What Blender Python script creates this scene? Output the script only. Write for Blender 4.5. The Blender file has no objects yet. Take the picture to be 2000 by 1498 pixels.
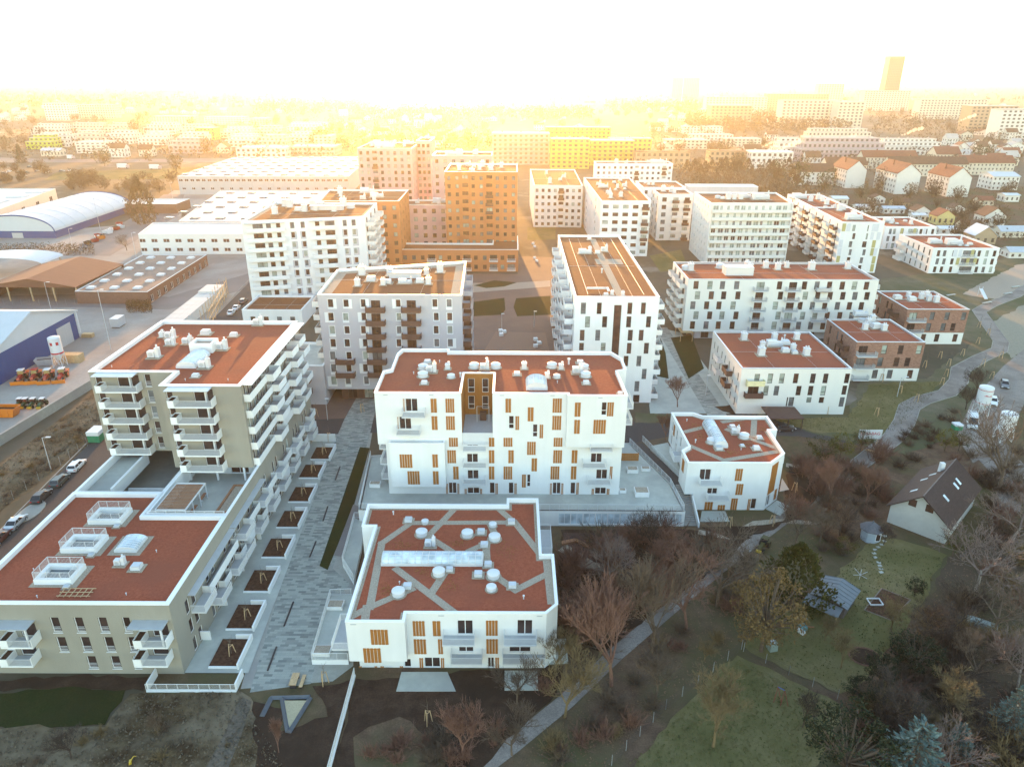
import bpy, math, random
from mathutils import Vector, Matrix
S = bpy.context.scene
COL = S.collection
RND = random.Random(11)
PI = math.pi
# ------------------------------------------------------------------ camera
F, PITCH, ROLL, CAMZ = 1400.0, math.radians(23.2), math.radians(.25), 70.0
cd = bpy.data.cameras.new('camera'); cam = bpy.data.objects.new('camera', cd); COL.objects.link(cam)
cd.sensor_width = 36; cd.lens = 36*F/2000; cd.clip_start = .5; cd.clip_end = 40000
CM = Matrix.Rotation(PI/2-PITCH, 4, 'X') @ Matrix.Rotation(ROLL, 4, 'Z')
cam.matrix_world = Matrix.Translation((0, 0, CAMZ)) @ CM
S.camera = cam
def ray(x, y):
    return (CM @ Vector(((x-1000)/F, (749-y)/F, -1, 0))).to_3d()
def P(x, y, z=0.0):                     # where the sight line through a photo pixel meets the level z
    d = ray(x, y); t = (z-CAMZ)/d.z
    return Vector((d.x*t, d.y*t, z))
def PY(x, y, Y):                        # ... meets the upright plane at distance Y
    d = ray(x, y); t = Y/d.y
    return Vector((d.x*t, Y, CAMZ+d.z*t))
def PX(x, y, X):
    d = ray(x, y); t = X/d.x
    return Vector((X, d.y*t, CAMZ+d.z*t))
# ------------------------------------------------------------------ materials
MATS = {}
def nmat(name):
    m = bpy.data.materials.new(name); m.use_nodes = True
    nt = m.node_tree; b = nt.nodes['Principled BSDF']
    MATS[name] = m
    return m, nt, b
def N(nt, t, **k):
    n = nt.nodes.new(t)
    for a, v in k.items(): setattr(n, a, v)
    return n
def ramp(nt, fac, stops):
    r = N(nt, 'ShaderNodeValToRGB'); e = r.color_ramp.elements
    while len(e) < len(stops): e.new(.5)
    for i, (p, c) in enumerate(stops):
        e[i].position = p; e[i].color = (*c, 1)
    nt.links.new(fac, r.inputs[0]); return r.outputs[0]
def noise(nt, scale, detail=4, rough=.6, sc=(1, 1, 1), pos=True):
    g = N(nt, 'ShaderNodeNewGeometry'); mp = N(nt, 'ShaderNodeMapping'); mp.inputs['Scale'].default_value = sc
    nt.links.new(g.outputs['Position'], mp.inputs[0])
    n = N(nt, 'ShaderNodeTexNoise'); n.inputs['Scale'].default_value = scale
    n.inputs['Detail'].default_value = detail; n.inputs['Roughness'].default_value = rough
    nt.links.new(mp.outputs[0], n.inputs[0]); return n.outputs[0]
def mixc(nt, fac, a, b, mode='MIX'):
    m = N(nt, 'ShaderNodeMix', data_type='RGBA', blend_type=mode)
    for i, s in ((0, fac), (6, a), (7, b)):
        if hasattr(s, 'is_linked'): nt.links.new(s, m.inputs[i])
        else: m.inputs[i].default_value = s if i == 0 else (*s, 1)
    return m.outputs[2]
def sc3(c, k): return tuple(min(1, x*k) for x in c)
def mat(name, col, rough=.8, var=.12, scale=1.5, col2=None, big=None, bump=0, metal=0, spec=.3, sc=(1, 1, 1)):
    """plain surface: fine noise between two shades, optional big stains"""
    if name in MATS: return MATS[name]
    m, nt, b = nmat(name)
    a = sc3(col, 1-var); c = sc3(col, 1+var) if col2 is None else col2
    n = noise(nt, scale, 5, .65, sc)
    o = ramp(nt, n, [(.3, a), (.7, c)])
    if big:                             # (scale, colour, amount)
        nb = noise(nt, big[0], 3, .6)
        f = ramp(nt, nb, [(.42, (0, 0, 0)), (.62, (big[2],)*3)])
        o = mixc(nt, f, o, big[1])
    nt.links.new(o, b.inputs['Base Color'])
    b.inputs['Roughness'].default_value = rough; b.inputs['Metallic'].default_value = metal
    b.inputs['Specular IOR Level'].default_value = spec
    if bump:
        bn = N(nt, 'ShaderNodeBump'); bn.inputs['Strength'].default_value = bump; bn.inputs['Distance'].default_value = .05
        nt.links.new(n, bn.inputs['Height']); nt.links.new(bn.outputs[0], b.inputs['Normal'])
    return m
WHITE = mat('white_render', (.79, .79, .78), .85, .04, .5, sc=(1.5, 1.5, .15), big=(.12, (.72, .72, .70), .6))
WHITE2 = mat('cream_render', (.74, .73, .69), .85, .03, .35, sc=(1, 1, .2))
BEIGE = mat('olive_beige_render', (.31, .29, .245), .9, .06, .5, sc=(1, 1, .3), big=(.08, (.275, .255, .215), .6))
GREYR = mat('grey_render', (.47, .46, .49), .85, .04, .4, sc=(1, 1, .3))
PINKR = mat('pink_render', (.55, .36, .36), .85, .05, .4)
ORANGER = mat('orange_render', (.46, .18, .075), .85, .06, .4)
YELLOWR = mat('yellow_render', (.60, .47, .10), .85, .06, .4)
COPING = mat('white_coping', (.82, .82, .82), .45, .02, .5, spec=.5)
ZINC = mat('zinc_sheet', (.50, .53, .56), .45, .06, .8, metal=.3)
METALW = mat('white_metal', (.64, .65, .66), .5, .03, 1)
BALFLOOR = mat('balcony_floor', (.45, .46, .47), .8, .06, 2)
FRAMEW = mat('white_frame', (.80, .80, .80), .5, .02, 1)
FRAMED = mat('dark_frame', (.06, .05, .05), .5, .1, 1)
def glassmat(name, col, rough=.08):
    m, nt, b = nmat(name)
    o = ramp(nt, noise(nt, .45, 2), [(.35, sc3(col, .7)), (.65, sc3(col, 1.35))])
    nt.links.new(o, b.inputs['Base Color']); b.inputs['Roughness'].default_value = rough
    b.inputs['Specular IOR Level'].default_value = .55
    return m
GLASS = glassmat('dark_glass', (.045, .03, .028))
GLASSB = glassmat('brown_glass', (.085, .045, .035))
GLASSC = glassmat('curtained_glass', (.30, .34, .30), .2)
GLASSG = glassmat('grey_glass', (.13, .14, .15))
GLASSL = glassmat('pale_roof_glass', (.55, .63, .68), .2)
GLASSES = [GLASS, GLASS, GLASSB, GLASSC, GLASSG]
def roofmat(name, c, c2, c3):
    m, nt, b = nmat(name)
    o = ramp(nt, noise(nt, 2.6, 6, .8), [(.30, sc3(c, .66)), (.5, c), (.72, c2)])
    f = ramp(nt, noise(nt, .13, 4), [(.42, (0, 0, 0)), (.64, (.85, .85, .85))])
    o = mixc(nt, f, o, c3)
    nt.links.new(o, b.inputs['Base Color']); b.inputs['Roughness'].default_value = .95
    b.inputs['Specular IOR Level'].default_value = .15
    return m
ROOF = roofmat('red_sedum_roof', (.31, .080, .043), (.38, .118, .066), (.25, .076, .046))
ROOFO = roofmat('rust_sedum_roof', (.22, .085, .040), (.28, .12, .06), (.18, .075, .04))
GRAVEL = mat('roof_gravel', (.36, .30, .235), .95, .35, 6, spec=.1)
CONC = mat('concrete', (.33, .32, .28), .9, .12, 1.2, big=(.12, (.27, .25, .24), .7))
CONCL = mat('pale_paving', (.44, .45, .405), .85, .07, 1.6, big=(.18, (.35, .35, .325), .85))
def plankmat(name, c, c2, sx):
    m, nt, b = nmat(name)
    o = ramp(nt, noise(nt, 1.0, 4, .6, sx), [(.3, c), (.7, c2)])
    nt.links.new(o, b.inputs['Base Color']); b.inputs['Roughness'].default_value = .6
    return m
WOODO = plankmat('orange_larch', (.30, .108, .020), (.43, .175, .036), (9, 9, .6))
WOODD = plankmat('larch_decking', (.27, .115, .055), (.38, .18, .09), (8, .6, 1))
WOODP = mat('pale_timber', (.50, .34, .19), .8, .2, 3)
BRICKR = None
def brickmat():
    m, nt, b = nmat('red_brown_brick')
    g = N(nt, 'ShaderNodeNewGeometry'); sp = N(nt, 'ShaderNodeSeparateXYZ'); nt.links.new(g.outputs['Position'], sp.inputs[0])
    ad = N(nt, 'ShaderNodeMath', operation='ADD'); nt.links.new(sp.outputs[0], ad.inputs[0]); nt.links.new(sp.outputs[1], ad.inputs[1])
    cb = N(nt, 'ShaderNodeCombineXYZ'); nt.links.new(ad.outputs[0], cb.inputs[0]); nt.links.new(sp.outputs[2], cb.inputs[1])
    t = N(nt, 'ShaderNodeTexBrick'); nt.links.new(cb.outputs[0], t.inputs[0])
    t.inputs['Color1'].default_value = (.22, .095, .065, 1); t.inputs['Color2'].default_value = (.32, .16, .115, 1)
    t.inputs['Mortar'].default_value = (.30, .22, .18, 1); t.inputs['Scale'].default_value = 1
    t.inputs['Brick Width'].default_value = .5; t.inputs['Row Height'].default_value = .25; t.inputs['Mortar Size'].default_value = .02
    nt.links.new(t.outputs[0], b.inputs['Base Color']); b.inputs['Roughness'].default_value = .9
    return m
BRICKR = brickmat()
BROWNB = mat('brown_balcony_panel', (.10, .055, .045), .7, .15, 2)
SOIL = mat('dark_soil', (.085, .046, .031), 1, .45, 2.5, spec=.05, bump=.6)
BLACKP = mat('black_plastic', (.02, .02, .02), .5, .1, 2)
# ------------------------------------------------------------------ mesh builder
OFFS = {}
class MB:
    def __init__(s): s.v = []; s.f = []; s.m = []
    def face(s, pts, mi=0):
        k = len(s.v); s.v += [tuple(p) for p in pts]; s.f.append(tuple(range(k, k+len(pts)))); s.m.append(mi)
    def hexa(s, b, t, mi=0):            # 4 bottom, 4 top points
        k = len(s.v); s.v += [tuple(p) for p in b]+[tuple(p) for p in t]
        for q in ((3, 2, 1, 0), (4, 5, 6, 7), (0, 1, 5, 4), (1, 2, 6, 5), (2, 3, 7, 6), (3, 0, 4, 7)):
            s.f.append(tuple(k+i for i in q)); s.m.append(mi)
    def bx(s, x0, x1, y0, y1, z0, z1, mi=0):
        s.hexa([(x0, y0, z0), (x1, y0, z0), (x1, y1, z0), (x0, y1, z0)], [(x0, y0, z1), (x1, y0, z1), (x1, y1, z1), (x0, y1, z1)], mi)
    def box(s, c, d, mi=0, rz=0, taper=1.0):
        ca, sa = math.cos(rz), math.sin(rz)
        def q(x, y, z): return (c[0]+x*ca-y*sa, c[1]+x*sa+y*ca, c[2]+z)
        a, b, h = d[0]/2, d[1]/2, d[2]/2
        s.hexa([q(-a, -b, -h), q(a, -b, -h), q(a, b, -h), q(-a, b, -h)],
               [q(-a*taper, -b*taper, h), q(a*taper, -b*taper, h), q(a*taper, b*taper, h), q(-a*taper, b*taper, h)], mi)
    def bar(s, a, b, w, h=None, mi=0):  # square bar between two points
        s.tube(a, b, w*.7, w*.7, 4, mi)
    def prism(s, poly, z0, z1, ms=0, mt=0, bottom=True):
        n = len(poly); k = len(s.v)
        s.v += [(p[0], p[1], z0) for p in poly]+[(p[0], p[1], z1) for p in poly]
        for i in range(n):
            j = (i+1) % n; s.f.append((k+i, k+j, k+n+j, k+n+i)); s.m.append(ms)
        s.f.append(tuple(range(k+n, k+2*n))); s.m.append(mt)
        if bottom: s.f.append(tuple(range(k+n-1, k-1, -1))); s.m.append(ms)
    def tube(s, a, b, ra, rb=None, n=6, mi=0, cap=True):
        rb = ra if rb is None else rb
        a = Vector(a); b = Vector(b); d = b-a
        if d.length < 1e-6: return
        d.normalize(); u = d.cross(Vector((0, 0, 1)) if abs(d.z) < .9 else Vector((1, 0, 0))).normalized(); w = d.cross(u)
        k = len(s.v)
        for c, r in ((a, ra), (b, rb)):
            for i in range(n):
                t = 2*PI*i/n; s.v.append(tuple(c+u*(r*math.cos(t))+w*(r*math.sin(t))))
        for i in range(n):
            j = (i+1) % n; s.f.append((k+i, k+j, k+n+j, k+n+i)); s.m.append(mi)
        if cap:
            s.f.append(tuple(range(k+n, k+2*n))); s.m.append(mi); s.f.append(tuple(range(k+n-1, k-1, -1))); s.m.append(mi)
    def lathe(s, c, prof, n=12, mi=0):  # prof: (r, z) list
        k = len(s.v); m = len(prof)
        for r, z in prof:
            for i in range(n):
                t = 2*PI*i/n; s.v.append((c[0]+r*math.cos(t), c[1]+r*math.sin(t), c[2]+z))
        for q in range(m-1):
            for i in range(n):
                j = (i+1) % n; s.f.append((k+q*n+i, k+q*n+j, k+q*n+n+j, k+q*n+n+i)); s.m.append(mi)
        s.f.append(tuple(k+(m-1)*n+i for i in range(n))); s.m.append(mi)
    def build(s, name, mats, parent=None, smooth=False, **tags):
        off = OFFS.get(parent.name, Vector((0, 0, 0))) if parent else Vector((0, 0, 0))
        me = bpy.data.meshes.new(name)
        if off.length: me.from_pydata([(x-off[0], y-off[1], z-off[2]) for x, y, z in s.v], [], s.f)
        else: me.from_pydata(s.v, [], s.f)
        if not isinstance(mats, (list, tuple)): mats = [mats]
        for q in mats: me.materials.append(q)
        if len(mats) > 1: me.polygons.foreach_set('material_index', s.m)
        if smooth: me.polygons.foreach_set('use_smooth', [True]*len(s.f))
        o = bpy.data.objects.new(name, me); COL.objects.link(o)
        if parent: o.parent = parent; OFFS[o.name] = off
        for a, b in tags.items(): o[a] = b
        return o
def thing(name, loc, label, cat, group=None):
    o = bpy.data.objects.new(name, None); COL.objects.link(o); o.location = loc
    o.empty_display_size = .5
    o['label'] = label; o['category'] = cat
    if group: o['group'] = group
    OFFS[o.name] = Vector(loc); return o
def struct(name, mb, m, kind='structure', **t):
    return mb.build(name, m, None, kind=kind, **t)
KIDS = {}
def dup(root, loc, rz=0, scale=None, label=None, group=None):
    def cp(o, par):
        c = o.copy(); COL.objects.link(c)
        if par: c.parent = par
        for ch in o.children: cp(ch, c)
        return c
    c = cp(root, None); c.location = loc; c.rotation_euler = (0, 0, rz)
    if scale: c.scale = (scale,)*3 if not isinstance(scale, (tuple, list)) else scale
    if label: c['label'] = label
    if group: c['group'] = group
    return c
def inset(poly, d):                     # inward offset of a counter-clockwise outline
    n = len(poly); out = []
    for i in range(n):
        p, q, r = Vector(poly[i-1][:2]), Vector(poly[i][:2]), Vector(poly[(i+1) % n][:2])
        e1 = (q-p).normalized(); e2 = (r-q).normalized()
        n1 = Vector((-e1.y, e1.x)); n2 = Vector((-e2.y, e2.x)); b = (n1+n2)
        k = b.length_squared
        b = b*(2*d/k) if k > 1e-6 else n1*d
        if b.length > 3*abs(d): b = b.normalized()*3*abs(d)
        out.append((q.x+b.x, q.y+b.y))
    return out
# ------------------------------------------------------------------ buildings
class Bld:
    """flat-roofed block: an outline (counter-clockwise, first edge towards the camera), wall openings, parapet, roof"""
    def __init__(s, name, label, poly, z0, z1, wall=WHITE, roof=ROOF, cat='apartment block', par=.55, pt=.35, bands=None, root=None, group=None, coping=COPING, rim=None):
        s.poly = [Vector((p[0], p[1])) for p in poly]; s.z0, s.z1 = z0, z1; s.wallm = wall; s.roofm = roof; s.par, s.pt = par, pt
        s.bands = bands or []; s.op = {i: [] for i in range(len(poly))}; s.coping = coping; s.rim = rim
        cx = sum(p[0] for p in poly)/len(poly); cy = sum(p[1] for p in poly)/len(poly)
        s.root = root or thing(name, (cx, cy, z0), label, cat, group)
        s.nw = 0; s.over = None; s.em = {}
    def fr(s, i):
        a = s.poly[i]; b = s.poly[(i+1) % len(s.poly)]; e = (b-a); L = e.length; e = e/L
        return a, e, Vector((e.y, -e.x)), L
    def at(s, i, u, v, d=0):            # point on facade i: u along, v up, d out
        a, e, n, L = s.fr(i); p = a+e*u+n*d
        return (p.x, p.y, v)
    def px(s, i, r, crop=None):         # photo rectangle -> (u0,u1,v0,v1)
        x0, y0, x1, y1 = r
        if crop: ox, oy, k = crop; x0, x1, y0, y1 = ox+x0/k, ox+x1/k, oy+y0/k, oy+y1/k
        a, e, n, L = s.fr(i)
        def hit(x, y):
            d = ray(x, y); t = (a-Vector((0, 0))).dot(n)/(d.x*n.x+d.y*n.y)
            q = Vector((d.x*t, d.y*t))
            return (q-a).dot(e), CAMZ+d.z*t
        xm, ym = (x0+x1)/2, (y0+y1)/2
        us = sorted((hit(x0, ym)[0], hit(x1, ym)[0])); vs = sorted((hit(xm, y0)[1], hit(xm, y1)[1]))
        return us[0], us[1], vs[0], vs[1]
    def hbox(s, mb, i, u0, u1, v0, v1, d0, d1, mi=0):
        q = lambda u, d, v: s.at(i, u, v, d)
        mb.hexa([q(u0, d1, v0), q(u1, d1, v0), q(u1, d0, v0), q(u0, d0, v0)], [q(u0, d1, v1), q(u1, d1, v1), q(u1, d0, v1), q(u0, d0, v1)], mi)
    def win(s, i, u0, u1, v0, v1, cols=1, rows=1, frame=FRAMEW, glass=None, dep=.18, rail=False, surround=None, fw=.07, sill=False):
        a, e, n, L = s.fr(i)
        u0 = max(u0, .05); u1 = min(u1, L-.05); v0 = max(v0, s.z0+.02); v1 = min(v1, s.z1-.05)
        if u1-u0 < .1 or v1-v0 < .1: return
        for (a0, a1, b0, b1) in s.op[i]:
            if u0 < a1 and a0 < u1 and v0 < b1 and b0 < v1: return
        s.op[i].append((u0, u1, v0, v1)); s.nw += 1
        glass = glass or RND.choice(GLASSES)
        if s.nw > 100 or s.over is not None and s.nw > s.lim:
            if s.over is None: s.over = MB(); s.lim = 100
            s._win(s.over, s.over, i, u0, u1, v0, v1, cols, rows, dep, fw, sill, rail); s.overm = (frame, s.wallm, glass)
            return
        mb = MB(); pb = MB(); s._win(mb, pb, i, u0, u1, v0, v1, cols, rows, dep, fw, sill, rail, 0)
        o = mb.build('window', [frame, s.wallm], s.root); pb.build('pane', glass, o)
        if surround:
            sm, (x0, x1, y0, y1) = surround; m2 = MB(); d = .025
            for r in ((u0-x0, u1+x1, v0-y0, v0), (u0-x0, u1+x1, v1, v1+y1), (u0-x0, u0, v0, v1), (u1, u1+x1, v0, v1)):
                if r[1]-r[0] > .01 and r[3]-r[2] > .01: s.hbox(m2, i, *r, 0.002, d)
            m2.build('surround', sm, o)
    def _win(s, mb, pb, i, u0, u1, v0, v1, cols, rows, dep, fw, sill, rail, gi=2):
        q = lambda u, v, d: s.at(i, u, v, d)
        for (A, B) in (((u0, v0), (u1, v0)), ((u1, v0), (u1, v1)), ((u1, v1), (u0, v1)), ((u0, v1), (u0, v0))):
            mb.face([q(*A, 0), q(*B, 0), q(*B, -dep), q(*A, -dep)], 1)
        d0, d1 = -dep, -dep+.06
        for r in ((u0, u1, v0, v0+fw), (u0, u1, v1-fw, v1), (u0, u0+fw, v0+fw, v1-fw), (u1-fw, u1, v0+fw, v1-fw)):
            s.hbox(mb, i, *r, d0, d1)
        for k in range(1, cols):
            u = u0+(u1-u0)*k/cols; s.hbox(mb, i, u-fw*.7, u+fw*.7, v0+fw, v1-fw, d0, d1)
        for k in range(1, rows):
            v = v0+(v1-v0)*.36*k; s.hbox(mb, i, u0+fw, u1-fw, v-fw*.7, v+fw*.7, d0, d1)
        pb.face([q(u0, v0, -dep+.01), q(u1, v0, -dep+.01), q(u1, v1, -dep+.01), q(u0, v1, -dep+.01)], gi if pb is mb else 0)
        if sill: s.hbox(mb, i, u0-.06, u1+.06, v0-.06, v0-.003, 0, .09)
        if rail:
            for k in range(4): s.hbox(mb, i, u0+.04, u1-.04, v0+.2+k*.24, v0+.24+k*.24, .01, .04)
    def shutter(s, i, u0, u1, v0, v1, m=WOODO, d=.06):
        mb = MB(); n = max(2, round((u1-u0)/.42)); w = (u1-u0)/n
        for k in range(n):
            s.hbox(mb, i, u0+k*w+.03, u0+(k+1)*w-.05, v0, v1, .002, d)
        for v in (v0+.1, v1-.2): s.hbox(mb, i, u0+.01, u1-.01, v, v+.06, .003, d*.55)
        return mb.build('shutter', m, s.root)
    def balc(s, i, u0, u1, v, d, style='solid', m=WHITE, floor=BALFLOOR, h=1.05, th=.22, rails=None):
        """v = floor level"""
        mb = MB(); s.hbox(mb, i, u0, u1, v-th, v, .003, d); s.hbox(mb, i, u0+.08, u1-.08, v+.002, v+.02, .01, d-.08, 1)
        o = mb.build('balcony', [m if style != 'bars' else METALW, floor], s.root)
        r = MB(); rm = rails or m
        if style == 'solid':
            s.hbox(r, i, u0, u1, v-.02, v+h, d-.06, d+.004); s.hbox(r, i, u0, u0+.06, v+.021, v+h, .003, d-.061); s.hbox(r, i, u1-.06, u1, v+.021, v+h, .003, d-.061)
            r.build('railing', rm, o)
        elif style in ('bars', 'beige', 'glassy'):
            step = .13 if style != 'glassy' else .3
            def bars(f0, f1, along, fix):
                k = max(2, int((f1-f0)/step))
                for q in range(k+1):
                    t = f0+(f1-f0)*q/k
                    if along: s.hbox(r, i, t-.016, t+.016, v+.03, v+h-.04, d-.05, d-.02)
                    else: s.hbox(r, i, fix-.016, fix+.016, v+.03, v+h-.04, t-.016, t+.016)
                if along: s.hbox(r, i, f0, f1, v+h-.04, v+h, d-.06, d-.01)
                else: s.hbox(r, i, fix-.025, fix+.025, v+h-.04, v+h, f0, f1)
            bars(u0+.03, u1-.03, True, 0)
            if style != 'beige':
                bars(.02, d-.08, False, u0+.03); bars(.02, d-.08, False, u1-.03)
                r.build('railing', rm, o)
            else:
                r.build('railing', METALW, o)
                g = MB(); s.hbox(g, i, u1-.07, u1+.004, v+.021, v+h+.15, .003, d); g.build('side_panel', m, o)
                pb = MB(); w = 1.0
                for rr in ((u0-.004, u0+w, d-.06, d+.006), (u0-.004, u0+w, .003, .06), (u0-.004, u0+.06, .061, d-.061), (u0+w-.06, u0+w, .061, d-.061)):
                    s.hbox(pb, i, rr[0], rr[1], v+.022, v+h, rr[2], rr[3])
                s.hbox(pb, i, u0+.061, u0+w-.061, v+.03, v+h-.16, .061, d-.061, 1)
                pb.build('planter', [m, SOIL], o)
        return o
    def canopy(s, i, u0, u1, v, d, m=ZINC, t=.12):
        mb = MB(); s.hbox(mb, i, u0, u1, v, v+t, .003, d); return mb.build('canopy', m, s.root)
    def finish(s, roof=True, parapet=True, bottom=False):
        mb = MB(); mats = [s.wallm]+[b[2] for b in s.bands]+list(s.em.values()); ek = {i: 1+len(s.bands)+k for k, i in enumerate(s.em)}
        def mi(v):
            for k, b in enumerate(s.bands):
                if b[0] <= v < b[1]: return k+1
            return 0
        for i in range(len(s.poly)):
            a, e, n, L = s.fr(i)
            ops = s.op[i]
            vs = sorted({round(x, 4) for x in [s.z0, s.z1]+[o[2] for o in ops]+[o[3] for o in ops]+[x for b in s.bands for x in b[:2] if s.z0 < x < s.z1]})
            for v0, v1 in zip(vs, vs[1:]):
                if v1-v0 < 1e-4: continue
                vm = (v0+v1)/2
                cut = sorted((o[0], o[1]) for o in ops if o[2] < vm < o[3]); u = 0
                for c0, c1 in cut+[(L, L)]:
                    if c0-u > 1e-4: mb.face([s.at(i, u, v0), s.at(i, c0, v0), s.at(i, c0, v1), s.at(i, u, v1)], ek.get(i, mi(vm)))
                    u = max(u, c1)
        if bottom: mb.face([(p.x, p.y, s.z0) for p in reversed(s.poly)])
        mb.build('wall', mats, s.root)
        if roof:
            inn = inset(s.poly, s.pt); zr = s.z1-s.par if parapet else s.z1
            r = MB(); r.face([(p[0], p[1], zr) for p in inn]); s.roofobj = r.build('roof', s.roofm, s.root)
            if s.rim:
                g = MB(); i2 = inset(s.poly, s.pt+s.rim[0]); n = len(inn)
                for k in range(n):
                    j = (k+1) % n; g.face([(*inn[k], zr+.012), (*inn[j], zr+.012), (*i2[j], zr+.012), (*i2[k], zr+.012)])
                g.build('gravel_strip', s.rim[1], s.root)
            if parapet:
                p = MB(); n = len(inn); out = inset(s.poly, -.05); zt = s.z1+.08; zb = s.z1-.06
                for k in range(n):
                    j = (k+1) % n
                    p.face([(*inn[j], zr), (*inn[k], zr), (*inn[k], zt), (*inn[j], zt)])
                    p.face([(*out[k], zt), (*out[j], zt), (*inn[j], zt), (*inn[k], zt)])
                    p.face([(*out[k], zb), (*out[j], zb), (*out[j], zt), (*out[k], zt)])
                    p.face([(*out[j], zb), (*out[k], zb), tuple(s.poly[k])+(zb,), tuple(s.poly[j])+(zb,)])
                p.build('parapet', s.coping, s.root)
            s.zr = zr
            if s.roofm in (ROOF, ROOFO) and len(s.poly) <= 6:
                w_ = MB(); xs = sorted(p.x for p in s.poly); ys = sorted(p.y for p in s.poly); x0, x1, y0, y1 = xs[0]+.9, xs[-1]-.9, ys[0]+.9, ys[-1]-.9
                if len(s.poly) == 4:
                    for f in (.3, .72): w_.tube((x0+(x1-x0)*f, y0, zr+.05), (x0+(x1-x0)*f, y1, zr+.03), .02, n=4)
                    w_.tube((x0, y0+(y1-y0)*.45, zr+.05), (x1, y0+(y1-y0)*.45, zr+.03), .02, n=4)
                    w_.build('lightning_wire', METALW, s.root)
        if s.over is not None:
            s.over.build('window', list(s.overm), s.root, kind='stuff')
        return s
    # ---- things bolted to the roof
    def vent(s, x, y, k=1.0, kind=0, z=None):
        z = s.zr if z is None else z; mb = MB(); rz = RND.choice((0, 0, .1)); r = s.root
        if kind == 0:                   # extract box with cowl
            mb.box((x, y, z+.06), (1.7*k, 1.7*k, .12), 1); mb.box((x, y, z+.5*k+.12), (1.0*k, 1.0*k, 1.0*k), 0); mb.box((x, y, z+1.06*k+.12), (1.15*k, 1.15*k, .1), 0)
            mb.tube((x+.25*k, y, z+1.1*k+.12), (x+.25*k, y, z+1.75*k), .16*k, n=8); mb.tube((x+.25*k, y, z+1.7*k), (x+.25*k, y, z+1.85*k), .3*k, n=8)
            mb.tube((x-.25*k, y+.1, z+1.1*k+.12), (x-.25*k, y+.1, z+1.5*k), .14*k, n=8)
            return mb.build('vent', [METALW, GRAVEL], r)
        if kind == 1:                   # round smoke dome
            mb.tube((x, y, z), (x, y, z+.06), 1.15*k, n=16, mi=1); mb.lathe((x, y, z+.06), [(.85*k, 0), (.85*k, .55*k), (.92*k, .6*k), (.9*k, .7*k), (.6*k, .86*k), (.2*k, .93*k)], 18)
            return mb.build('roof_dome', [METALW, GRAVEL], r, smooth=False)
        if kind == 2:                   # split air unit
            mb.box((x, y, z+.06), (1.9*k, 1.5*k, .12), 1); mb.box((x-.3*k, y, z+.5*k+.1), (.9*k, .8*k, .8*k)); mb.box((x+.45*k, y+.1*k, z+.75*k), (.5*k, .7*k, 1.3*k)); mb.tube((x-.3*k, y-.42*k, z+.55*k), (x-.3*k, y-.41*k, z+.55*k), .3*k, n=12, mi=2)
            mb.tube((x+.45*k, y+.1*k, z+1.3*k), (x+.45*k, y+.1*k, z+1.8*k), .13*k, n=8)
            return mb.build('air_unit', [METALW, GRAVEL, ZINC], r)
        if kind == 3:                   # low hatch
            mb.box((x, y, z+.05), (1.8*k, 1.6*k, .1), 1); mb.box((x, y, z+.3*k), (1.1*k, 1.0*k, .5*k)); mb.box((x, y, z+.58*k), (1.0*k, .9*k, .1*k), 2)
            return mb.build('roof_hatch', [METALW, GRAVEL, ZINC], r)
        if kind == 4:                   # pipe stub
            mb.tube((x, y, z), (x, y, z+.7*k), .1*k, n=8); mb.tube((x, y, z+.6*k), (x, y, z+.75*k), .18*k, n=8)
            return mb.build('vent_pipe', METALW, r)
        if kind == 5:                   # chimney block
            mb.box((x, y, z+.05), (2.0*k, 2.0*k, .1), 1); mb.box((x, y, z+.75*k), (1.15*k, 1.15*k, 1.5*k)); mb.box((x, y, z+1.55*k), (1.35*k, 1.35*k, .1*k))
            for dx in (-.25, .25): mb.tube((x+dx*k, y, z+1.6*k), (x+dx*k, y, z+2.1*k), .17*k, n=8)
            return mb.build('chimney', [METALW, GRAVEL], r)
        if kind == 6:                   # ventilation plant with ducts
            mb.box((x, y, z+.06), (5.2*k, 3.4*k, .1), 1); mb.box((x-.8*k, y, z+.85*k), (2.6*k, 1.6*k, 1.5*k)); mb.box((x+1.4*k, y+.3*k, z+.6*k), (1.7*k, 1.2*k, 1.0*k)); mb.box((x+.2*k, y-1.0*k, z+.45*k), (3.4*k, .6*k, .5*k), 2)
            mb.tube((x-1.6*k, y+1.2*k, z+.5*k), (x+2.0*k, y+1.2*k, z+.5*k), .3*k, n=10); mb.tube((x+2*k, y+.4*k, z+.1), (x+2*k, y+.4*k, z+2.2*k), .2*k, n=8)
            return mb.build('ventilation_plant', [METALW, GRAVEL, ZINC], r)
    def barrel(s, x0, x1, y0, y1, h=.9, base=.5, axis='x', nb=10):
        z = s.zr; mb = MB(); fr = MB(); seg = 10
        mb.bx(x0, x1, y0, y1, z, z+base, 1)
        w = (y1-y0)/2 if axis == 'x' else (x1-x0)/2; c = (y0+y1)/2 if axis == 'x' else (x0+x1)/2; a0, a1 = (x0, x1) if axis == 'x' else (y0, y1)
        def pt(t, th, r=1.0):
            p = c+w*.94*r*math.cos(th); zz = z+base+h*r*math.sin(th)
            return (t, p, zz) if axis == 'x' else (p, t, zz)
        for k in range(seg):
            A, B = PI*k/seg, PI*(k+1)/seg; mb.face([pt(a0+.08, A), pt(a1-.08, A), pt(a1-.08, B), pt(a0+.08, B)], 0)
        for t in (a0+.08, a1-.08): mb.face([pt(t, PI*k/seg) for k in range(seg+1)], 1)
        for k in range(nb+1):
            t = a0+.12+(a1-a0-.24)*k/nb
            for q in range(seg): fr.tube(pt(t, PI*q/seg, 1.03), pt(t, PI*(q+1)/seg, 1.03), .05, n=4, cap=False)
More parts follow.
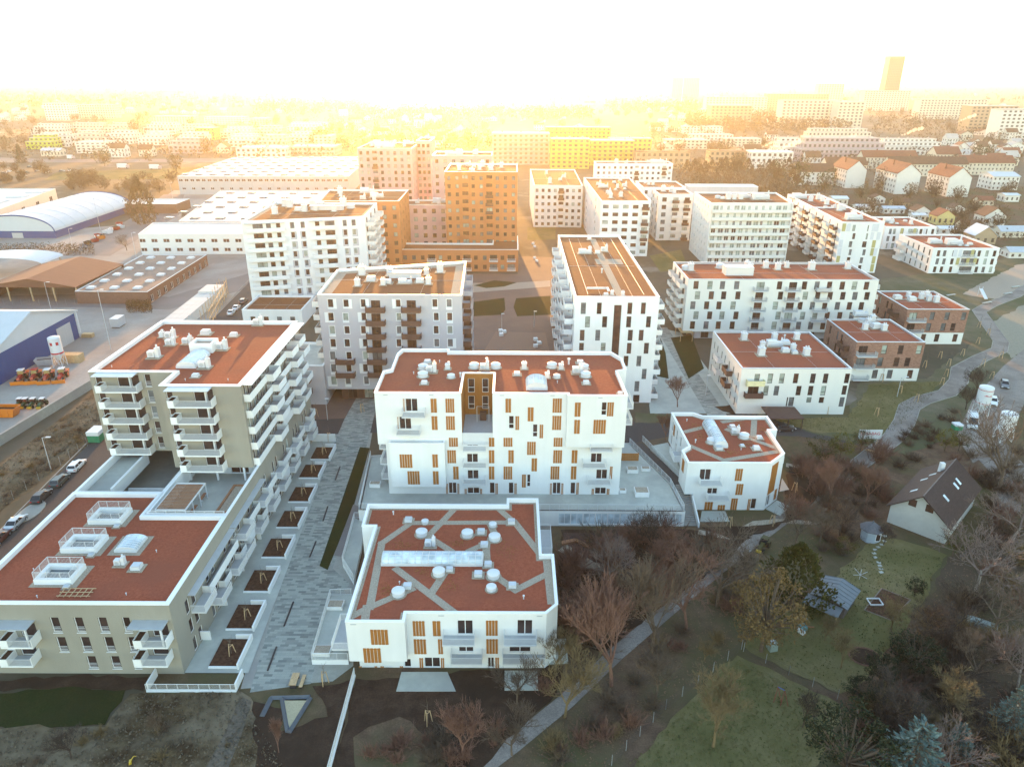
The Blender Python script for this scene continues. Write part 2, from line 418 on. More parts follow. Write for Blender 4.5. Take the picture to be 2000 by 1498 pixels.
        for q in (2, 4, 6, 8): fr.tube(pt(a0+.1, PI*q/seg, 1.03), pt(a1-.1, PI*q/seg, 1.03), .04, n=4)
        o = mb.build('skylight', [GLASSL, METALW], s.root); fr.build('frame', METALW, o)
    def strips(s, polys, m=GRAVEL, dz=.015, name='gravel_strip'):
        for k, pl in enumerate(polys):
            mb = MB(); mb.face([(p[0], p[1], s.zr+dz+.004*k) for p in pl]); mb.build(name, m, s.root)
def rect(x0, x1, y0, y1): return [(x0, y0), (x1, y0), (x1, y1), (x0, y1)]
def band(a, b, w):                      # strip of width w from a to b
    a, b = Vector(a[:2]), Vector(b[:2]); e = (b-a).normalized(); n = Vector((-e.y, e.x))*w/2; e = e*w*.3
    return [tuple(a-n-e), tuple(b-n+e), tuple(b+n+e), tuple(a+n-e)]
C1, C2, C3, C4, C8, C6, C5, C7 = (0, 600, 2.995), (0, 1000, 3.008), (600, 650, 2.667), (550, 950, 2.733), (1200, 750, 4.28), (1000, 300, 2.996), (450, 350, 2.997), (1400, 350, 2.997)
def cp(c, x, y, z): return P(c[0]+x/c[2], c[1]+y/c[2], z)
def many(b, i, crop, rects, **k):
    for r in rects: b.win(i, *b.px(i, r, crop), **k)
def shut(b, i, crop, rects):
    for r in rects: b.shutter(i, *b.px(i, r, crop))
def units(b, crop, lst):
    for x, y, kind, k in lst:
        p = cp(crop, x, y, b.zr); b.vent(p.x, p.y, k, kind)
def railing(name, parent, pts, z, h=1.1, step=.14, m=METALW):
    mb = MB()
    for (a, b) in zip(pts, pts[1:]):
        a, b = Vector(a), Vector(b); L = (b-a).length; n = max(1, int(L/step))
        for k in range(n+1):
            p = a+(b-a)*k/n; big = k % 10 == 0
            w = .03 if big else .012
            mb.bx(p.x-w, p.x+w, p.y-w, p.y+w, z, z+h)
        mb.tube((a.x, a.y, z+h), (b.x, b.y, z+h), .04, n=4); mb.tube((a.x, a.y, z+.1), (b.x, b.y, z+.1), .025, n=4)
    return mb.build(name, m, parent)
# ============ white block with gravel bands across its red roof (nearest, bottom centre)
zp = [(-20.2, 68.8), (-13, 68.8), (-13, 70.4), (4.4, 70.4), (5.9, 72.1), (5.9, 82.4), (4.2, 82.4), (4.2, 96.7), (-.7, 96.7), (-.7, 94.9), (-22.3, 94.9), (-22.1, 89), (-20.2, 89)]
z = Bld('apartment_block', 'white three-storey apartment block with pale gravel bands crossing its red roof', zp, 2.6, 8.84, rim=(.4, GRAVEL))
R0 = z.root
shut(z, 0, C4, [(475, 763, 570, 842), (437, 862, 532, 938)])
shut(z, 2, C4, [(700, 717, 766, 796), (806, 717, 850, 796), (706, 814, 773, 892), (835, 814, 862, 892), (1090, 714, 1155, 794), (1092, 813, 1156, 890)])
many(z, 2, C4, [(938, 714, 1022, 790), (1257, 712, 1340, 790), (945, 830, 1025, 893), (1215, 830, 1330, 893)], cols=2, glass=GLASS)
for r in ((862, 714, 1032, 792), (1187, 714, 1360, 792), (905, 814, 1072, 893), (1180, 814, 1405, 893)):
    u0, u1, v0, v1 = z.px(2, r, C4); z.balc(2, u0, u1, v0-.05, 1.75, 'bars', METALW)
for v in (3.1, 6.1):
    for u in (2, 6): z.win(4, u, u+1.0, v, v+2.1); z.win(11, u, u+1, v, v+2.1)
z.balc(6, 4, 10, 6, 1.8, 'bars', METALW); z.balc(6, 4, 10, 3, 1.8, 'bars', METALW); z.win(6, 5, 7, 6.1, 8.2, cols=2); z.shutter(6, 8, 9.2, 6.1, 8.2)
z.balc(12, 13.2, 18.6, 3, 2.6, 'bars'); z.shutter(12, 16.6, 18.2, 3.1, 5.2); z.shutter(12, 16.0, 17.2, 6.1, 8.2); z.win(12, 13.8, 16, 3.1, 5.2, cols=2)
z.finish(bottom=True)
zl = Bld('', '', [(-19.4, 70.42), (4.4, 70.42), (5.88, 72.1), (5.88, 96.6), (-19.4, 94)], 0, 2.6, root=R0)
many(zl, 0, C4, [(435, 957, 495, 980), (553, 957, 593, 980), (655, 920, 692, 977)], glass=GLASS)
many(zl, 0, C4, [(763, 912, 847, 977), (1100, 912, 1135, 977)], cols=2, glass=GLASS)
shut(zl, 0, C4, [(413, 957, 430, 986), (497, 957, 513, 986), (528, 957, 548, 986), (631, 957, 650, 986), (736, 914, 758, 986), (850, 914, 870, 986), (1140, 912, 1162, 986)])
zl.finish(roof=False)
for a in [((930, 112), (780, 268)), ((690, 195), (1245, 192)), ((690, 195), (532, 305)), ((535, 300), (470, 650)), ((475, 640), (362, 700)), ((1150, 112), (1240, 190)), ((1240, 185), (1385, 368)),
          ((780, 265), (905, 345)), ((1115, 205), (1152, 285)), ((1155, 275), (1000, 345)), ((1090, 300), (1098, 425)), ((610, 438), (915, 668)), ((895, 425), (805, 560)), ((700, 545), (480, 640)), ((1110, 455), (1250, 555)), ((1245, 555), (1440, 455)), ((1412, 375), (1440, 620)), ((455, 640), (445, 712))]:
    p, q = cp(C4, *a[0], z.zr), cp(C4, *a[1], z.zr)
    mb = MB(); zz = z.zr+.016+.003*RND.random()*5
    mb.face([(x, y, zz) for x, y in band(p, q, 1.05)]); mb.build('gravel_strip', GRAVEL, R0)
units(z, C4, [(678, 185, 3, .95), (1227, 195, 3, .95), (1065, 248, 3, .95), (1082, 318, 3, .95), (795, 318, 2, 1.0), (1050, 475, 3, .95), (672, 540, 3, .95), (1232, 535, 3, .9),
              (766, 195, 1, .6), (748, 258, 1, .95), (1127, 212, 1, .65), (992, 262, 1, .95), (1137, 282, 1, .95), (840, 468, 1, .95), (1131, 482, 1, .95), (624, 576, 1, .95), (1120, 550, 1, .75), (597, 150, 4, .8), (1292, 600, 4, .8), (630, 520, 4, .6)])
a, b = cp(C4, 530, 425, z.zr), cp(C4, 1075, 420, z.zr)
z.barrel(a.x, b.x, a.y, a.y+2.5, .75, .45, 'x', 15)
z.vent(cp(C4, 900, 420, z.zr).x, a.y-.9, .8, 3); z.vent(b.x+.7, a.y+.2, .9, 3)
# gold fallen leaves lie on this roof: one loose scatter
mb = MB()
for (x, y, rx, ry) in ((640, 310, 70, 25), (1210, 340, 70, 50), (760, 455, 60, 30), (555, 550, 40, 40), (900, 520, 60, 50), (940, 300, 60, 20)):
    for k in range(60):
        p = cp(C4, x+RND.gauss(0, rx*.5), y+RND.gauss(0, ry*.5), z.zr+.05); s_ = RND.uniform(.06, .13)
        mb.box((p.x, p.y, p.z), (s_, s_*.7, .05), 0, RND.uniform(0, 3))
mb.build('sedum_tufts', mat('dry_sedum', (.34, .15, .05), .9, .3, 5), R0, kind='stuff')
# paved yards and raised side terraces of that block
def slab(name, label, cat, poly, z0, z1, m=CONCL, group=None):
    mb = MB(); mb.prism([tuple(p[:2]) for p in poly], z0, z1); o = mb.build(name, m); o['label'] = label; o['category'] = cat
    if group: o['group'] = group
    return o
slab('patio', 'pale paved patio with a soil box in front of the gravel-banded white block', 'patio', [cp(C4, 612, 1095, 0), cp(C4, 930, 1095, 0), cp(C4, 885, 992, 0), cp(C4, 640, 992, 0)], -.2, .12)
slab('patio', 'small pale patio half hidden by bare twigs beside the nearest white block', 'patio', [cp(C4, 1190, 1090, 0), cp(C4, 1370, 1090, 0), cp(C4, 1365, 985, 0), cp(C4, 1190, 985, 0)], -.2, .12)
slab('patio', 'pale paved patio corner jutting from the right side of the nearest white block', 'patio', [cp(C4, 1405, 950, 0), cp(C4, 1530, 945, 0), cp(C4, 1518, 815, 0), cp(C4, 1465, 815, 0)], -.2, .14)
def terrace(label, pts, z1, rails):
    cx = sum(p[0] for p in pts)/len(pts); cy = sum(p[1] for p in pts)/len(pts)
    t = thing('raised_terrace', (cx, cy, 0), label, 'terrace'); mb = MB(); mb.prism(pts, -.2, z1, 0, 1); mb.build('slab', [WHITE, CONCL], t)
    railing('railing', t, rails, z1); return t
q = lambda x, y, z_=.8: tuple(cp(C4, x, y, z_)[:2])
t = terrace('raised white terrace with railings at the lower left corner of the nearest white block', [q(160, 925), q(355, 925), q(378, 575), q(262, 575)], .8, [q(355, 925), q(162, 922), q(262, 580), q(376, 577)])
mb = MB(); p = cp(C4, 290, 640, .8)
for (x, y) in ((290, 640), (220, 885)):
    p = cp(C4, x, y, .8); mb.bx(p.x-1.1, p.x+1.1, p.y-.8, p.y+.8, .8, 1.35); mb.bx(p.x-1, p.x+1, p.y-.7, p.y+.7, 1.3, 1.37, 1)
mb.build('planter', [WHITE, GRAVEL], t)
t = terrace('raised white terrace with railings along the upper left side of the nearest white block', [q(325, 405), q(385, 505), q(425, 330), q(440, 190), q(385, 165)], .8, [q(385, 500), q(325, 403), q(390, 168), q(438, 168)])
# ============ six-storey white block with a wood-lined notch (centre)
yp = [(-22.6, 107.4), (-8.35, 107.4), (-8.35, 116), (-3.2, 116), (-3.2, 107.4), (9.1, 107.4), (9.1, 106.6), (18.9, 106.6), (18.6, 117.2), (20.3, 118), (20.3, 123.5), (18.7, 126.8), (-11.9, 126.8), (-11.9, 128), (-20.9, 128), (-21.5, 125.4), (-21.4, 117.7), (-22.7, 116.8)]
y_ = Bld('apartment_block', 'white six-storey apartment block with orange shutters and a wood-lined notch in its front', yp, 12.7, 22.2)
R1 = y_.root
y_.em = {1: WOODO, 2: WOODO}
many(y_, 0, C3, [(512, 343, 575, 410), (480, 437, 542, 502)], cols=2, glass=GLASS)
shut(y_, 0, C3, [(643, 343, 676, 415), (720, 343, 767, 415), (648, 434, 680, 505), (723, 434, 770, 505), (500, 343, 509, 412), (470, 437, 477, 500)])
for r in ((497, 343, 617, 416), (468, 437, 592, 507)):
    u0, u1, v0, v1 = y_.px(0, r, C3); y_.balc(0, u0, u1, v0-.02, 1.7, 'bars')
shut(y_, 4, C3, [(1032, 343, 1063, 415), (1278, 342, 1327, 415), (1148, 388, 1180, 460), (1084, 434, 1105, 505), (1276, 432, 1324, 505), (1210, 478, 1230, 548)])
many(y_, 4, C3, [(1050, 433, 1077, 500), (1175, 477, 1200, 543)], rows=2, glass=GLASS)
shut(y_, 6, C3, [(1393, 363, 1425, 436), (1562, 362, 1597, 434), (1390, 453, 1421, 525), (1490, 453, 1556, 525)])
many(y_, 6, C3, [(1533, 362, 1560, 430)], rows=2, glass=GLASS)
for r in ((838, 238, 872, 310), (912, 238, 944, 310), (840, 328, 872, 395), (912, 328, 944, 395)): y_.win(2, *y_.px(2, r, C3), rows=2, dep=.1)
for k, (v, u) in enumerate(((19, 3), (16, 3))):
    y_.balc(7, 2.5, 7.5, v-.2, 1.6, 'bars'); y_.shutter(7, 3, 4.4, v, v+2.1); y_.win(7, 4.6, 6.2, v, v+2.1, cols=2)
y_.finish(bottom=False)
mb = MB(); mb.bx(-8.33, -3.22, 107.45, 115.98, 13.6, 14.25); mb.build('notch_terrace', BALFLOOR, R1)
mb = MB(); mb.bx(-8.33, -3.22, 107.42, 107.5, 12.7, 14.9); mb.build('notch_balustrade', METALW, R1)
mb = MB(); mb.bx(-5.6, -4.5, 113.4, 114.2, 14.26, 15.8); mb.build('privacy_screen', BROWNB, R1)
for x in (-6.1, -4.0):
    mb = MB(); mb.tube((x, 113, 14.26), (x, 113, 17.2), .05, n=6); mb.tube((-6.1, 113, 17.2), (-4.0, 113, 17.2), .05, n=6); mb.build('post', METALW, R1)
lp = [(-21.3, 107.42), (18.7, 107.42), (20.2, 118), (20.2, 123.4), (18.6, 126.7), (-20.8, 127.4)]
yl = Bld('', '', lp, 3, 12.7, root=R1); G_ = dict(glass=GLASS)
many(yl, 0, C3, [(832, 525, 890, 590), (832, 630, 890, 676), (835, 715, 893, 762), (1515, 548, 1572, 590), (1477, 628, 1535, 676), (1505, 712, 1563, 762), (737, 780, 778, 842), (835, 806, 897, 842), (1278, 780, 1320, 842), (1498, 806, 1556, 842)], cols=2, **G_)
many(yl, 0, C3, [(660, 552, 682, 577), (950, 780, 977, 842), (1049, 780, 1075, 842), (1371, 780, 1397, 842)], **G_)
many(yl, 0, C3, [(1145, 738, 1163, 802)], rows=2, **G_)
shut(yl, 0, C3, [(738, 546, 786, 592), (730, 611, 776, 678), (760, 696, 790, 762), (946, 546, 976, 592), (946, 611, 976, 678), (946, 696, 976, 762), (1022, 546, 1070, 592), (1047, 611, 1077, 678), (1022, 696, 1069, 762), (1145, 567, 1191, 635), (1168, 653, 1198, 720), (1118, 738, 1140, 804),
                 (1283, 546, 1330, 592), (1281, 611, 1328, 678), (1267, 695, 1314, 762), (1380, 548, 1410, 592), (1377, 611, 1408, 678), (1373, 695, 1403, 762), (723, 785, 734, 846), (782, 785, 793, 846), (820, 812, 832, 846), (900, 812, 912, 846), (980, 783, 994, 846), (1079, 783, 1092, 846), (1264, 783, 1275, 846), (1323, 783, 1334, 846), (1401, 780, 1415, 846), (1481, 812, 1494, 846), (1560, 812, 1575, 846), (1575, 696, 1590, 760)])
for r in ((812, 525, 932, 592), (812, 611, 932, 678), (812, 696, 932, 764), (1472, 545, 1588, 594), (1432, 640, 1552, 680), (1457, 728, 1577, 766)):
    u0, u1, v0, v1 = yl.px(0, r, C3); yl.balc(0, u0, u1, v0-.02, 1.55, 'bars')
Le = yl.fr(5)[3]
for k, v in enumerate((4.2, 7.2, 10.2)):
    yl.balc(5, Le-11, Le-3, v, 1.9, 'bars'); yl.shutter(5, Le-5.2, Le-3.4, v+.1, v+2.2); yl.win(5, Le-8, Le-6, v+.1, v+2.2, cols=2)
    yl.win(1, 3, 4.2, v, v+2.0); yl.win(1, 7, 8.2, v, v+2)
yl.finish(roof=False)
a = [PY(600+x/2.667, 650+y/2.667, 106.2) for x, y in ((425, 575), (715, 575), (440, 802))]
by = Bld('', '', rect(a[0].x, a[1].x, 106.2, 107.41), a[2].z, a[0].z, root=R1, par=.5, pt=.25, roof=BALFLOOR)
shut(by, 0, C3, [(482, 633, 548, 702), (652, 633, 682, 700), (523, 720, 587, 788), (655, 720, 686, 788)]); by.finish(bottom=True)
many_ = [(503, 806, 565, 842), (667, 806, 692, 842)]
mb = MB()
units(y_, C3, [(627, 158, 3, 1), (648, 205, 2, 1.2), (605, 188, 1, 1), (603, 228, 1, 1), (610, 266, 3, .9), (732, 190, 0, .8), (750, 234, 1, .75), (870, 182, 1, 1), (982, 182, 1, 1), (925, 190, 2, 1.1), (935, 160, 4, 1.5), (1130, 188, 5, .75), (1093, 220, 3, .95), (1275, 180, 1, 1), (1440, 188, 1, 1), (1450, 228, 1, 1),
               (1322, 190, 0, .8), (1408, 210, 2, 1.25), (1362, 165, 4, 1.6), (1422, 160, 3, 1), (1453, 266, 3, .9), (1250, 235, 0, .75), (1300, 234, 1, .7), (798, 232, 4, 1.2), (555, 215, 4, .6), (1303, 262, 4, .6), (1630, 320, 3, .7), (690, 155, 4, .6)])
a = cp(C3, 1140, 300, y_.zr); y_.barrel(a.x, a.x+3.6, a.y, a.y+3.9, 1.0, .4, 'y', 6)
for bb, i, us in ((y_, 0, (1.5, 9)), (y_, 4, (1.2, 9.5)), (y_, 6, (5,)), (z, 0, (.6,)), (z, 2, (4, 16.2))):      # rain outlets under the parapet, with a rain-darkened run
    for u in us: mb = MB(); bb.hbox(mb, i, u, u+.7, bb.z1-.42, bb.z1-.30, .002, .05); mb.build('rain_outlet', ZINC, bb.root)
# raised terrace the six-storey block stands on
pl = [(-25.7, 102.2), (29.2, 102.2), (28.6, 111), (23.5, 126.6), (-27.2, 121)]
b = Bld('raised_terrace', 'long raised white terrace carrying the six-storey shuttered block, glazed along its front', pl, 0, 3, cat='terrace', roof=CONCL)
u0, u1, v0, v1 = b.px(0, (1308, 940, 1950, 1012), C3)
for k in range(10): b.win(0, u0+(u1-u0)*k/10+.04, u0+(u1-u0)*(k+1)/10-.04, .35, 2.45, glass=GLASSL, cols=2, fw=.05)
b.par = 0; b.finish(parapet=False); PLR = b.root
railing('railing', PLR, [(-27, 120.8), (-25.6, 102.4), (29, 102.4), (28.4, 111), (23.4, 126.4)], 3, 1.15, .16)
def planter(label, x, y, z, w, d, h, rz=0):
    t = thing('planter_box', (x, y, z), label, 'planter', 'white planter boxes'); mb = MB(); mb.box((x, y, z+h/2), (w, d, h), 0, rz); mb.build('box', WHITE, t)
    mb = MB(); mb.box((x, y, z+h+.02), (w-.25, d-.25, .06), 0, rz); mb.build('soil', GRAVEL, t)
for (lb, x, y, w, d, h) in (('large white planter box with grey gravel on the right end of the raised terrace', 1740, 840, 2.4, 2.0, .9), ('white planter box beside the orange timber fence on the raised terrace', 1693, 722, 2.0, 1.4, .7), ('low white planter box by the dark ramp railing on the raised terrace', 1762, 714, 1.6, 1.1, .5),
                            ('small white planter box at the right front corner of the shuttered block', 1642, 828, 1.2, .9, .5), ('white planter box at the left end of the raised terrace under the side balconies', 355, 798, 1.9, 1.2, .7)):
    p = cp(C3, x, y, 3); planter(lb, p.x, p.y, 3, w, d, h)
t = thing('timber_fence', (21.5, 117, 3), 'short orange timber fence panel on the raised terrace', 'fence'); mb = MB()
for k in range(5): mb.bx(20.6, 24.0, 119.2, 119.25, 3.1+k*.32, 3.38+k*.32)
mb.build('panel', WOODO, t); mb = MB(); mb.bx(20.55, 20.65, 119.25, 119.35, 3, 4.8); mb.build('post', WOODO, t)
mb = MB(); mb.bx(23.95, 24.05, 119.25, 119.35, 3, 4.8); mb.build('post', WOODO, t)
# outside stairs and ramp beside the raised terrace
st = thing('stairs', (30.4, 104, 0), 'long grey outdoor stairs between the raised terrace and the small white block', 'stairs'); mb = MB(); n = 20
for k in range(n): mb.bx(29.3, 31.5, 102.3+k*.42, 102.3+(k+1)*.42-.003, -.1, .155*(k+1))
mb.build('flight', CONC, st); mb = MB(); mb.hexa([(31.52, 101.8, -.1), (31.75, 101.8, -.1), (31.75, 111, -.1), (31.52, 111, -.1)], [(31.52, 101.8, 1.0), (31.75, 101.8, 1.0), (31.75, 111, 4.1), (31.52, 111, 4.1)]); mb.build('side_wall', WHITE, st)
rp = thing('ramp', (28, 118, 0), 'dark sloping ramp with white railings climbing behind the outdoor stairs', 'ramp'); mb = MB()
A = [(28.7, 110.8), (31.5, 110.8), (26.3, 128), (23.6, 128)]; mb.hexa([(*p, -.1) for p in A], [(A[0][0], A[0][1], 3.05), (A[1][0], A[1][1], 3.05), (*A[2], 2.2), (*A[3], 2.2)]); mb.build('slab', mat('asphalt', (.06, .055, .055), .9, .2, 3), rp)
railing('railing', rp, [(31.3, 111), (26.2, 127.8)], 2.8, 1.2, .16)
t = slab('patio', 'paved side patio with an orange timber screen left of the small white block', 'patio', [(27.5, 125.5), (30.8, 112.5), (31.5, 113.4), (31.2, 127)], 0, 2.9)
# ============ small white block right of the stairs
ap = [(30.1, 107.3), (44.4, 107.3), (47.9, 110.8), (48.1, 119.8), (49.6, 119.8), (49.7, 125.8), (37.2, 125.8), (35.6, 127.2), (31.3, 127.2), (31.6, 113.3), (30, 111.7)]
b = Bld('apartment_block', 'small angular white block with a long glazed barrel skylight on its red roof', ap, 3.2, 9.4, rim=(.3, GRAVEL)); RA = b.root
many(b, 0, C8, [(712, 712, 805, 803), (775, 870, 860, 930)], cols=2, glass=GLASS)
shut(b, 0, C8, [(1010, 708, 1070, 808), (1015, 834, 1075, 925)]); shut(b, 1, C8, [(1313, 672, 1360, 780), (1290, 795, 1338, 900)])
for r in ((705, 712, 890, 806), (765, 870, 950, 932)):
    u0, u1, v0, v1 = b.px(0, r, C8); b.balc(0, u0, u1, v0-.02, 1.6, 'bars')
b.shutter(10, 1.2, 2.6, 6.3, 8.6); b.balc(8, 9.5, 13.2, 6.0, 2.2, 'bars'); b.shutter(8, 3, 4, 6.2, 8.4)
for u in (1.5, 5, 8): b.win(8, u, u+1, 3.4, 5.6); b.win(8, u, u+1, 6.3, 8.5)
b.balc(2, 3, 8, 6, 1.3, 'bars'); b.win(2, 4, 6, 6.1, 8.3, cols=2); b.win(2, 4, 6, 3.4, 5.6, cols=2)
b.finish(bottom=True)
al = Bld('', '', [(31.7, 107.32), (44.4, 107.32), (47.88, 110.8), (48, 125.6), (32, 127)], 0, 3.2, root=RA)
shut(al, 0, C8, [(752, 985, 822, 1050), (862, 1010, 925, 1050), (972, 955, 1028, 1050), (1112, 960, 1136, 1050)]); many(al, 0, C8, [(1140, 958, 1185, 1045)], glass=GLASS)
al.win(1, .4, 1.9, .3, 2.6, cols=2, glass=GLASSG); al.shutter(1, 3.4, 4.3, .5, 2.6); al.finish(roof=False)
for a in [((590, 400), (770, 355)), ((905, 318), (1090, 292)), ((1170, 290), (1160, 440)), ((630, 515), (920, 640)), ((905, 640), (1390, 560)), ((1130, 455), (1380, 545)), ((940, 380), (1130, 455))]:
    p, q2 = cp(C8, *a[0], b.zr), cp(C8, *a[1], b.zr); mb = MB(); zz = b.zr+.016+.015*RND.random()
    mb.face([(x, y, zz) for x, y in band(p, q2, 1.1)]); mb.build('gravel_strip', GRAVEL, RA)
a = cp(C8, 905, 535, b.zr); e_ = cp(C8, 800, 330, b.zr)
b.barrel(36.4, 38.8, a.y, e_.y-.6, .9, .45, 'y', 12)
units(b, C8, [(985, 365, 3, .9), (1012, 415, 2, 1), (1083, 448, 1, 1), (1210, 455, 3, .85), (812, 490, 1, 1), (873, 545, 3, 1), (1185, 545, 3, 1), (1068, 520, 3, .6), (677, 490, 4, .9), (1058, 552, 4, .5), (605, 312, 4, .7), (845, 460, 3, .8)])
mb = MB()
for (x, y, rx, ry) in ((680, 350, 60, 30), (720, 430, 60, 60), (1040, 340, 60, 40), (1250, 380, 40, 30), (960, 570, 70, 30), (1100, 500, 60, 30)):
    for k in range(40):
        p = cp(C8, x+RND.gauss(0, rx*.5), y+RND.gauss(0, ry*.5), b.zr+.05); s_ = RND.uniform(.08, .16); mb.box((p.x, p.y, p.z), (s_, s_*.7, .05), 0, RND.uniform(0, 3))
mb.build('sedum_tufts', MATS['dry_sedum'], RA, kind='stuff')
slab('patio', 'pale paved patio with a small soil box in front of the small angular white block', 'patio', [cp(C8, 715, 1152, 0), cp(C8, 962, 1150, 0), cp(C8, 925, 1065, 0), cp(C8, 730, 1065, 0)], -.2, .12)
slab('patio', 'tilted pale patio square at the right corner of the small angular white block', 'patio', [cp(C8, 1385, 1103, 0), cp(C8, 1472, 1025, 0), cp(C8, 1355, 975, 0), cp(C8, 1265, 1045, 0)], -.2, .12)
slab('patio', 'narrow pale patio wedge behind the small angular white block', 'patio', [cp(C8, 1380, 900, 0), cp(C8, 1460, 885, 0), cp(C8, 1400, 790, 0)], -.2, .12)
# ============ olive-beige complex on the left: low block, terrace, court, tower
bp = [(-67.3, 69.2), (-41.5, 69.2), (-41.5, 88.5), (-53.5, 88.5), (-53.5, 94.5), (-67.3, 94.5)]
b = Bld('apartment_block', 'olive-beige stepped apartment complex with white balconies, red roofs and a roof terrace', bp, 0, 11, BEIGE, pt=.55); RB = b.root
k_ = dict(rail=True, sill=True)
many(b, 0, C2, [(303, 618, 355, 707), (443, 618, 495, 707), (583, 618, 635, 707), (725, 618, 770, 707), (340, 733, 395, 820), (480, 733, 535, 820), (618, 733, 672, 820), (757, 733, 800, 820), (515, 845, 570, 918), (655, 845, 708, 918), (787, 845, 825, 918)], glass=GLASS, **k_)
for x0, x1 in ((790, 985), (5, 195)):
    for yy, nm in ((803, 0), (912, 1)):
        a = PY(x0/3.008, 1000+yy/3.008, 67.4); c = PY(x1/3.008, 1000+yy/3.008, 67.4); u0, u1 = a.x+67.3, c.x+67.3; v = a.z+.22
        b.balc(0, u0, u1, v, 1.8, 'beige')
        b.win(0, u0+1.6, u0+3.6, v+.05, v+2.2, cols=1, glass=GLASS); b.win(0, u0+3.8, u1-.3, v+.05, v+2.2, cols=1, glass=GLASS)
        if nm == 0: b.canopy(0, u0-.5, u1-.2, v+2.55, 1.7); mb = MB(); b.hbox(mb, 0, u1-.6, u1-.4, v+.02, v+2.55, 1.45, 1.65); mb.build('post', METALW, RB)
# right flank
L = b.fr(1)[3]
FL = [(0.1, 2.5), (3.1, 2.3), (6.1, 2.3)]
for k in range(3):
    for j in range(3):
        u = 3.5+k*6.4
        b.win(1, u, u+1.1, FL[j][0]+.1, FL[j][0]+2.3, glass=GLASS if j else None); b.win(1, u+1.8, u+3.0, FL[j][0]+.1, FL[j][0]+2.3)
    if k: b.balc(1, 3+k*6.4, 6.6+k*6.4, 3.1, 1.9, 'bars')
    if k: b.balc(1, 6.6+k*6.4, 9.2+k*6.4, 3.1, .9, 'solid')
b.canopy(1, 4.5, 19.2, 8.6, .95, ZINC)
b.balc(1, 4.6, 8.4, 5.9, 1.9, 'bars'); b.balc(1, 8.5, 19.2, 5.9, 1.0, 'solid')
b.finish()
zr = b.zr
for (cx, cy) in ((215, 1005), (165, 1059), (117, 1118)):      # fenced light wells
    p = P(cx, cy, zr+.6); x, y = p.x, p.y; mb = MB(); g = MB(); g.bx(x-2.9, x+3.2, y-2.2, y+2.2, zr, zr+.03); g.build('gravel_strip', GRAVEL, RB)
    for r in ((x-2.4, x+2.4, y-1.7, y-1.2), (x-2.4, x+2.4, y+1.2, y+1.7), (x-2.4, x-1.9, y-1.2, y+1.2), (x+1.9, x+2.4, y-1.2, y+1.2)): mb.bx(*r, zr+.031, zr+.75)
    mb.bx(x-1.9, x+1.9, y-1.2, y+1.2, zr-.3, zr+.1, 1)
    o = mb.build('light_well', [WHITE, GLASSG], RB); railing('railing', o, [(x-2.3, y-1.6), (x+2.3, y-1.6), (x+2.3, y+1.6), (x-2.3, y+1.6), (x-2.3, y-1.6)], zr+.75, 1.1, .17)
    b.vent(x+2.0, y-2.2, .6, 3)
p = P(254, 1068, zr); mb = MB(); mb.bx(p.x-2.2, p.x+2.2, p.y-1.9, p.y+2.5, zr, zr+.02); mb.build('gravel_strip', GRAVEL, RB); b.barrel(p.x-1.5, p.x+1.5, p.y-1.3, p.y+2, .45, .35, 'y', 7)
for x, y, k, s_ in ((236, 1103, 2, .9), (268, 1110, 3, 1.1), (306, 1078, 4, .5), (73, 1167, 4, .5), (247, 1162, 4, .5), (66, 1113, 4, .4)):
    p = P(x, y, zr); b.vent(p.x, p.y, s_, k)
mb = MB(); p = P(152, 1158, zr)
for k in range(6): mb.bx(p.x-2+k*.7, p.x-1.9+k*.7, p.y-.9, p.y+.8, zr+.1, zr+.16)
for k in range(3): mb.bx(p.x-2.2, p.x+2, p.y-.8+k*.7, p.y-.7+k*.7, zr+.17, zr+.22)
mb.build('timber_grating', WOODP, RB)
# terrace block and court
bt = Bld('', '', [(-53.5, 88.5), (-41.5, 88.5), (-41.5, 134.4), (-53.5, 134.4)], 0, 11, BEIGE, roof=CONCL, par=2.6, pt=.35, root=RB)
for k in range(7):
    for j in range(3):
        u = .8+k*6.4; bt.win(1, u, u+1.1, FL[j][0]+.1, FL[j][0]+2.3); bt.win(1, u+1.8, u+3.0, FL[j][0]+.1, FL[j][0]+2.3)
    bt.balc(1, .4+k*6.4, 4.0+k*6.4, 3.1, 1.9, 'bars'); bt.balc(1, 4.0+k*6.4, 6.6+k*6.4, 3.1, .9, 'solid')
for k in range(5): bt.balc(1, 1+k*9, 5+k*9, 6.0, 1.9, 'bars'); bt.balc(1, 5.05+k*9, 9.9+k*9 if k < 4 else 45, 6.0, 1.0, 'solid')
bt.canopy(1, 0, 14, 8.7, .95, ZINC)
bt.finish()
zt = bt.zr
bc = Bld('', '', [(-67.3, 94.5), (-53.5, 94.5), (-53.5, 134.4), (-67.3, 134.4)], 0, 10.9, WHITE, roof=CONCL, par=5.4, pt=.4, root=RB); bc.finish()
mb = MB(); mb.bx(-66.85, -62.6, 95, 107.8, 9.5, 9.75, 1); mb.bx(-62.6, -62.2, 96.2, 107.8, 8.7, 10.7); mb.bx(-62.2, -54, 95.6, 96.0, 6, 9.9); mb.bx(-62.2, -54, 100, 100.25, 7.2, 8.3)
mb.build('gallery', [WHITE, CONCL], RB)
ur = Bld('', '', rect(-54.6, -42.9, 104.8, 134), zt, 11.0, WHITE, root=RB); ur.win(0, 1, 3, zt+.1, zt+2.2, cols=2); ur.win(0, 7.5, 10.5, zt+.1, zt+2.3, cols=2, glass=GLASS); ur.finish(roof=False)
mb = MB()
for x in (-53, -48.5, -44): mb.bx(x-.15, x+.15, 102.6, 102.9, zt, 11)
mb.build('column', WHITE, RB)
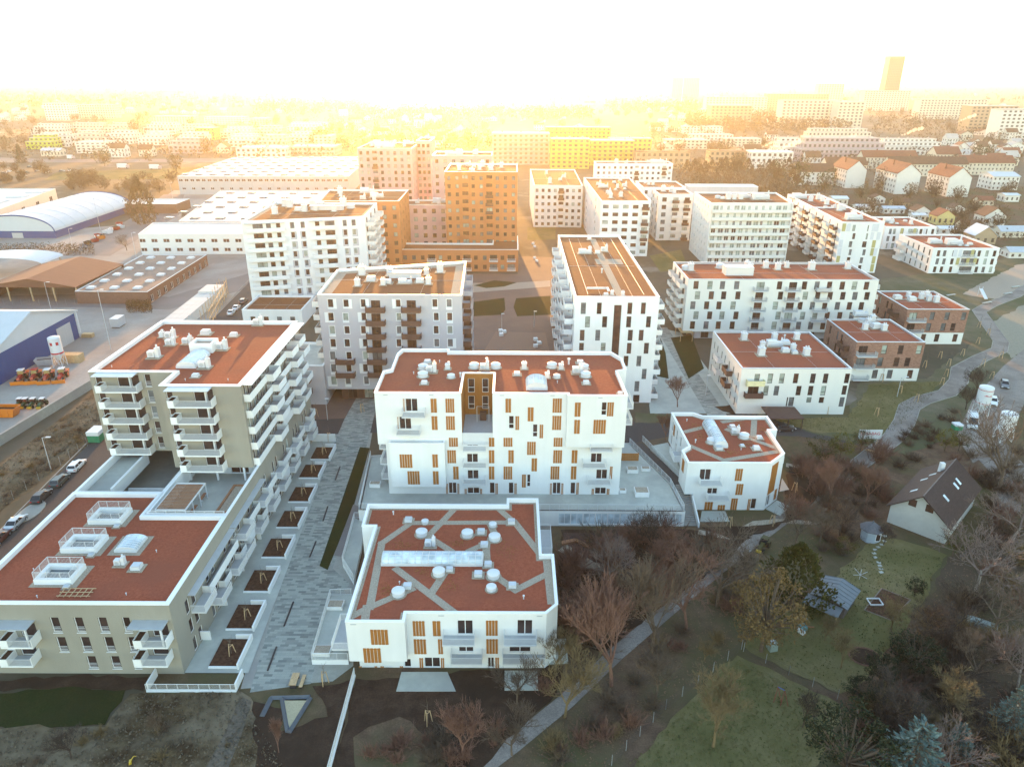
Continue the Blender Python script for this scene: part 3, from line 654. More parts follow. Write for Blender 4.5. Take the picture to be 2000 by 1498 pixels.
tp = [(-69, 107.9), (-55, 107.9), (-55, 102.3), (-42.3, 102.3), (-42.3, 134.4), (-69, 134.4)]
tw = Bld('', '', tp, 11.01, 25.5, BEIGE, root=RB, pt=.6)
fl = [11.3+2.85*k for k in range(5)]
for k, v in enumerate(fl):
    tw.win(0, 8.9, 9.9, v+.2, v+2.4, glass=None, **k_)
    tw.win(0, 4.4, 6.4, v+.05, v+2.3, glass=GLASS); tw.win(0, 6.6, 8.0, v+.05, v+2.3, glass=GLASS); tw.win(0, .8, 1.9, v+.6, v+2.3, glass=GLASS, sill=True)
    tw.balc(0, 1.5, 8.3, v, 1.8, 'beige')
    mb = MB(); tw.hbox(mb, 0, 6.37, 6.63, v+.05, v+2.35, .004, .2); mb.build('post', METALW, RB)
    tw.win(2, 5.2, 7.0, v+.05, v+2.3, glass=GLASS); tw.win(2, 7.2, 8.3, v+.05, v+2.3, glass=GLASS); tw.win(2, .9, 1.9, v+.6, v+2.3, glass=GLASS, sill=True)
    tw.balc(2, 1.7, 8.6, v, 1.8, 'beige')
    mb = MB(); tw.hbox(mb, 2, 6.97, 7.23, v+.05, v+2.35, .004, .2); mb.build('post', METALW, RB)
    for q_ in range(9):
        u = 1.2+q_*3.4; tw.win(3, u, u+.9, v+.05, v+2.4); tw.win(3, u+1.5, u+2.5, v+.05, v+2.4)
    s_ = (k % 2)*2.2
    tw.balc(3, .7, 9.0+s_, v, 1.0, 'solid'); tw.balc(3, 9.05+s_, 13.2+s_, v, 2.1, 'solid'); tw.balc(3, 13.25+s_, 20+s_, v, 1.0, 'solid'); tw.balc(3, 20.05+s_, 24+s_, v, 2.2, 'solid'); tw.balc(3, 25.5+s_, 29.6+s_, v, 2.0, 'solid')
tw.canopy(0, 1.3, 8.0, fl[4]+2.6, 1.9); tw.canopy(2, 1.5, 8.3, fl[4]+2.6, 1.9); tw.canopy(3, .8, 31.5, fl[4]+2.6, 1.5, COPING)
tw.finish(bottom=True)
zr = tw.zr
for x, y, k, s_ in ((1000, 182, 2, 1.2), (950, 175, 0, .8), (1000, 222, 2, 1.1), (1098, 215, 2, 1.1), (1130, 210, 4, 1.4), (1205, 158, 3, 1.4), (1368, 170, 3, 1.1), (1512, 105, 2, 1.2), (1300, 248, 2, 1.3), (905, 295, 2, 1.3), (1200, 355, 2, 1.2), (1145, 408, 3, .9), (960, 105, 4, .6), (1085, 430, 4, .5), (1335, 430, 4, .5), (655, 352, 4, .5)):
    p = cp(C1, x, y, zr); tw.vent(p.x, p.y, s_, k)
p = cp(C1, 1200, 250, zr); mb = MB()
for r in ((-2, 2, -1.6, -1.2), (-2, 2, 1.2, 1.6), (-2, -1.6, -1.2, 1.2), (1.6, 2, -1.2, 1.2)): mb.bx(p.x+r[0], p.x+r[1], p.y+r[2], p.y+r[3], zr, zr+1.7)
mb.bx(p.x-1.6, p.x+1.6, p.y-1.2, p.y+1.2, zr, zr+1.2, 1); mb.build('lift_overrun', [WHITE, GRAVEL], RB)
p = cp(C1, 1090, 355, zr); tw.barrel(p.x-1.6, p.x+1.7, p.y-.3, p.y+6, .7, .4, 'y', 9)
# roof terrace furniture
def pxy(x, y, z_): p = cp(C1, x, y, z_); return p.x, p.y
pg = thing('pergola', (-49, 95, zt), 'white steel pergola with timber slat roof on the beige complex terrace', 'pergola')
x0, y0 = pxy(860, 1245, zt+2.6); x1, y1 = pxy(1160, 1032, zt+2.6); x1 = x0+4.4; y0 = max(y0, 89.7)
mb = MB(); n = int((y1-y0)/.4)
for k in range(n): mb.bx(x0+.05, x1-.05, y0+.08+k*.4, y0+.28+k*.4, zt+2.63, zt+2.7)
mb.build('slat_roof', WOODD, pg)
mb = MB()
for (a, c, d, e) in ((x0-.06, x1+.06, y0-.06, y0+.06), (x0-.06, x1+.06, y1-.06, y1+.06), (x0-.06, x0+.06, y0+.06, y1-.06), (x1-.06, x1+.06, y0+.06, y1-.06)): mb.bx(a, c, d, e, zt+2.5, zt+2.75)
mb.build('frame', METALW, pg)
for y in (y0, y0+(y1-y0)/3, y0+(y1-y0)*2/3, y1):
    for x in (x0, x1): mb = MB(); mb.bx(x-.06, x+.06, y-.06, y+.06, zt, zt+2.5); mb.build('post', METALW, pg)
def deckbox(label, x0, x1, y0, y1, h, fill):
    t = thing('raised_bed', ((x0+x1)/2, (y0+y1)/2, zt), label, 'planter'); mb = MB(); w = .35
    for r in ((x0, x1, y0, y0+w), (x0, x1, y1-w, y1), (x0, x0+w, y0+w, y1-w), (x1-w, x1, y0+w, y1-w)): mb.bx(*r, zt, zt+h)
    mb.build('timber_frame', WOODD, t); mb = MB(); mb.bx(x0+w, x1-w, y0+w, y1-w, zt, zt+h-.15); mb.build('filling', fill, t)
deckbox('long orange timber trough with grey filling on the beige roof terrace', -45.0, -42.9, 92.2, 100.2, .7, GRAVEL)
deckbox('small dark soil bed at the near edge of the beige roof terrace', -52.6, -49.4, 89.0, 90.6, .5, SOIL)
deckbox('second dark soil bed with pale stones next to the terrace railing', -48.6, -45.6, 89.0, 90.3, .5, SOIL)
mb = MB(); mb.bx(-46.8, -41.95, 89.1, 91.9, zt, zt+.12); mb.bx(-42.85, -41.95, 91.9, 100, zt, zt+.12); mb.build('deck', WOODD, None, label='orange larch deck along the inner edge of the beige roof terrace', category='deck')
for k, (y, lb) in enumerate(((93.5, 'timber bench under the near end of the white pergola'), (97, 'timber bench under the far end of the white pergola'))):
    t = thing('bench', (x1-.6, y, zt), lb, 'bench', 'pergola benches'); mb = MB(); mb.bx(x1-.9, x1-.4, y-1, y+1, zt+.4, zt+.47); mb.build('seat', WOODD, t)
    for s_ in (-.8, .8): mb = MB(); mb.bx(x1-.85, x1-.45, y+s_-.05, y+s_+.05, zt, zt+.4); mb.build('leg', METALW, t)
railing('railing', RB, [(-53.3, 88.75), (-41.9, 88.75)], 10.5, 1.0, .14)
mb = MB(); mb.bx(-53.4, -41.9, 88.5, 89.0, zt, 10.5); mb.build('terrace_edge', ZINC, RB)
def grid(b, i, us, vs, w, h, jit=0, skip=0, **k):
    for v in vs:
        for u in us:
            if skip and RND.random() < skip: continue
            uu = u+(RND.uniform(-jit, jit) if jit else 0); b.win(i, uu-w/2, uu+w/2, v, v+h, **k)
def lin(a, b, n): return [a+(b-a)*k/(n-1) for k in range(n)] if n > 1 else [(a+b)/2]
def rvents(b, n, x0, x1, y0, y1, kinds=(5, 5, 0, 2, 3), k=1.0):
    for _ in range(n): b.vent(RND.uniform(x0, x1), RND.uniform(y0, y1), k*RND.uniform(.8, 1.25), RND.choice(kinds))
DK = dict(frame=FRAMED)
# white slab with tall windows, long red roof running away (centre right)
b = Bld('apartment_tower', 'white eight-storey block with scattered tall windows and a long rust roof running away', rect(13.8, 32.4, 152.3, 218.6), 0, 25.5, roof=ROOFO)
many(b, 0, C6, [(403, 873, 432, 940), (497, 873, 524, 940), (676, 873, 703, 940), (755, 873, 782, 940), (428, 953, 456, 1018), (528, 953, 556, 1018), (669, 953, 697, 1018), (785, 953, 812, 1018), (397, 1032, 424, 1095), (488, 1032, 515, 1095), (678, 1032, 706, 1095), (742, 1032, 769, 1095),
                (393, 1108, 420, 1152), (520, 1108, 547, 1155), (672, 1108, 698, 1172), (772, 1108, 800, 1172), (653, 1184, 680, 1245), (729, 1184, 755, 1245), (760, 1260, 786, 1320), (717, 1332, 744, 1392), (708, 1412, 745, 1465)], rows=2, **DK)
u = b.px(0, (590, 887, 633, 1170), C6); b.win(0, u[0], u[1], 6, u[3], cols=1, rows=2, glass=GLASSB, **DK)
for k in range(8):
    v = .6+3.05*k
    for j in range(6):
        o = (k % 2)*1.5; u = 1.5+j*10.5+o
        b.balc(3, 66.2-u-5.2, 66.2-u, v, 2.0, 'solid', h=1.0); b.win(3, 66.2-u-4.5, 66.2-u-2, v+.05, v+2.3, cols=2, **DK)
        if j < 4: b.balc(1, u, u+4.5, v, 1.9, 'solid', h=1.0); b.win(1, u+.5, u+3.5, v+.05, v+2.3, cols=2, **DK)
b.finish()
p0, p1 = cp(C6, 450, 520, b.zr), cp(C6, 590, 810, b.zr); mb = MB(); mb.face([(x, y, b.zr+.02) for x, y in rect(23.2, 25.0, 155, 216)]); mb.build('gravel_strip', GRAVEL, b.root)
mb = MB(); mb.face([(x, y, b.zr+.026) for x, y in rect(22, 29, 184, 190)]); mb.build('gravel_strip', GRAVEL, b.root)
for x in (17, 29.6):
    mb = MB(); mb.tube((x, 156, b.zr+.06), (x, 216, b.zr+.06), .05, n=4); mb.build('lightning_wire', METALW, b.root)
units(b, C6, [(425, 585, 6, .8), (540, 575, 2, 1.3), (500, 585, 3, 1.2), (452, 505, 3, 1), (525, 700, 4, 1.6), (585, 828, 5, .6), (648, 832, 5, .6), (550, 830, 3, .9), (455, 575, 5, .8)])
p = cp(C6, 500, 800, b.zr); mb = MB(); mb.bx(p.x-2.5, p.x+2.5, p.y-.2, p.y+.2, b.zr+.3, b.zr+.7); mb.bx(p.x+2.0, p.x+2.5, p.y-2.2, p.y-.2, b.zr+.3, b.zr+.7); mb.build('duct', METALW, b.root)
# grey block with brown balconies
b = Bld('apartment_tower', 'grey eight-storey block with brown balconies and white window surrounds', [(-42.7, 151.7), (-11.1, 151.7), (-12, 183), (-43.3, 173.7)], 3.4, 25.9, GREYR, roof=ROOFO, rim=(2.2, GRAVEL))
bl = {0: [], }
sur = lambda: (WHITE, RND.choice(((.1, .1, .45, .1), (.75, .1, .3, .1), (.1, .7, .3, .1), (.1, .1, .6, .1), (.1, .1, .1, .1))))
r1 = [(573, 703, 606, 752), (660, 705, 692, 750), (760, 703, 790, 750), (968, 705, 998, 750), (1183, 703, 1214, 750), (1265, 703, 1297, 750)]
for k in range(7):
    dy = (0, 79, 156, 232, 306, 379, 452)[k]; dx = 2.6*k
    for (x0, y0, x1, y1) in r1:
        if x0 > 900 and k > 3: continue
        jx = RND.uniform(-6, 8)
        b.win(0, *b.px(0, (x0+dx+jx, y0+dy*1.0, x1+dx+jx, y1+dy), C5), surround=sur(), rows=1)
for (x0, yb, n, xs) in ((823, 710, 6, 2.6), (1032, 710, 5, 1.5), (648, 1012, 2, 2)):
    for k in range(n):
        dy = k*(77 if k < 4 else 75.5); r = (x0+xs*k, yb+dy, x0+xs*k+54, yb+dy+50)
        u0, u1, v0, v1 = b.px(0, r, C5); b.win(0, u0, u1, v0-.15, v1, cols=2, **DK)
        b.balc(0, u0-1.1, u1+1.1, v0-.3, 1.5, 'solid', BROWNB)
for k in range(7):
    for j in range(3):
        v = 4.2+3.05*k; b.balc(1, 2+j*9.5, 7.5+j*9.5, v, 1.8, 'solid', GREYR if j else BROWNB); b.balc(3, 2+j*6.5, 6.5+j*6.5, v, 2.0, 'solid', WHITE2); b.win(1, 3+j*9.5, 6+j*9.5, v+.05, v+2.2, cols=2)
b.finish(bottom=True)
units(b, C5, [(772, 560, 5, 1.3), (935, 565, 5, 1.2), (745, 625, 5, 1), (825, 595, 3, 1.8), (895, 620, 5, .9), (920, 610, 3, 1.5), (1022, 610, 6, .7), (1110, 605, 3, 1.6), (1148, 560, 5, .9), (1160, 615, 5, 1), (1228, 545, 5, 1.3)])
p = cp(C5, 1030, 575, b.zr); mb = MB(); mb.bx(p.x-4, p.x+3.5, p.y-1, p.y+1, b.zr, b.zr+1.3); mb.bx(p.x-4.2, p.x+3.7, p.y-1.3, p.y+1.3, b.zr+1.301, b.zr+1.5, 1); mb.build('lift_overrun', [METALW, ZINC], b.root)
gl = Bld('', '', [(-40, 154), (-13, 154), (-13.5, 180), (-40, 172)], 0, 3.4, BROWNB, root=b.root)
for k in range(7): gl.win(0, 1.5+k*3.8, 3.6+k*3.8, .1, 2.9, cols=2, **DK)
gl.finish(roof=False)
wg = Bld('', '', rect(-55.5, -42.75, 150.5, 166), 0, 9.6, GREYR, roof=CONCL, root=b.root)
for v in (3.2, 6.2): wg.balc(0, 3.2, 9.8, v, 1.7, 'solid', BROWNB); wg.win(0, 4.5, 8, v+.05, v+2.3, cols=3)
wg.finish()
# white block with stacked long balconies behind the beige tower
b = Bld('apartment_tower', 'white nine-storey block with stacked long balconies behind the beige tower', [(-83.9, 222.9), (-47.6, 232.8), (-48.2, 259), (-84.6, 260)], 0, 28.4, roof=ROOFO, rim=(1.5, GRAVEL))
for k in range(9):
    v = .8+3.05*k; L = b.fr(0)[3]
    for (u0, u1) in ((1.0, 12.6), (20.4, 28.0)):
        b.balc(0, u0, u1, v, 1.3, 'solid')
        for u in ((3.2, 3), (7.2, 1.4), (10.2, 1.2)) if u0 < 5 else ((22, 1.3), (25, 3)): b.win(0, u[0], u[0]+u[1], v+.05, v+2.3, cols=2 if u[1] > 2 else 1, **DK)
    for u in (14.4, 17.6, 30.6, 33.4): b.win(0, u, u+1.2, v+.4, v+2.3, surround=(GREYR, RND.choice(((.1, .5, .4, .1), (.4, .1, .4, .1)))))
    for j in range(3): b.balc(1, 1.2+j*8.5, 6+j*8.5, v, 2.6, 'solid', WHITE2); b.win(1, 2+j*8.5, 5+j*8.5, v+.05, v+2.3, cols=2, **DK)
for u0, u1 in ((.8, 12.8), (20.2, 28.2)): b.canopy(0, u0, u1, 27.6, 1.0)
b.finish()
units(b, C5, [(262, 205, 5, 1.4), (320, 160, 5, 1.4), (350, 165, 5, 1.5), (400, 185, 3, 2), (435, 190, 5, 1.4), (480, 160, 5, 1.3), (500, 185, 5, 1), (530, 155, 3, 2), (608, 190, 5, 1.2), (662, 160, 5, 1.7), (705, 170, 1, 1.6)])
p = cp(C5, 560, 180, b.zr); mb = MB(); mb.bx(p.x-5, p.x+6, p.y-1, p.y+1, b.zr, b.zr+1.2); mb.bx(p.x-5.2, p.x+6.2, p.y-1.2, p.y+1.2, b.zr+1.201, b.zr+1.4, 1); mb.build('lift_overrun', [METALW, ZINC], b.root)
podium = Bld('', '', rect(-81.5, -63.5, 207, 222.5), 0, 5, WHITE, roof=ROOFO, root=b.root); grid(podium, 0, lin(3, 19, 5), (1,), 1.6, 1.9); podium.finish()
# long white block with grey balconies (right)
b = Bld('apartment_block', 'long white five-storey block with staggered slim windows and grey hanging balconies', rect(49.1, 102.5, 195.7, 216), 2.6, 18, WHITE2, coping=ZINC)
rows = [(755, 4), (815, 3), (873, 2), (935, 1), (993, 0)]
for k in range(5):
    v = 3.2+2.95*k; off = (0, .7, -.5, .5, -.2)[k]
    for u in (2.6, 6.5, 10, 14, 26, 33, 36.5, 40, 43.6, 47, 50.4): b.win(0, u-.7+off, u+.7+off, v+.2, v+2.5, rows=2, **DK)
    for u in (20.5, 29.6, 38+.0) if k else (20.5, 29.6): b.win(0, u-1.1, u+1.1, v+.05, v+2.3, cols=2, **DK); b.balc(0, u-2.0, u+2.0, v-.02, 1.5, 'bars' if RND.random() < .7 else 'solid', BROWNB, rails=ZINC)
    for j in range(3): b.balc(3, 2+j*6, 6+j*6, v, 1.7, 'solid', WHITE2); b.balc(1, 2+j*6, 6+j*6, v, 1.7, 'bars'); b.win(3, 2.5+j*6, 5.2+j*6, v+.05, v+2.3, cols=2, **DK)
b.finish(bottom=True)
gl = Bld('', '', rect(53, 101, 197.5, 215), 0, 2.6, GREYR, root=b.root); grid(gl, 0, lin(3, 44, 9), (.1,), 2.2, 2.2, cols=2, **DK); gl.finish(roof=False)
units(b, C7, [(-285, 35, 5, 1.3), (20, 520, 1, 1.5), (60, 530, 3, 1.5), (175, 520, 5, 1.2), (195, 530, 5, 1.1), (285, 520, 5, 1.2), (355, 530, 5, 1.2), (408, 518, 5, 1), (552, 530, 5, 1.4), (765, 525, 5, 1.2), (-155, 535, 5, 1.3), (-180, 530, 1, 1.5)])
p = cp(C7, 120, 555, b.zr); mb = MB(); mb.bx(p.x-4, p.x+4, p.y-2, p.y+2, b.zr, b.zr+2.2); mb.bx(p.x-4.1, p.x+4.1, p.y-2.1, p.y+2.1, b.zr+2.201, b.zr+2.35, 1); mb.build('lift_overrun', [WHITE2, ZINC], b.root)
p = cp(C7, 705, 495, b.zr)
# white three-storey block (right, near)
b = Bld('apartment_block', 'white three-storey block with a plain red roof beside the paved square', rect(50.6, 74.9, 146.4, 171.2), 0, 11.1, WHITE2, coping=ZINC, par=.35)
many(b, 0, C7, [(220, 1140, 250, 1190), (298, 1138, 327, 1195), (366, 1138, 395, 1195), (448, 1138, 477, 1195), (547, 1138, 577, 1195), (622, 1138, 651, 1195), (748, 1138, 776, 1195), (273, 1210, 301, 1266), (334, 1210, 363, 1266), (464, 1210, 493, 1266), (534, 1210, 563, 1266), (609, 1210, 638, 1266), (733, 1208, 760, 1262), (717, 1276, 745, 1332), (525, 1276, 553, 1308), (598, 1276, 627, 1310), (420, 1276, 450, 1330), (407, 1276, 415, 1330)], rows=2, **DK)
u0, u1, v0, v1 = b.px(0, (172, 1140, 275, 1195), C7); b.balc(0, u0, u1, v0, 1.3, 'solid', mat('yellow_white_awning', (.7, .66, .4), .7)); u0, u1, v0, v1 = b.px(0, (160, 1210, 265, 1266), C7); b.balc(0, u0, u1, v0, 1.3, 'solid', BROWNB); b.win(0, u0+.8, u1-.8, v0+.05, v0+2.2, cols=2, **DK)
for v in (1.2, 4.3, 7.4): grid(b, 3, lin(2, 23, 7), (v,), .8, 1.9, jit=.5, rows=2, **DK)
for v in (3.9, 7.0): b.balc(3, 15, 19, v, 1.4, 'solid', BROWNB); b.balc(3, 7, 11, v, 1.4, 'bars')
b.finish()
units(b, C7, [(157, 940, 5, 1.1), (465, 938, 5, 1), (335, 940, 5, 1), (335, 975, 6, .9), (400, 965, 3, 1.6), (265, 985, 5, .9), (258, 1030, 5, 1.2), (445, 1000, 5, .9), (400, 1010, 3, 1.5), (455, 1020, 3, 1.1), (522, 1030, 5, 1.1), (395, 935, 4, 1.5)])
# two brick blocks
def brick(label, x0, x1, y0, y1, ventpx):
    b = Bld('apartment_block', label, rect(x0, x1, y0, y1), 0, 10.3, BRICKR, coping=ZINC, bands=[(0, 3.4, WHITE2)], par=.35); L = x1-x0
    for k in range(3):
        v = .5+3.25*k
        for u in (.42, .66, .93) if k == 2 else ((.4, .64, .8) if k == 1 else (.36, .58, .88)): b.win(0, L*u-.65, L*u+.65, v+.2, v+2.5, rows=2, **DK)
        if k: b.win(0, L*.1-.9, L*.1+1.3, v+.05, v+2.3, cols=2, **DK); b.balc(0, L*.02, L*.3, v, 1.5, 'bars', rails=ZINC)
        else: b.balc(0, L*.02, L*.25, v+.2, 1.4, 'bars', rails=ZINC)
        if k: b.balc(3, 11, 15, v, 1.5, 'solid', BROWNB)
        grid(b, 3, (3, 7.5, 10), (v+.2,), 1.0, 2.2, **DK); b.balc(1, 3, 7, v, 1.5, 'bars', rails=ZINC)
    b.finish(); units(b, C7, ventpx)
brick('nearer red-brown brick block with a white ground floor and red roof', 84.7, 101.6, 166, 184.2, [(840, 800, 6, .9), (865, 880, 5, 1), (885, 850, 5, 1), (930, 870, 3, 2), (977, 885, 5, 1), (850, 835, 3, 1.5), (910, 830, 5, 1)])
brick('farther red-brown brick block with a white ground floor beside the meadow', 111, 128.4, 193.3, 212, [(1055, 700, 3, 1.8), (1120, 690, 5, .9), (1140, 710, 3, 1.8), (1195, 700, 5, 1), (1225, 690, 5, 1), (1240, 712, 5, 1), (1282, 720, 5, 1.1)])
# white slab with full-width balconies
b = Bld('apartment_tower', 'broad white eight-storey slab with full-width balcony bands', [(77.5, 285.5), (109.8, 286.2), (112.5, 314), (77.7, 314)], 0, 24.7, WHITE2, roof=ROOFO)
for k in range(8):
    v = .5+2.98*k; b.balc(0, .5, 31.8, v, 1.4, 'solid', WHITE2, h=.95)
    for j in range(11): b.win(0, 1.2+j*2.75, 1.2+j*2.75+RND.choice((1.0, 1.7, 2.1)), v+.05, v+2.3, cols=2, glass=RND.choice((GLASS, GLASSB, GLASSC, GLASSC, GLASSG)))
    grid(b, 3, lin(3, 25, 6), (v+.6,), .9, 1.5)
for u in (0, 32): mb = MB(); b.hbox(mb, 0, max(0, u-.15), min(32.2, u+.3), .2, 24.6, .004, 1.42); mb.build('fin', WHITE2, b.root)
b.finish(); rvents(b, 12, 84, 104, 296, 304, (3, 6, 5, 1), 1.3)
# white block with green and beige panels
b = Bld('apartment_block', 'white six-storey block with olive and grey cladding panels and brown side balconies', [(125.3, 275), (141.3, 274.4), (144.5, 345), (129.2, 345)], 0, 19.5, roof=ROOF)
for k in range(6):
    v = .5+3.1*k
    for u in (4.5, 9.5): b.win(0, u+RND.uniform(-.5, .5), u+1.2+RND.uniform(-.4, .4), v+.1, v+2.4, **DK)
    for j in range(8): b.balc(3, 3+j*8.5, 7.5+j*8.5, v, 1.7, 'solid', BROWNB if j % 2 else WHITE2, h=1); b.win(3, 8+j*8.2, 9.2+j*8.2, v+.1, v+2.3, **DK)
OLP = mat('olive_panel', (.42, .38, .17), .6, .08, 2); GRP = mat('pale_grey_panel', (.62, .64, .68), .6, .05, 2)
for k in range(16):
    u = RND.choice((.4, 2.2, 6.8, 11.6, 12.8, 14.0)); v = RND.randint(0, 5)*3.1+.5; mb = MB(); b.hbox(mb, 0, u, u+1.3, v, v+2.9, .003, .04+.004*k); mb.build('facade_panel', RND.choice((OLP, GRP, GRP)), b.root)
b.finish(); rvents(b, 12, 129, 139, 280, 338, (3, 5, 0, 6), 1.2)
mb = MB(); mb.face([(x, y, b.zr+.3) for x, y in rect(127, 143, 309, 309.8)]); mb.bx(126.5, 143, 309, 309.5, b.zr, b.zr+.5); mb.build('fire_wall', COPING, b.root)
def white3(label, x0, x1, y0, y1, z1, nv):
    b = Bld('apartment_block', label, rect(x0, x1, y0, y1), 0, z1, roof=ROOF); L = x1-x0
    for k in range(3):
        v = .3+3.15*k
        grid(b, 0, (L*.1, L*.2, L*.33, L*.72, L*.82, L*.93), (v+.1,), 1.2, 2.3, jit=.4, **DK)
        b.balc(0, L*.45, L*.66, v, 1.2, 'bars'); b.win(0, L*.46, L*.65, v+.05, v+2.4, cols=3, **DK); b.balc(3, 1, 6, v, 1.6, 'solid'); b.balc(1, 2, 7, v, 1.6, 'solid'); grid(b, 3, lin(8, y1-y0-2, 5), (v+.1,), 1.1, 2.2, **DK)
    for k in range(7): u = RND.uniform(.5, L-2); v = RND.randint(0, 2)*3.15+.3; mb = MB(); b.hbox(mb, 0, u, u+1.2, v, v+2.7, .003, .05+.004*k); mb.build('facade_panel', RND.choice((OLP, GRP)), b.root)
    b.finish(); rvents(b, nv, x0+5, x1-5, y0+6, y1-8, (3, 3, 5, 6), 1.2)
white3('white three-storey block with olive panels at the edge of the meadow', 161.8, 187.4, 274, 300.3, 9.9, 9)
white3('white three-storey block behind the panelled one next to the allotments', 163.5, 186, 316.3, 340.5, 10, 6)
# blocks behind, left to right of the centre
def block(name, label, poly, z1, wall, nf, nu, w, h, roof=ROOFO, z0=0, balcs=(), nv=8, frame=FRAMED, side=True, glasses=None, fl0=.8):
    b = Bld(name, label, poly, z0, z1, wall, roof=roof); fh = (z1-z0-.8)/nf
    for i, n in ((0, nu), (1, max(2, nu//2)), (3, max(2, nu//2))):
        if i and not side: continue
        L = b.fr(i)[3]
        for k in range(nf):
            v = z0+fl0+fh*k
            for j, u in enumerate(lin(L/n*.5, L-L/n*.5, n)):
                if i == 0 and j in balcs: b.balc(0, u-1.5, u+1.5, v-.3, 1.2, 'solid', wall if RND.random() < .6 else BROWNB, h=1); b.win(0, u-1.2, u+1.2, v-.25, v+1.9, cols=2, frame=frame)
                else: b.win(i, u-w/2, u+w/2, v, v+h, frame=frame)
    b.finish(); xs = [p[0] for p in poly]; ys = [p[1] for p in poly]
    rvents(b, nv, min(xs)+4, max(xs)-4, min(ys)+6, max(ys)-4, (3, 5, 5, 6, 2), 1.25); return b
block('apartment_tower', 'white tower with L-shaped dark stair strip and brown corner loggias', [(36.4, 301), (56.9, 300.6), (59, 374), (35.8, 374.4)], 23, WHITE, 7, 5, 2.3, 1.5, balcs=(4,), nv=14)
block('apartment_block', 'pale six-storey block with a stepped-back penthouse in the golden light', [(10.5, 364), (34.5, 363.1), (35.6, 430), (9.9, 430)], 20.5, WHITE2, 6, 8, 1.4, 1.6, balcs=(4,), nv=4)
b = block('penthouse', '', rect(13, 24, 380, 425), 24, WHITE2, 1, 4, 2, 1.6, z0=20.3, nv=3) if False else None
block('apartment_block', 'white five-storey block far behind with a row of grey balconies', rect(52, 100, 466, 480), 20, WHITE, 6, 14, 1.5, 1.5, balcs=(7, 12), nv=8, side=False)
block('apartment_block', 'white block behind the tower with brown corner loggias', rect(64, 85, 362, 385), 20, WHITE, 6, 6, 1.4, 1.7, nv=4, side=False)
b = block('apartment_block', 'slim white block with brown balcony ends left of the broad slab', rect(66.5, 82, 333, 350), 21, WHITE2, 6, 3, 2.0, 1.9, balcs=(1, 2), nv=5)
b = Bld('industrial_hall', 'plain pale hall wall in front of the row of poplars', rect(96, 134, 402, 412), 0, 15, mat('pale_sheet_wall', (.58, .55, .55), .6, .05, .4, sc=(3, 3, .1)), roof=ZINC, cat='hall'); b.finish()
ob = block('apartment_tower', 'tall orange tower rising out of the sun glow behind the orange podium', rect(-26.8, 1.8, 291, 320), 35.4, ORANGER, 11, 9, 1.3, 1.5, z0=0, balcs=(2, 5), nv=12)
block('apartment_tower', 'orange eight-storey block with rust roof behind the white balcony block', [(-72, 271), (-42.4, 271.6), (-42.6, 300), (-75, 300)], 27.1, ORANGER, 8, 8, 1.4, 1.6, balcs=(3,), nv=6)
b = Bld('apartment_block', 'low orange two-storey podium wing joining the orange towers', [(-44, 273.4), (2.2, 273.6), (2.2, 300), (-8, 300), (-8, 285), (-44, 285)], 0, 8.6, ORANGER, roof=ROOFO)
for v in (1, 4.6):
    for j, u in enumerate(lin(2.5, 43.5, 13)):
        if j in (3, 7, 10, 12): b.balc(0, u-1.7, u+1.7, v-.3, 1.2, 'bars'); b.win(0, u-1.4, u+1.4, v-.2, v+2, cols=2, **DK)
        else: b.win(0, u-.7, u+.7, v, v+1.7, **DK)
b.finish()
block('apartment_block', 'pinkish five-storey linking block between the orange towers', rect(-46, -26.9, 300.5, 314), 21, PINKR, 6, 5, 1.6, 1.8, nv=3, side=False)
block('apartment_tower', 'pink twelve-storey tower with a recessed loggia column and a set-back wing', rect(-79.2, -51.6, 381.5, 418), 36, PINKR, 11, 8, 1.5, 1.8, balcs=(2,), nv=10)
block('apartment_tower', 'pink tower wing standing right behind the pink twelve-storey tower', rect(-51.4, -44, 400, 425), 38.2, PINKR, 11, 3, 1.5, 1.8, nv=2)
block('apartment_tower', 'hazy pinkish tower half hidden behind the tall orange tower', rect(-38, -10, 352, 372), 35.5, PINKR, 10, 7, 1.5, 1.7, nv=6, side=False)
# industrial sheds on the left
def shed(name, label, poly, z1, wall, roof, wins=None, sky=0, cat='hall'):
    b = Bld(name, label, poly, 0, z1, wall, roof=roof, cat=cat, par=.25, pt=.25, coping=METALW)
    if wins:
        for (i, n, w, v0, h) in wins:
            L = b.fr(i)[3]
            for u in lin(L/n*.5, L-L/n*.5, n): b.win(i, u-w/2, u+w/2, v0, v0+h, cols=2, frame=FRAMEW, glass=GLASSB, dep=.1)
    b.finish(); xs = [p[0] for p in poly]; ys = [p[1] for p in poly]
    for k in range(sky[0] if sky else 0):
        for j in range(sky[1]):
            x = min(xs)+(max(xs)-min(xs))*(k+.7)/(sky[0]+.4); y = min(ys)+(max(ys)-min(ys))*(j+.6)/(sky[1]+.2); mb = MB(); s_ = sky[2]
            mb.box((x, y, z1), (s_*1.3, s_, .5)); mb.box((x, y, z1+.35), (s_*1.15, s_*.85, .25), 0, 0, .8); mb.build('skylight', METALW if sky[3] else GLASSG, b.root)
    return b
ROOFW = mat('white_sheet_roof', (.44, .43, .42), .5, .08, .3, sc=(4, .2, 1)); SHEDW = mat('grey_sheet_wall', (.42, .42, .42), .6, .06, .5, sc=(4, 4, .2)); BLUEW = mat('blue_sheet_wall', (.010, .060, .20), .45, .06, .5, sc=(3, 3, .1)); TARP = mat('white_membrane', (.52, .54, .56), .55, .03, .4)
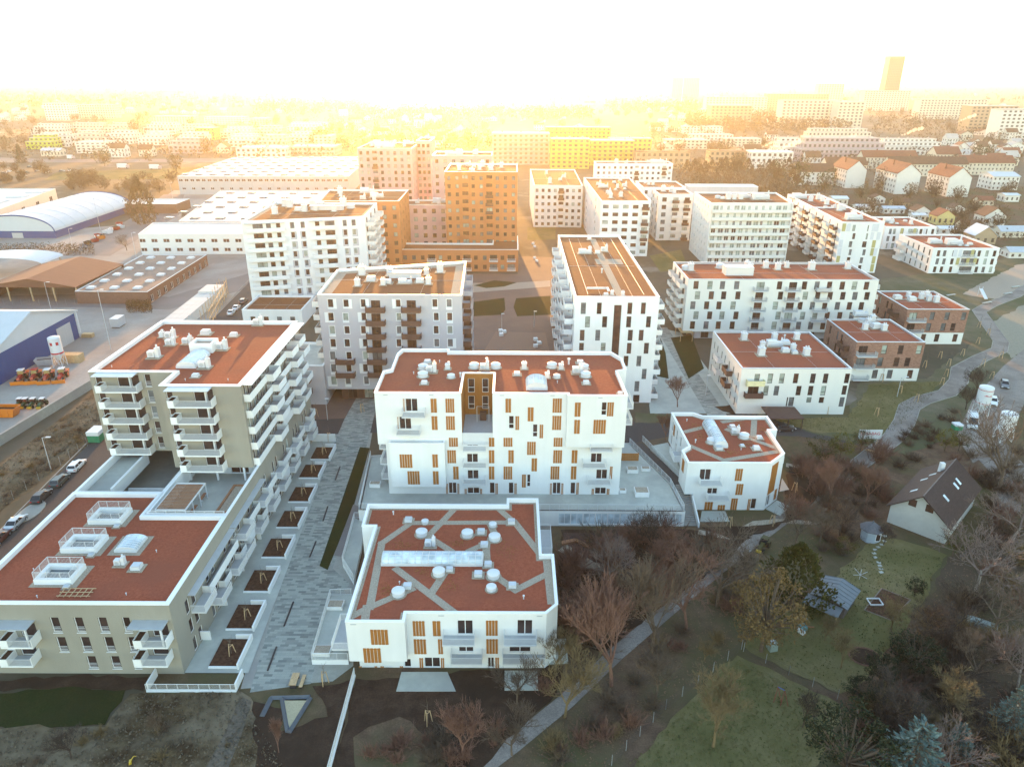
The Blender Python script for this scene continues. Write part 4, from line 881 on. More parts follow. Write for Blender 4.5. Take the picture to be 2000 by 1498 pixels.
shed('warehouse', 'large grey warehouse with a pale ribbed roof dotted with skylights', [(-211, 465), (-104, 468), (-112, 590), (-217, 580)], 11.2, SHEDW, ROOFW, [(0, 30, 2.4, 8, 1.6), (0, 18, 2.2, 3, 1.4)], (12, 7, 3, 0), 'warehouse')
shed('warehouse', 'long white warehouse roof behind the two-storey office bar', [(-154, 333), (-93, 331), (-104, 429), (-170, 427)], 8, SHEDW, ROOFW, None, (6, 6, 3, 0), 'warehouse')
p = P(270, 458, 8); shed('office_building', 'white two-storey office bar with brown ribbon windows', [(-157, 300.5), (-92, 302), (-92, 326), (-162.5, 326)], 8.5, WHITE2, ROOFW, [(0, 26, 2.6, 1.2, 1.5), (0, 26, 2.6, 5, 1.5)], 0, 'office building')
shed('workshop', 'brown flat-roofed workshop with rows of white roof domes', [(-144.3, 229), (-120.3, 228.6), (-121.7, 282), (-147, 282)], 4.2, mat('brown_fascia', (.20, .10, .07), .8), mat('bitumen_roof', (.20, .16, .14), .95, .2, 1, big=(.1, (.27, .2, .16), .7)), [(1, 10, 2.2, .3, 2.2)], (3, 6, 2.0, 1), 'workshop')
shed('depot_building', 'grey flat depot with long skylight ribs at the left edge', [(-312, 342), (-252, 342), (-269, 432), (-326, 432)], 8, SHEDW, ROOFW, [(1, 5, 4, 2, 3)], (2, 5, 7, 1), 'depot')
shed('canopy_roof', 'low white canopy roof beyond the arched blue hall', rect(-214, -184, 398, 416), 5, mat('brown_fascia', (.2, .1, .07)), ROOFW, None, 0, 'canopy')
# arched hall
def arch(label, x0, x1, y0, y1, zw, za, name='arched_hall'):
    t = thing(name, ((x0+x1)/2, (y0+y1)/2, 0), label, 'hall'); mb = MB(); mb.bx(x0, x1, y0, y1, 0, zw); mb.build('wall', BLUEW, t); mb = MB(); n = 20; c, r = (x0+x1)/2, (x1-x0)/2
    pt = lambda k, y: (c-r*1.005*math.cos(PI*k/n), y, zw+(za-zw)*math.sin(PI*k/n))
    for k in range(n): mb.face([pt(k, y0-.2), pt(k+1, y0-.2), pt(k+1, y1+.2), pt(k, y1+.2)])
    for y in (y0-.1, y1+.1): mb.face([pt(k, y) for k in range(n+1)])
    mb.build('membrane_roof', TARP, t)
    mb = MB()
    for k in range(n):
        for y in lin(y0-.22, y1+.22, 9): mb.tube(pt(k, y), pt(k+1, y), .12, n=4, cap=False)
    mb.build('rib', TARP, t); mb = MB()
    for k in range(n):
        for y in (y0-.25, y1+.25): mb.tube(pt(k, y), pt(k+1, y), .3, n=4, cap=False)
    mb.build('edge_trim', BLUEW, t); mb = MB(); mb.bx(c-2, c+3, y0-.06, y0-.01, 0, 2.4); mb.build('gate', SHEDW, t); return t
arch('white arched tent hall with a blue base wall', -248, -211.8, 332, 404, 3.2, 10.4)
t = thing('arched_canopy', (-205, 262, 0), 'small white arched canopy behind the brown open hall', 'canopy'); mb = MB(); n = 14
pt = lambda k, y: (-190-15.*math.cos(PI*k/n), y, 5.0+2.2*math.sin(PI*k/n))
for k in range(n): mb.hexa([pt(k, 262), pt(k+1, 262), pt(k+1, 276), pt(k, 276)], [Vector(pt(k, 262))+Vector((0, 0, .15)), Vector(pt(k+1, 262))+Vector((0, 0, .15)), Vector(pt(k+1, 276))+Vector((0, 0, .15)), Vector(pt(k, 276))+Vector((0, 0, .15))])
mb.build('membrane_roof', TARP, t)
for x in (-204, -176):
    for y in (263, 275): mb = MB(); mb.bx(x-.15, x+.15, y-.15, y+.15, 0, 5.3); mb.build('post', WOODP, t)
# open brown hall
t = thing('open_hall', (-160, 246, 0), 'open-fronted hall with a rust-brown gable roof', 'hall'); BR = mat('rust_brown_roof', (.20, .085, .05), .8, .12, .6, sc=(.3, 4, 1))
mb = MB(); x0, x1, xr, y0, y1 = -176, -145, -160.5, 231, 263
mb.hexa([(x0, y0, 4.8), (xr, y0, 7.6), (xr, y1, 7.6), (x0, y1, 4.8)], [(x0, y0, 5.0), (xr, y0, 7.8), (xr, y1, 7.8), (x0, y1, 5.0)]); mb.hexa([(xr, y0, 7.6), (x1, y0, 4.8), (x1, y1, 4.8), (xr, y1, 7.6)], [(xr, y0, 7.8), (x1, y0, 5.0), (x1, y1, 5.0), (xr, y1, 7.8)])
mb.face([(x0, y0+.2, 4.8), (x1, y0+.2, 4.8), (xr, y0+.2, 7.6)]); mb.build('roof', BR, t)
mb = MB(); mb.bx(x0, x1, y1-.4, y1-.2, 0, 4.9); mb.bx(x0, x0+.2, y0, y1-.4, 0, 4.9); mb.build('wall', mat('brown_fascia', (.2, .1, .07)), t)
for x in lin(x0+.3, x1-.3, 5): mb = MB(); mb.bx(x-.2, x+.2, y0+.3, y0+.7, 0, 4.8); mb.build('post', WOODP, t)
# near blue hall
t = thing('blue_hall', (-140, 178, 0), 'near blue-walled hall with a white gabled membrane roof and grey gate', 'hall'); X = -125.3
mb = MB(); mb.bx(-185, X, 160, 196.5, 0, 7.2); mb.build('wall', BLUEW, t)
mb = MB(); mb.face([(X+.02, 160, 7.2), (X+.02, 196.5, 7.2), (X+.02, 196.5, 7.9), (X+.02, 178, 13.3), (X+.02, 160, 7.9)]); mb.build('gable', TARP, t)
mb = MB()
for (ya, yb) in ((159.4, 178), (197.1, 178)): mb.hexa([(-186, ya, 7.5), (X+.5, ya, 7.5), (X+.5, yb, 13.2), (-186, yb, 13.2)], [(-186, ya, 7.9), (X+.5, ya, 7.9), (X+.5, yb, 13.6), (-186, yb, 13.6)])
mb.build('membrane_roof', TARP, t); mb = MB(); mb.bx(X+.01, X+.12, 186.5, 193, 0, 5.6); mb.build('gate', SHEDW, t); mb = MB(); mb.bx(X-.1, X+.3, 195.9, 196.8, 0, 7.9); mb.build('corner_trim', TARP, t)
# ------------------------------------------------------------------ the ground and what is laid on it
def groundmat(name, a, b_, c, s1=.35, s2=.03, fine=4.0, rough=1):
    m, nt, bs = nmat(name)
    f1 = ramp(nt, noise(nt, fine, 6, .75), [(.3, (0, 0, 0)), (.7, (1, 1, 1))]); f2 = ramp(nt, noise(nt, s1, 4, .6), [(.38, (0, 0, 0)), (.62, (1, 1, 1))]); f3 = ramp(nt, noise(nt, s2, 4, .65), [(.42, (0, 0, 0)), (.6, (1, 1, 1))])
    o = mixc(nt, f1, sc3(a, .7), sc3(a, 1.25)); o2 = mixc(nt, f1, sc3(b_, .7), sc3(b_, 1.3)); o = mixc(nt, f2, o, o2); o = mixc(nt, f3, o, c)
    nt.links.new(o, bs.inputs['Base Color']); bs.inputs['Roughness'].default_value = rough; bs.inputs['Specular IOR Level'].default_value = .05
    bn = N(nt, 'ShaderNodeBump'); bn.inputs['Strength'].default_value = .5; bn.inputs['Distance'].default_value = .08; nt.links.new(f1, bn.inputs['Height']); nt.links.new(bn.outputs[0], bs.inputs['Normal'])
    return m
LITTER = groundmat('leaf_litter', (.115, .073, .052), (.16, .104, .07), (.10, .09, .047), .5, .05, 5)
GRASS = groundmat('winter_grass', (.165, .14, .062), (.21, .17, .088), (.13, .12, .05), .4, .06, 6)
GRASSD = groundmat('dark_turf', (.030, .040, .014), (.040, .042, .016), (.034, .036, .016), .4, .06, 6)
MEADOW = groundmat('worn_meadow', (.125, .118, .075), (.165, .14, .098), (.095, .102, .055), .22, .035, 4)
RUBBLE = groundmat('rubble_ground', (.125, .090, .052), (.055, .036, .022), (.19, .148, .10), .45, .13, 2.2)
SOILG = groundmat('turned_soil', (.055, .034, .024), (.078, .050, .036), (.046, .031, .023), .5, .07, 5)
ASPH = mat('asphalt', (.075, .066, .064), .9, .2, 4, big=(.09, (.10, .085, .08), .6))
ASPH2 = mat('grey_asphalt', (.17, .15, .145), .9, .14, 2.5, big=(.07, (.22, .19, .18), .7))
YARD = mat('concrete_yard', (.31, .29, .265), .9, .1, 1.2, big=(.05, (.23, .20, .18), .8))
GRAVELP = mat('gravel_track', (.25, .215, .19), .95, .3, 5, big=(.2, (.17, .14, .12), .8))
PLAZA = mat('brown_plaza_paving', (.16, .105, .085), .85, .12, 2, big=(.1, (.13, .085, .07), .7))
def pavermat():
    m, nt, b = nmat('mixed_grey_pavers'); g = N(nt, 'ShaderNodeNewGeometry'); t = N(nt, 'ShaderNodeTexBrick'); nt.links.new(g.outputs['Position'], t.inputs[0])
    t.inputs['Color1'].default_value = (.33, .335, .295, 1); t.inputs['Color2'].default_value = (.12, .125, .12, 1); t.inputs['Mortar'].default_value = (.22, .22, .23, 1)
    t.inputs['Scale'].default_value = 1; t.inputs['Brick Width'].default_value = 1.1; t.inputs['Row Height'].default_value = .4; t.inputs['Mortar Size'].default_value = .01; t.inputs['Bias'].default_value = -.25
    nt.links.new(t.outputs[0], b.inputs['Base Color']); b.inputs['Roughness'].default_value = .85; return m
PAVER = pavermat()
def citymat():
    m, nt, bs = nmat('far_plain'); g = noise(nt, .02, 8, .7)
    o = ramp(nt, g, [(.35, (.055, .05, .028)), (.48, (.10, .075, .05)), (.56, (.075, .06, .035)), (.66, (.20, .17, .14))])
    nt.links.new(o, bs.inputs['Base Color']); bs.inputs['Roughness'].default_value = 1; return m
g = MB(); g.face([(-8900, -300, 0), (8900, -300, 0), (8900, 10800, 0), (-8900, 10800, 0)]); struct('ground', g, citymat())
LV = [0]
SOFT = ('lawn', 'rubble', 'soil', 'meadow', 'litter', 'slope', 'bed', 'floor', 'sand', 'frost', 'allot')
def patch(name, pts, m, lv=None, px=True, kind='structure'):
    LV[0] += 1; zz = .0016*(LV[0] if lv is None else lv); mb = MB(); w = [Vector(P(*p)[:2]) if px else Vector(p[:2]) for p in pts]
    if any(k in name for k in SOFT):        # natural edge
        r2 = random.Random(LV[0]); o = []
        for a, b in zip(w, w[1:]+w[:1]):
            L = (b-a).length; n = max(1, min(60, int(L/1.3))); e = (b-a)/n; nn = Vector((-e.y, e.x)); nn = nn/max(1e-6, nn.length); d = 0
            for k in range(n):
                d = d*.6+r2.uniform(-.4, .4) if k else 0; o.append(a+e*k+nn*d)
        w = o
    mb.face([(p.x, p.y, zz) for p in w]); return struct(name, mb, m, kind)
patch('leaf_litter_floor', [(-45, 40), (140, 40), (190, 130), (160, 190), (30, 128), (-20, 100), (-45, 70)], LITTER, px=False)
patch('industrial_yard', [(-300, 900), (-30, 868), (180, 757), (300, 690), (500, 570), (500, 480), (690, 372), (340, 372), (240, 440), (-300, 480)], YARD)
patch('industrial_road', [(-100, 610), (160, 600), (330, 605), (500, 560), (500, 530), (330, 580), (140, 575), (-100, 580)], ASPH2)
patch('industrial_road', [(120, 500), (215, 500), (350, 420), (360, 380), (320, 380), (250, 430)], ASPH2)
patch('rubble_ground', [(-60, 985), (0, 905), (180, 770), (225, 735), (215, 815), (203, 850), (0, 1000), (-60, 1040)], RUBBLE)
rx = lambda y: -80.3-9*(y-104)/115
patch('street', [(rx(50)-5, 50), (rx(50)+6, 50), (rx(215)+4.5, 215), (rx(420)+4.5, 420), (rx(420)-4.5, 420), (rx(215)-4.5, 215)], ASPH, px=False)
patch('pavement', [(-75.6, 50), (-67.3, 50), (-67.3, 140), (-80, 140), (-78.5, 104)], CONC, px=False)
mb = MB()
for y in range(50, 260, 6):
    for dx in (-5.3,): mb.hexa([(rx(y)+dx-.1, y, 0), (rx(y)+dx+.1, y, 0), (rx(y+6)+dx+.1, y+6, 0), (rx(y+6)+dx-.1, y+6, 0)], [(rx(y)+dx-.1, y, .13), (rx(y)+dx+.1, y, .13), (rx(y+6)+dx+.1, y+6, .13), (rx(y+6)+dx-.1, y+6, .13)])
struct('kerb', mb, CONC)
# middle of the estate
patch('estate_ground', [(470, 1345), (650, 1330), (690, 1300), (700, 1000), (735, 800), (735, 760), (590, 780), (640, 870), (500, 1240)], CONC)
patch('pavement', [(590, 845), (742, 838), (745, 770), (590, 760)], PLAZA)
patch('street', [(590, 850), (742, 845), (742, 815), (590, 820)], ASPH)
patch('street', [(1215, 870), (1320, 850), (1560, 852), (1700, 872), (1735, 868), (1715, 850), (1560, 830), (1330, 815), (1215, 825)], ASPH)
patch('parking_bay', [(1505, 808), (1578, 806), (1605, 852), (1520, 848)], ASPH)
patch('paver_street', [(488, 1352), (520, 1240), (562, 1100), (602, 990), (642, 890), (672, 820), (700, 770), (742, 765), (722, 850), (702, 920), (683, 1000), (650, 1110), (683, 1140), (640, 1200), (607, 1335)], PAVER)
patch('turf_strip', [(703, 873), (722, 875), (692, 985), (640, 1113), (624, 1105)], GRASSD)
patch('side_paving', [(690, 985), (652, 1085), (690, 1090), (705, 990)], ASPH2)
patch('plaza', [(-11, 150), (13.8, 150), (13.4, 222), (36, 222), (36, 296), (2, 300), (2, 270), (-48, 272), (-47, 185), (-11, 185)], PLAZA, px=False)
patch('plaza_paving', [(940, 695), (968, 648), (1065, 650), (1075, 695)], mat('rust_plaza_paving', (.20, .125, .095), .85, .1, 3))
patch('planting', [(925, 590), (985, 582), (987, 605), (980, 615), (925, 618)], GRASSD); patch('planting', [(1008, 583), (1075, 578), (1078, 615), (1010, 618), (1003, 600)], GRASSD)
patch('pale_plaza_curve', [(918, 572), (1075, 560), (1075, 548), (1000, 553), (918, 553)], mat('sand_paving', (.34, .27, .21), .9, .1, 2))
patch('planting', [(925, 558), (965, 548), (1010, 552), (985, 560), (950, 563)], GRASSD)
patch('green', [(1030, 470), (1085, 468), (1085, 445), (1030, 445)], GRASS); patch('green', [(1268, 500), (1330, 488), (1345, 525), (1290, 532)], GRASS)
patch('paved_square', [(1268, 792), (1286, 640), (1330, 650), (1400, 745), (1480, 800), (1440, 808), (1270, 808)], CONCL)
patch('paver_strip', [(1382, 812), (1280, 640), (1303, 640), (1420, 812)], PAVER)
patch('green', [(1283, 735), (1290, 660), (1300, 690), (1306, 740)], GRASSD); patch('green', [(1310, 660), (1350, 655), (1375, 720), (1345, 740)], GRASSD)
patch('brown_bed', [(1240, 805), (1385, 812), (1395, 822), (1240, 826)], MEADOW); patch('brown_bed', [(1395, 795), (1440, 790), (1490, 815), (1440, 815)], SOILG)
# meadow and paths on the right
patch('meadow', [(1470, 806), (1660, 812), (1680, 745), (1810, 740), (1900, 670), (1715, 600), (1720, 545), (1860, 530), (2150, 460), (2150, 600), (1960, 760), (1870, 850), (1770, 890), (1600, 850)], MEADOW)
patch('grass_slope', [(1500, 815), (1655, 815), (1700, 750), (1850, 745), (1760, 800), (1740, 850), (1590, 845)], GRASS)
patch('frosty_meadow', [(1920, 640), (2100, 540), (2100, 620), (1975, 700)], mat('frosty_grass', (.24, .22, .17), 1, .15, 1.5))
patch('sand_play_area', [(1880, 575), (1980, 520), (2060, 500), (2040, 555), (1950, 585)], mat('sand_paving', (.34, .27, .21), .9, .1, 2))
patch('gravel_road', [(1868, 850), (1900, 780), (1960, 715), (2150, 560), (2150, 640), (2010, 770), (1960, 870), (1900, 905)], GRAVELP)
patch('garden_track', [(1895, 880), (1960, 860), (2010, 920), (1990, 1010), (1940, 1000), (1950, 940)], GRAVELP)
def polypath(name, pts, ws, m):
    w = [Vector(P(*p)) for p in pts]; L, R_ = [], []
    for i, p in enumerate(w):
        d = (w[min(i+1, len(w)-1)]-w[max(i-1, 0)]); n = Vector((-d.y, d.x, 0)).normalized(); h = ws[min(i, len(ws)-1)]/2; L.append(p+n*h); R_.append(p-n*h)
    LV[0] += 1; zz = .0016*LV[0]; mb = MB()
    for i in range(len(w)-1): mb.face([(L[i].x, L[i].y, zz), (R_[i].x, R_[i].y, zz), (R_[i+1].x, R_[i+1].y, zz), (L[i+1].x, L[i+1].y, zz)])
    struct(name, mb, m); 
    return L, R_
pl_, pr_ = polypath('path', [(900, 1530), (1000, 1455), (1105, 1370), (1200, 1280), (1300, 1195), (1400, 1112), (1480, 1050), (1560, 990), (1640, 935), (1700, 890), (1745, 855), (1766, 825), (1776, 795), (1800, 782), (1850, 768), (1872, 745), (1876, 722), (1915, 700), (1952, 684), (1955, 668), (1935, 640), (1912, 608), (1935, 595), (1980, 578), (2060, 530)], [2.2, 2.2, 2.2, 2.2, 2.2, 2.3, 2.4, 2.6, 3, 3.6, 4, 4.2, 4.4, 4.2, 4, 4.2, 4.4, 4, 4, 4, 4, 4], GRAVELP)
mb = MB()
for A in (pl_[8:], pr_[8:]):
    for a, b in zip(A, A[1:]): mb.tube((a.x, a.y, .07), (b.x, b.y, .07), .09, n=4)
struct('path_edging', mb, CONC)
patch('soil_garden', [(695, 1325), (640, 1530), (900, 1530), (1010, 1430), (1075, 1370), (1100, 1300), (1000, 1310)], SOILG)
patch('playground_soil', [(1095, 1035), (1350, 1035), (1420, 1040), (1470, 1050), (1330, 1160), (1180, 1275), (1095, 1240)], SOILG)
patch('playground_floor', [(1100, 1040), (1230, 1036), (1240, 1075), (1160, 1120), (1098, 1080)], mat('dark_red_floor', (.075, .045, .040), .95, .2, 3))
patch('rubble_strip', [(690, 1440), (720, 1420), (780, 1400), (860, 1450), (870, 1530), (700, 1530)], LITTER)
for pts in ([(1090, 1075), (1105, 1062), (1160, 1098), (1200, 1108), (1195, 1120), (1140, 1108)], [(1092, 1180), (1150, 1165), (1200, 1152), (1202, 1160), (1150, 1175), (1092, 1188)], [(1365, 1035), (1420, 1044), (1470, 1018), (1530, 1013), (1600, 1020), (1600, 1026), (1530, 1022), (1475, 1028), (1425, 1054), (1363, 1044)], [(1535, 905), (1580, 910), (1600, 925), (1590, 930), (1560, 918), (1535, 912)]):
    patch('stone_edging', pts, GRAVEL)
patch('side_soil', [(1370, 1030), (1530, 1018), (1540, 910), (1600, 930), (1590, 980), (1540, 1020), (1440, 1060)], SOILG)
patch('front_soil', [(-200, 1328), (290, 1322), (280, 1350), (-200, 1352)], SOILG)
patch('dark_lawn', [(-200, 1345), (245, 1348), (205, 1416), (-200, 1425)], GRASSD)
patch('rubble_ground', [(255, 1355), (470, 1350), (500, 1380), (560, 1530), (-200, 1550), (-200, 1425), (205, 1420)], RUBBLE)
patch('gravel_track', [(380, 1540), (440, 1430), (470, 1360), (492, 1370), (470, 1440), (430, 1540)], mat('dark_gravel', (.13, .105, .08), 1, .4, 3))
patch('soil_heap_bed', [(495, 1370), (560, 1385), (540, 1430), (640, 1400), (610, 1340), (690, 1325), (640, 1540), (500, 1540)], SOILG)
patch('lawn', [(1190, 1540), (1440, 1280), (1520, 1315), (1640, 1375), (1625, 1440), (1560, 1540)], GRASS)
patch('lawn', [(1452, 1262), (1560, 1185), (1640, 1110), (1700, 1060), (1760, 1055), (1850, 1085), (1800, 1180), (1760, 1250), (1690, 1330), (1640, 1355)], GRASS)
patch('thicket_floor', [(1780, 1260), (1850, 1090), (1990, 1000), (2200, 1000), (2300, 1500), (1600, 1560), (1650, 1400)], groundmat('thicket_floor', (.075, .065, .038), (.11, .095, .052), (.095, .07, .05), .5, .06, 5))
# soil beds with white walls along the beige complex
beds = [(452, 1272, 'nearest'), (482, 1202, 'second'), (513, 1132, 'third'), (545, 1068, 'fourth'), (571, 1012, 'fifth'), (592, 964, 'sixth'), (611, 919, 'seventh'), (632, 884, 'farthest')]
pave = MB()
patch('terrace_paving', [(-41.5, 69.3), (-33.4, 69.3), (-36.8, 134), (-41.5, 134)], CONCL, px=False)
def stake(label, x, y, z0=0, h=1.7, group='staked young trees', tw=1.6):
    t = thing('staked_sapling', (x, y, z0), label, 'young tree', group)
    for k in range(3):
        a = 2.1*k+.4; mb = MB(); mb.tube((x+.55*math.cos(a), y+.55*math.sin(a), z0), (x+.3*math.cos(a), y+.3*math.sin(a), z0+h), .055, n=6); mb.build('stake', WOODP, t)
    mb = MB()
    for k in range(3):
        a, b_ = 2.1*k+.4, 2.1*(k+1)+.4; mb.tube((x+.32*math.cos(a), y+.32*math.sin(a), z0+h-.1), (x+.32*math.cos(b_), y+.32*math.sin(b_), z0+h-.1), .045, n=4)
    mb.build('cross_bar', WOODP, t)
    mb = MB(); mb.tube((x, y, z0), (x+.05, y, z0+h*tw), .035, .015, n=5); rr = random.Random(int(x*10+y))
    for k in range(9): a = rr.uniform(0, 6.3); zz = z0+h*rr.uniform(.8, tw-.1); mb.tube((x+.03, y, zz), (x+.6*math.cos(a), y+.6*math.sin(a), zz+.7), .018, .006, n=3, cap=False)
    mb.build('trunk', mat('young_bark', (.16, .12, .09), .9), t); return t
for k, (x, y, nm) in enumerate(beds):
    p = P(x, y, .3); t = thing('garden_bed', (p.x, p.y, 0), nm+' white-walled soil bed along the right side of the beige complex', 'garden bed', 'soil beds beside the paver street')
    mb = MB(); mb.bx(p.x-2.0, p.x+1.75, p.y-2.5, p.y+2.3, -.05, .3); mb.build('soil', SOIL, t)
    mb = MB(); mb.bx(p.x+1.76, p.x+2.0, p.y-2.9, p.y+2.55, -.05, 1.0); mb.bx(p.x-.2, p.x+1.759, p.y+2.31, p.y+2.55, -.05, .95); mb.bx(p.x-2.0, p.x+1.759, p.y-2.75, p.y-2.51, -.05, .3); mb.build('wall', WHITE, t)
    mb = MB(); mb.bx(p.x-5.6, p.x-3.6, p.y+2.3, p.y+2.5, 0, 1.5); mb.build('partition', WHITE, t)
    stake('young tree on wooden tripod stakes in the '+nm+' soil bed along the beige complex', p.x+.1, p.y-.3, .3, 1.4)
for k, (a, b) in enumerate((((523, 1310), (540, 1264)), ((555, 1223), (573, 1176)), ((605, 1088), (617, 1058)), ((631, 1018), (640, 990)), ((655, 938), (664, 912)))):
    a, b = P(*a), P(*b); mb = MB(); mb.tube((a.x, a.y, .1), (b.x, b.y, .1), .13, n=4); mb.build('drain_grate', FRAMED, None, label='dark slot drain in the row down the middle of the paver street', category='drain grate', group='slot drains of the paver street')
a, b = P(601, 862), P(655, 864); mb = MB(); mb.bx(a.x, b.x, a.y-.2, a.y+.1, 0, 1.6); mb.bx(a.x, b.x, a.y-.25, a.y+.15, 1.6, 1.7); mb.build('garden_wall', WHITE, None, label='free-standing white wall closing the row of soil beds at its far end', category='wall')
p = P(1703, 884); t = thing('bench', p, 'pale timber bench on the slope just below the site sign', 'bench'); mb = MB(); mb.box((p.x, p.y, .45), (2.6, .7, .1), 0, -.35); mb.build('seat', WOODP, t)
for dx in (-.9, .9): mb = MB(); mb.box((p.x+dx, p.y-dx*.36, .2), (.15, .6, .4), 0, -.35); mb.build('leg', CONC, t)
# front stair gate of the beige complex
t = thing('ramp_railing', (-38.5, 66.4, 0), 'white barred railing box at the front corner of the beige complex', 'railing'); railing('railing', t, [(P(290, 1345).x, 66.3), (P(465, 1345).x, 66.3)], .25, 1.0, .13)
mb = MB(); mb.bx(P(290, 1345).x, P(465, 1345).x, 66.2, 66.5, 0, .25); mb.bx(P(290, 1345).x, P(290, 1345).x+.2, 66.5, 68.9, 0, 1.2); mb.bx(P(465, 1345).x-.2, P(465, 1345).x, 66.5, 68.9, 0, 1.2); mb.build('plinth', WHITE, t)
# triangular sand pit
pts = [P(*p) for p in ((535, 1360), (606, 1360), (566, 1432), (556, 1425))]
t = thing('sand_pit', P(575, 1385), 'triangular sand pit with dark edging at the end of the paver street', 'sand pit'); mb = MB()
A = [P(550, 1371), P(600, 1371), P(566, 1424)]; mb.face([(q_.x, q_.y, .30) for q_ in A]); mb.build('sand', mat('sand', (.42, .36, .24), 1, .12, 4), t); mb = MB(); dk = mat('dark_edging', (.10, .11, .13), .7)
for a, b in ((P(530, 1364), P(606, 1362)), (P(606, 1364), P(564, 1432)), (P(552, 1366), P(563, 1430)), (P(530, 1364), P(512, 1400))): mb.tube((a.x, a.y, .15), (b.x, b.y, .15), .32, n=4)
mb.build('edging', dk, t)
def table(label, p, rz=0):
    t = thing('picnic_table', p, label, 'picnic table'); x, y = p[0], p[1]
    for k, (dx, w, h, nm) in enumerate(((0, .9, .75, 'table_top'), (1.0, .45, .45, 'seat'))):
        mb = MB(); mb.bx(x+dx-w/2, x+dx+w/2, y-1, y+1, h-.06, h); mb.build(nm, WOODP, t); 
        for s_ in (-.8, .8): mb = MB(); mb.bx(x+dx-w*.4, x+dx+w*.4, y+s_-.05, y+s_+.05, 0, h-.06); mb.build('leg', FRAMED, t)
table('pale timber picnic table with one bench at the foot of the paver street', P(576, 1334))
# long white fence at the bottom
a, b = P(693, 1320), P(640, 1520); t = thing('fence', a, 'long white picket fence running down beside the dark soil garden', 'fence'); railing('panel', t, [(a.x, a.y), (b.x, b.y)], 0.3, 1.1, .12)
mb = MB(); mb.hexa([(a.x-.12, a.y, 0), (a.x+.12, a.y, 0), (b.x+.12, b.y, 0), (b.x-.12, b.y, 0)], [(a.x-.12, a.y, .3), (a.x+.12, a.y, .3), (b.x+.12, b.y, .3), (b.x-.12, b.y, .3)]); mb.build('base', WHITE, t)
def meshfence(label, pts, h=1.6, n=10, base=False):
    w = [P(*p) for p in pts]; t = thing('mesh_fence', w[0], label, 'fence'); wires = MB(); 
    for a, b in zip(w, w[1:]):
        for z_ in lin(.1, h, 5): wires.tube((a.x, a.y, z_), (b.x, b.y, z_), .010, n=3, cap=False)
        L = (b-a).length; k = int(L/1.0)
        for q_ in range(k): p = a+(b-a)*(q_/k); wires.tube((p.x, p.y, .1), (p.x+(b.x-a.x)/k, p.y+(b.y-a.y)/k, h), .004, n=3, cap=False)
        m = max(1, int(L/2.6))
        for q_ in range(m+1): p = a+(b-a)*(q_/m); mb = MB(); mb.tube((p.x, p.y, 0), (p.x, p.y, h+.15), .032, n=6); mb.build('post', mat('post_grey', (.27, .28, .29), .6), t)
    wires.build('wire_mesh', FRAMED, t); return t
meshfence('wire mesh fence with pale posts between the leaf litter and the lower lawn', [(1165, 1525), (1300, 1385), (1448, 1268)], 1.5, base=True)
meshfence('wire mesh fence between the two lawns of the garden plots', [(1452, 1272), (1540, 1318), (1635, 1365)], 1.4, base=True)
meshfence('dark wire fence along the rubble strip above the street', [(-60, 1040), (0, 995), (100, 922), (203, 848)], 1.8)
meshfence('mesh fence of the industrial yard in front of the open brown hall', [(-60, 596), (60, 597), (147, 595)], 2.0)
# retaining wall of the yard
a, b = P(-120, 945), P(185, 755); mb = MB(); mb.hexa([(a.x-.25, a.y, 0), (a.x+.25, a.y, 0), (b.x+.25, b.y, 0), (b.x-.25, b.y, 0)], [(a.x-.25, a.y, 2.2), (a.x+.25, a.y, 2.2), (b.x+.25, b.y, 2.2), (b.x-.25, b.y, 2.2)])
mb.build('yard_wall', CONC, None, label='long grey concrete wall between the yard and the rubble strip', category='wall')
# lamps
def lamp(label, x, y, h, arm=1.2, az=0, group='street lamps'):
    t = thing('street_lamp', (x, y, 0), label, 'street lamp', group); mb = MB(); mb.tube((x, y, 0), (x, y, h), .09, .06, n=8); mb.build('pole', ZINC, t)
    mb = MB(); ex, ey = x+arm*math.cos(az), y+arm*math.sin(az); mb.tube((x, y, h-.02), (ex, ey, h+.15), .04, n=6); mb.build('arm', ZINC, t); mb = MB(); mb.box((ex, ey, h+.15), (.9, .35, .14), 0, az); mb.build('lamp_head', METALW, t); return t
for lb, bx_, by_, h in (('tall lamp post between the parked cars and the rubble strip', 100, 918, 7), ('tall thin lamp post behind the beige tower beside the yard road', 217, 683, 17), ('lamp post in front of the open brown hall and its fence', 100, 605, 9), ('tall lamp mast in front of the white arched hall', 196, 449, 16), ('lamp post at the near corner of the arched hall yard', 143, 488, 9), ('lamp post at the left end of the white office bar', 266, 502, 10),
                        ('lamp post on the meadow below the nearer brick block', 1752, 775, 5), ('lamp mast at the left end of the large warehouse', 339, 398, 12)):
    p = P(bx_, by_); lamp(lb, p.x, p.y, h)
for k, (x, y, lb) in enumerate(((980, 645, 'left lamp of the brown plaza'), (1043, 640, 'right lamp of the brown plaza'), (1378, 772, 'lamp on the pale paved square by the paver strip'), (640, 820, 'lamp in the yard under the grey block'))):
    p = P(x, y); lamp(lb+' with a small round head', p.x, p.y, 5, .3)
# stone cubes on the plaza
for k, (x, y) in enumerate(((978, 648), (985, 650), (979, 656), (1046, 665), (1053, 672), (1046, 678), (1044, 483), (1041, 477), (1048, 511), (1044, 505))):
    p = P(x, y); mb = MB(); mb.box((p.x, p.y, .4), (1.1, 1.1, .8), 0, .2); mb.build('stone_cube', WHITE, None, label='white stone seat cube of the plaza clusters', category='seat cube', group='white seat cubes on the plaza')
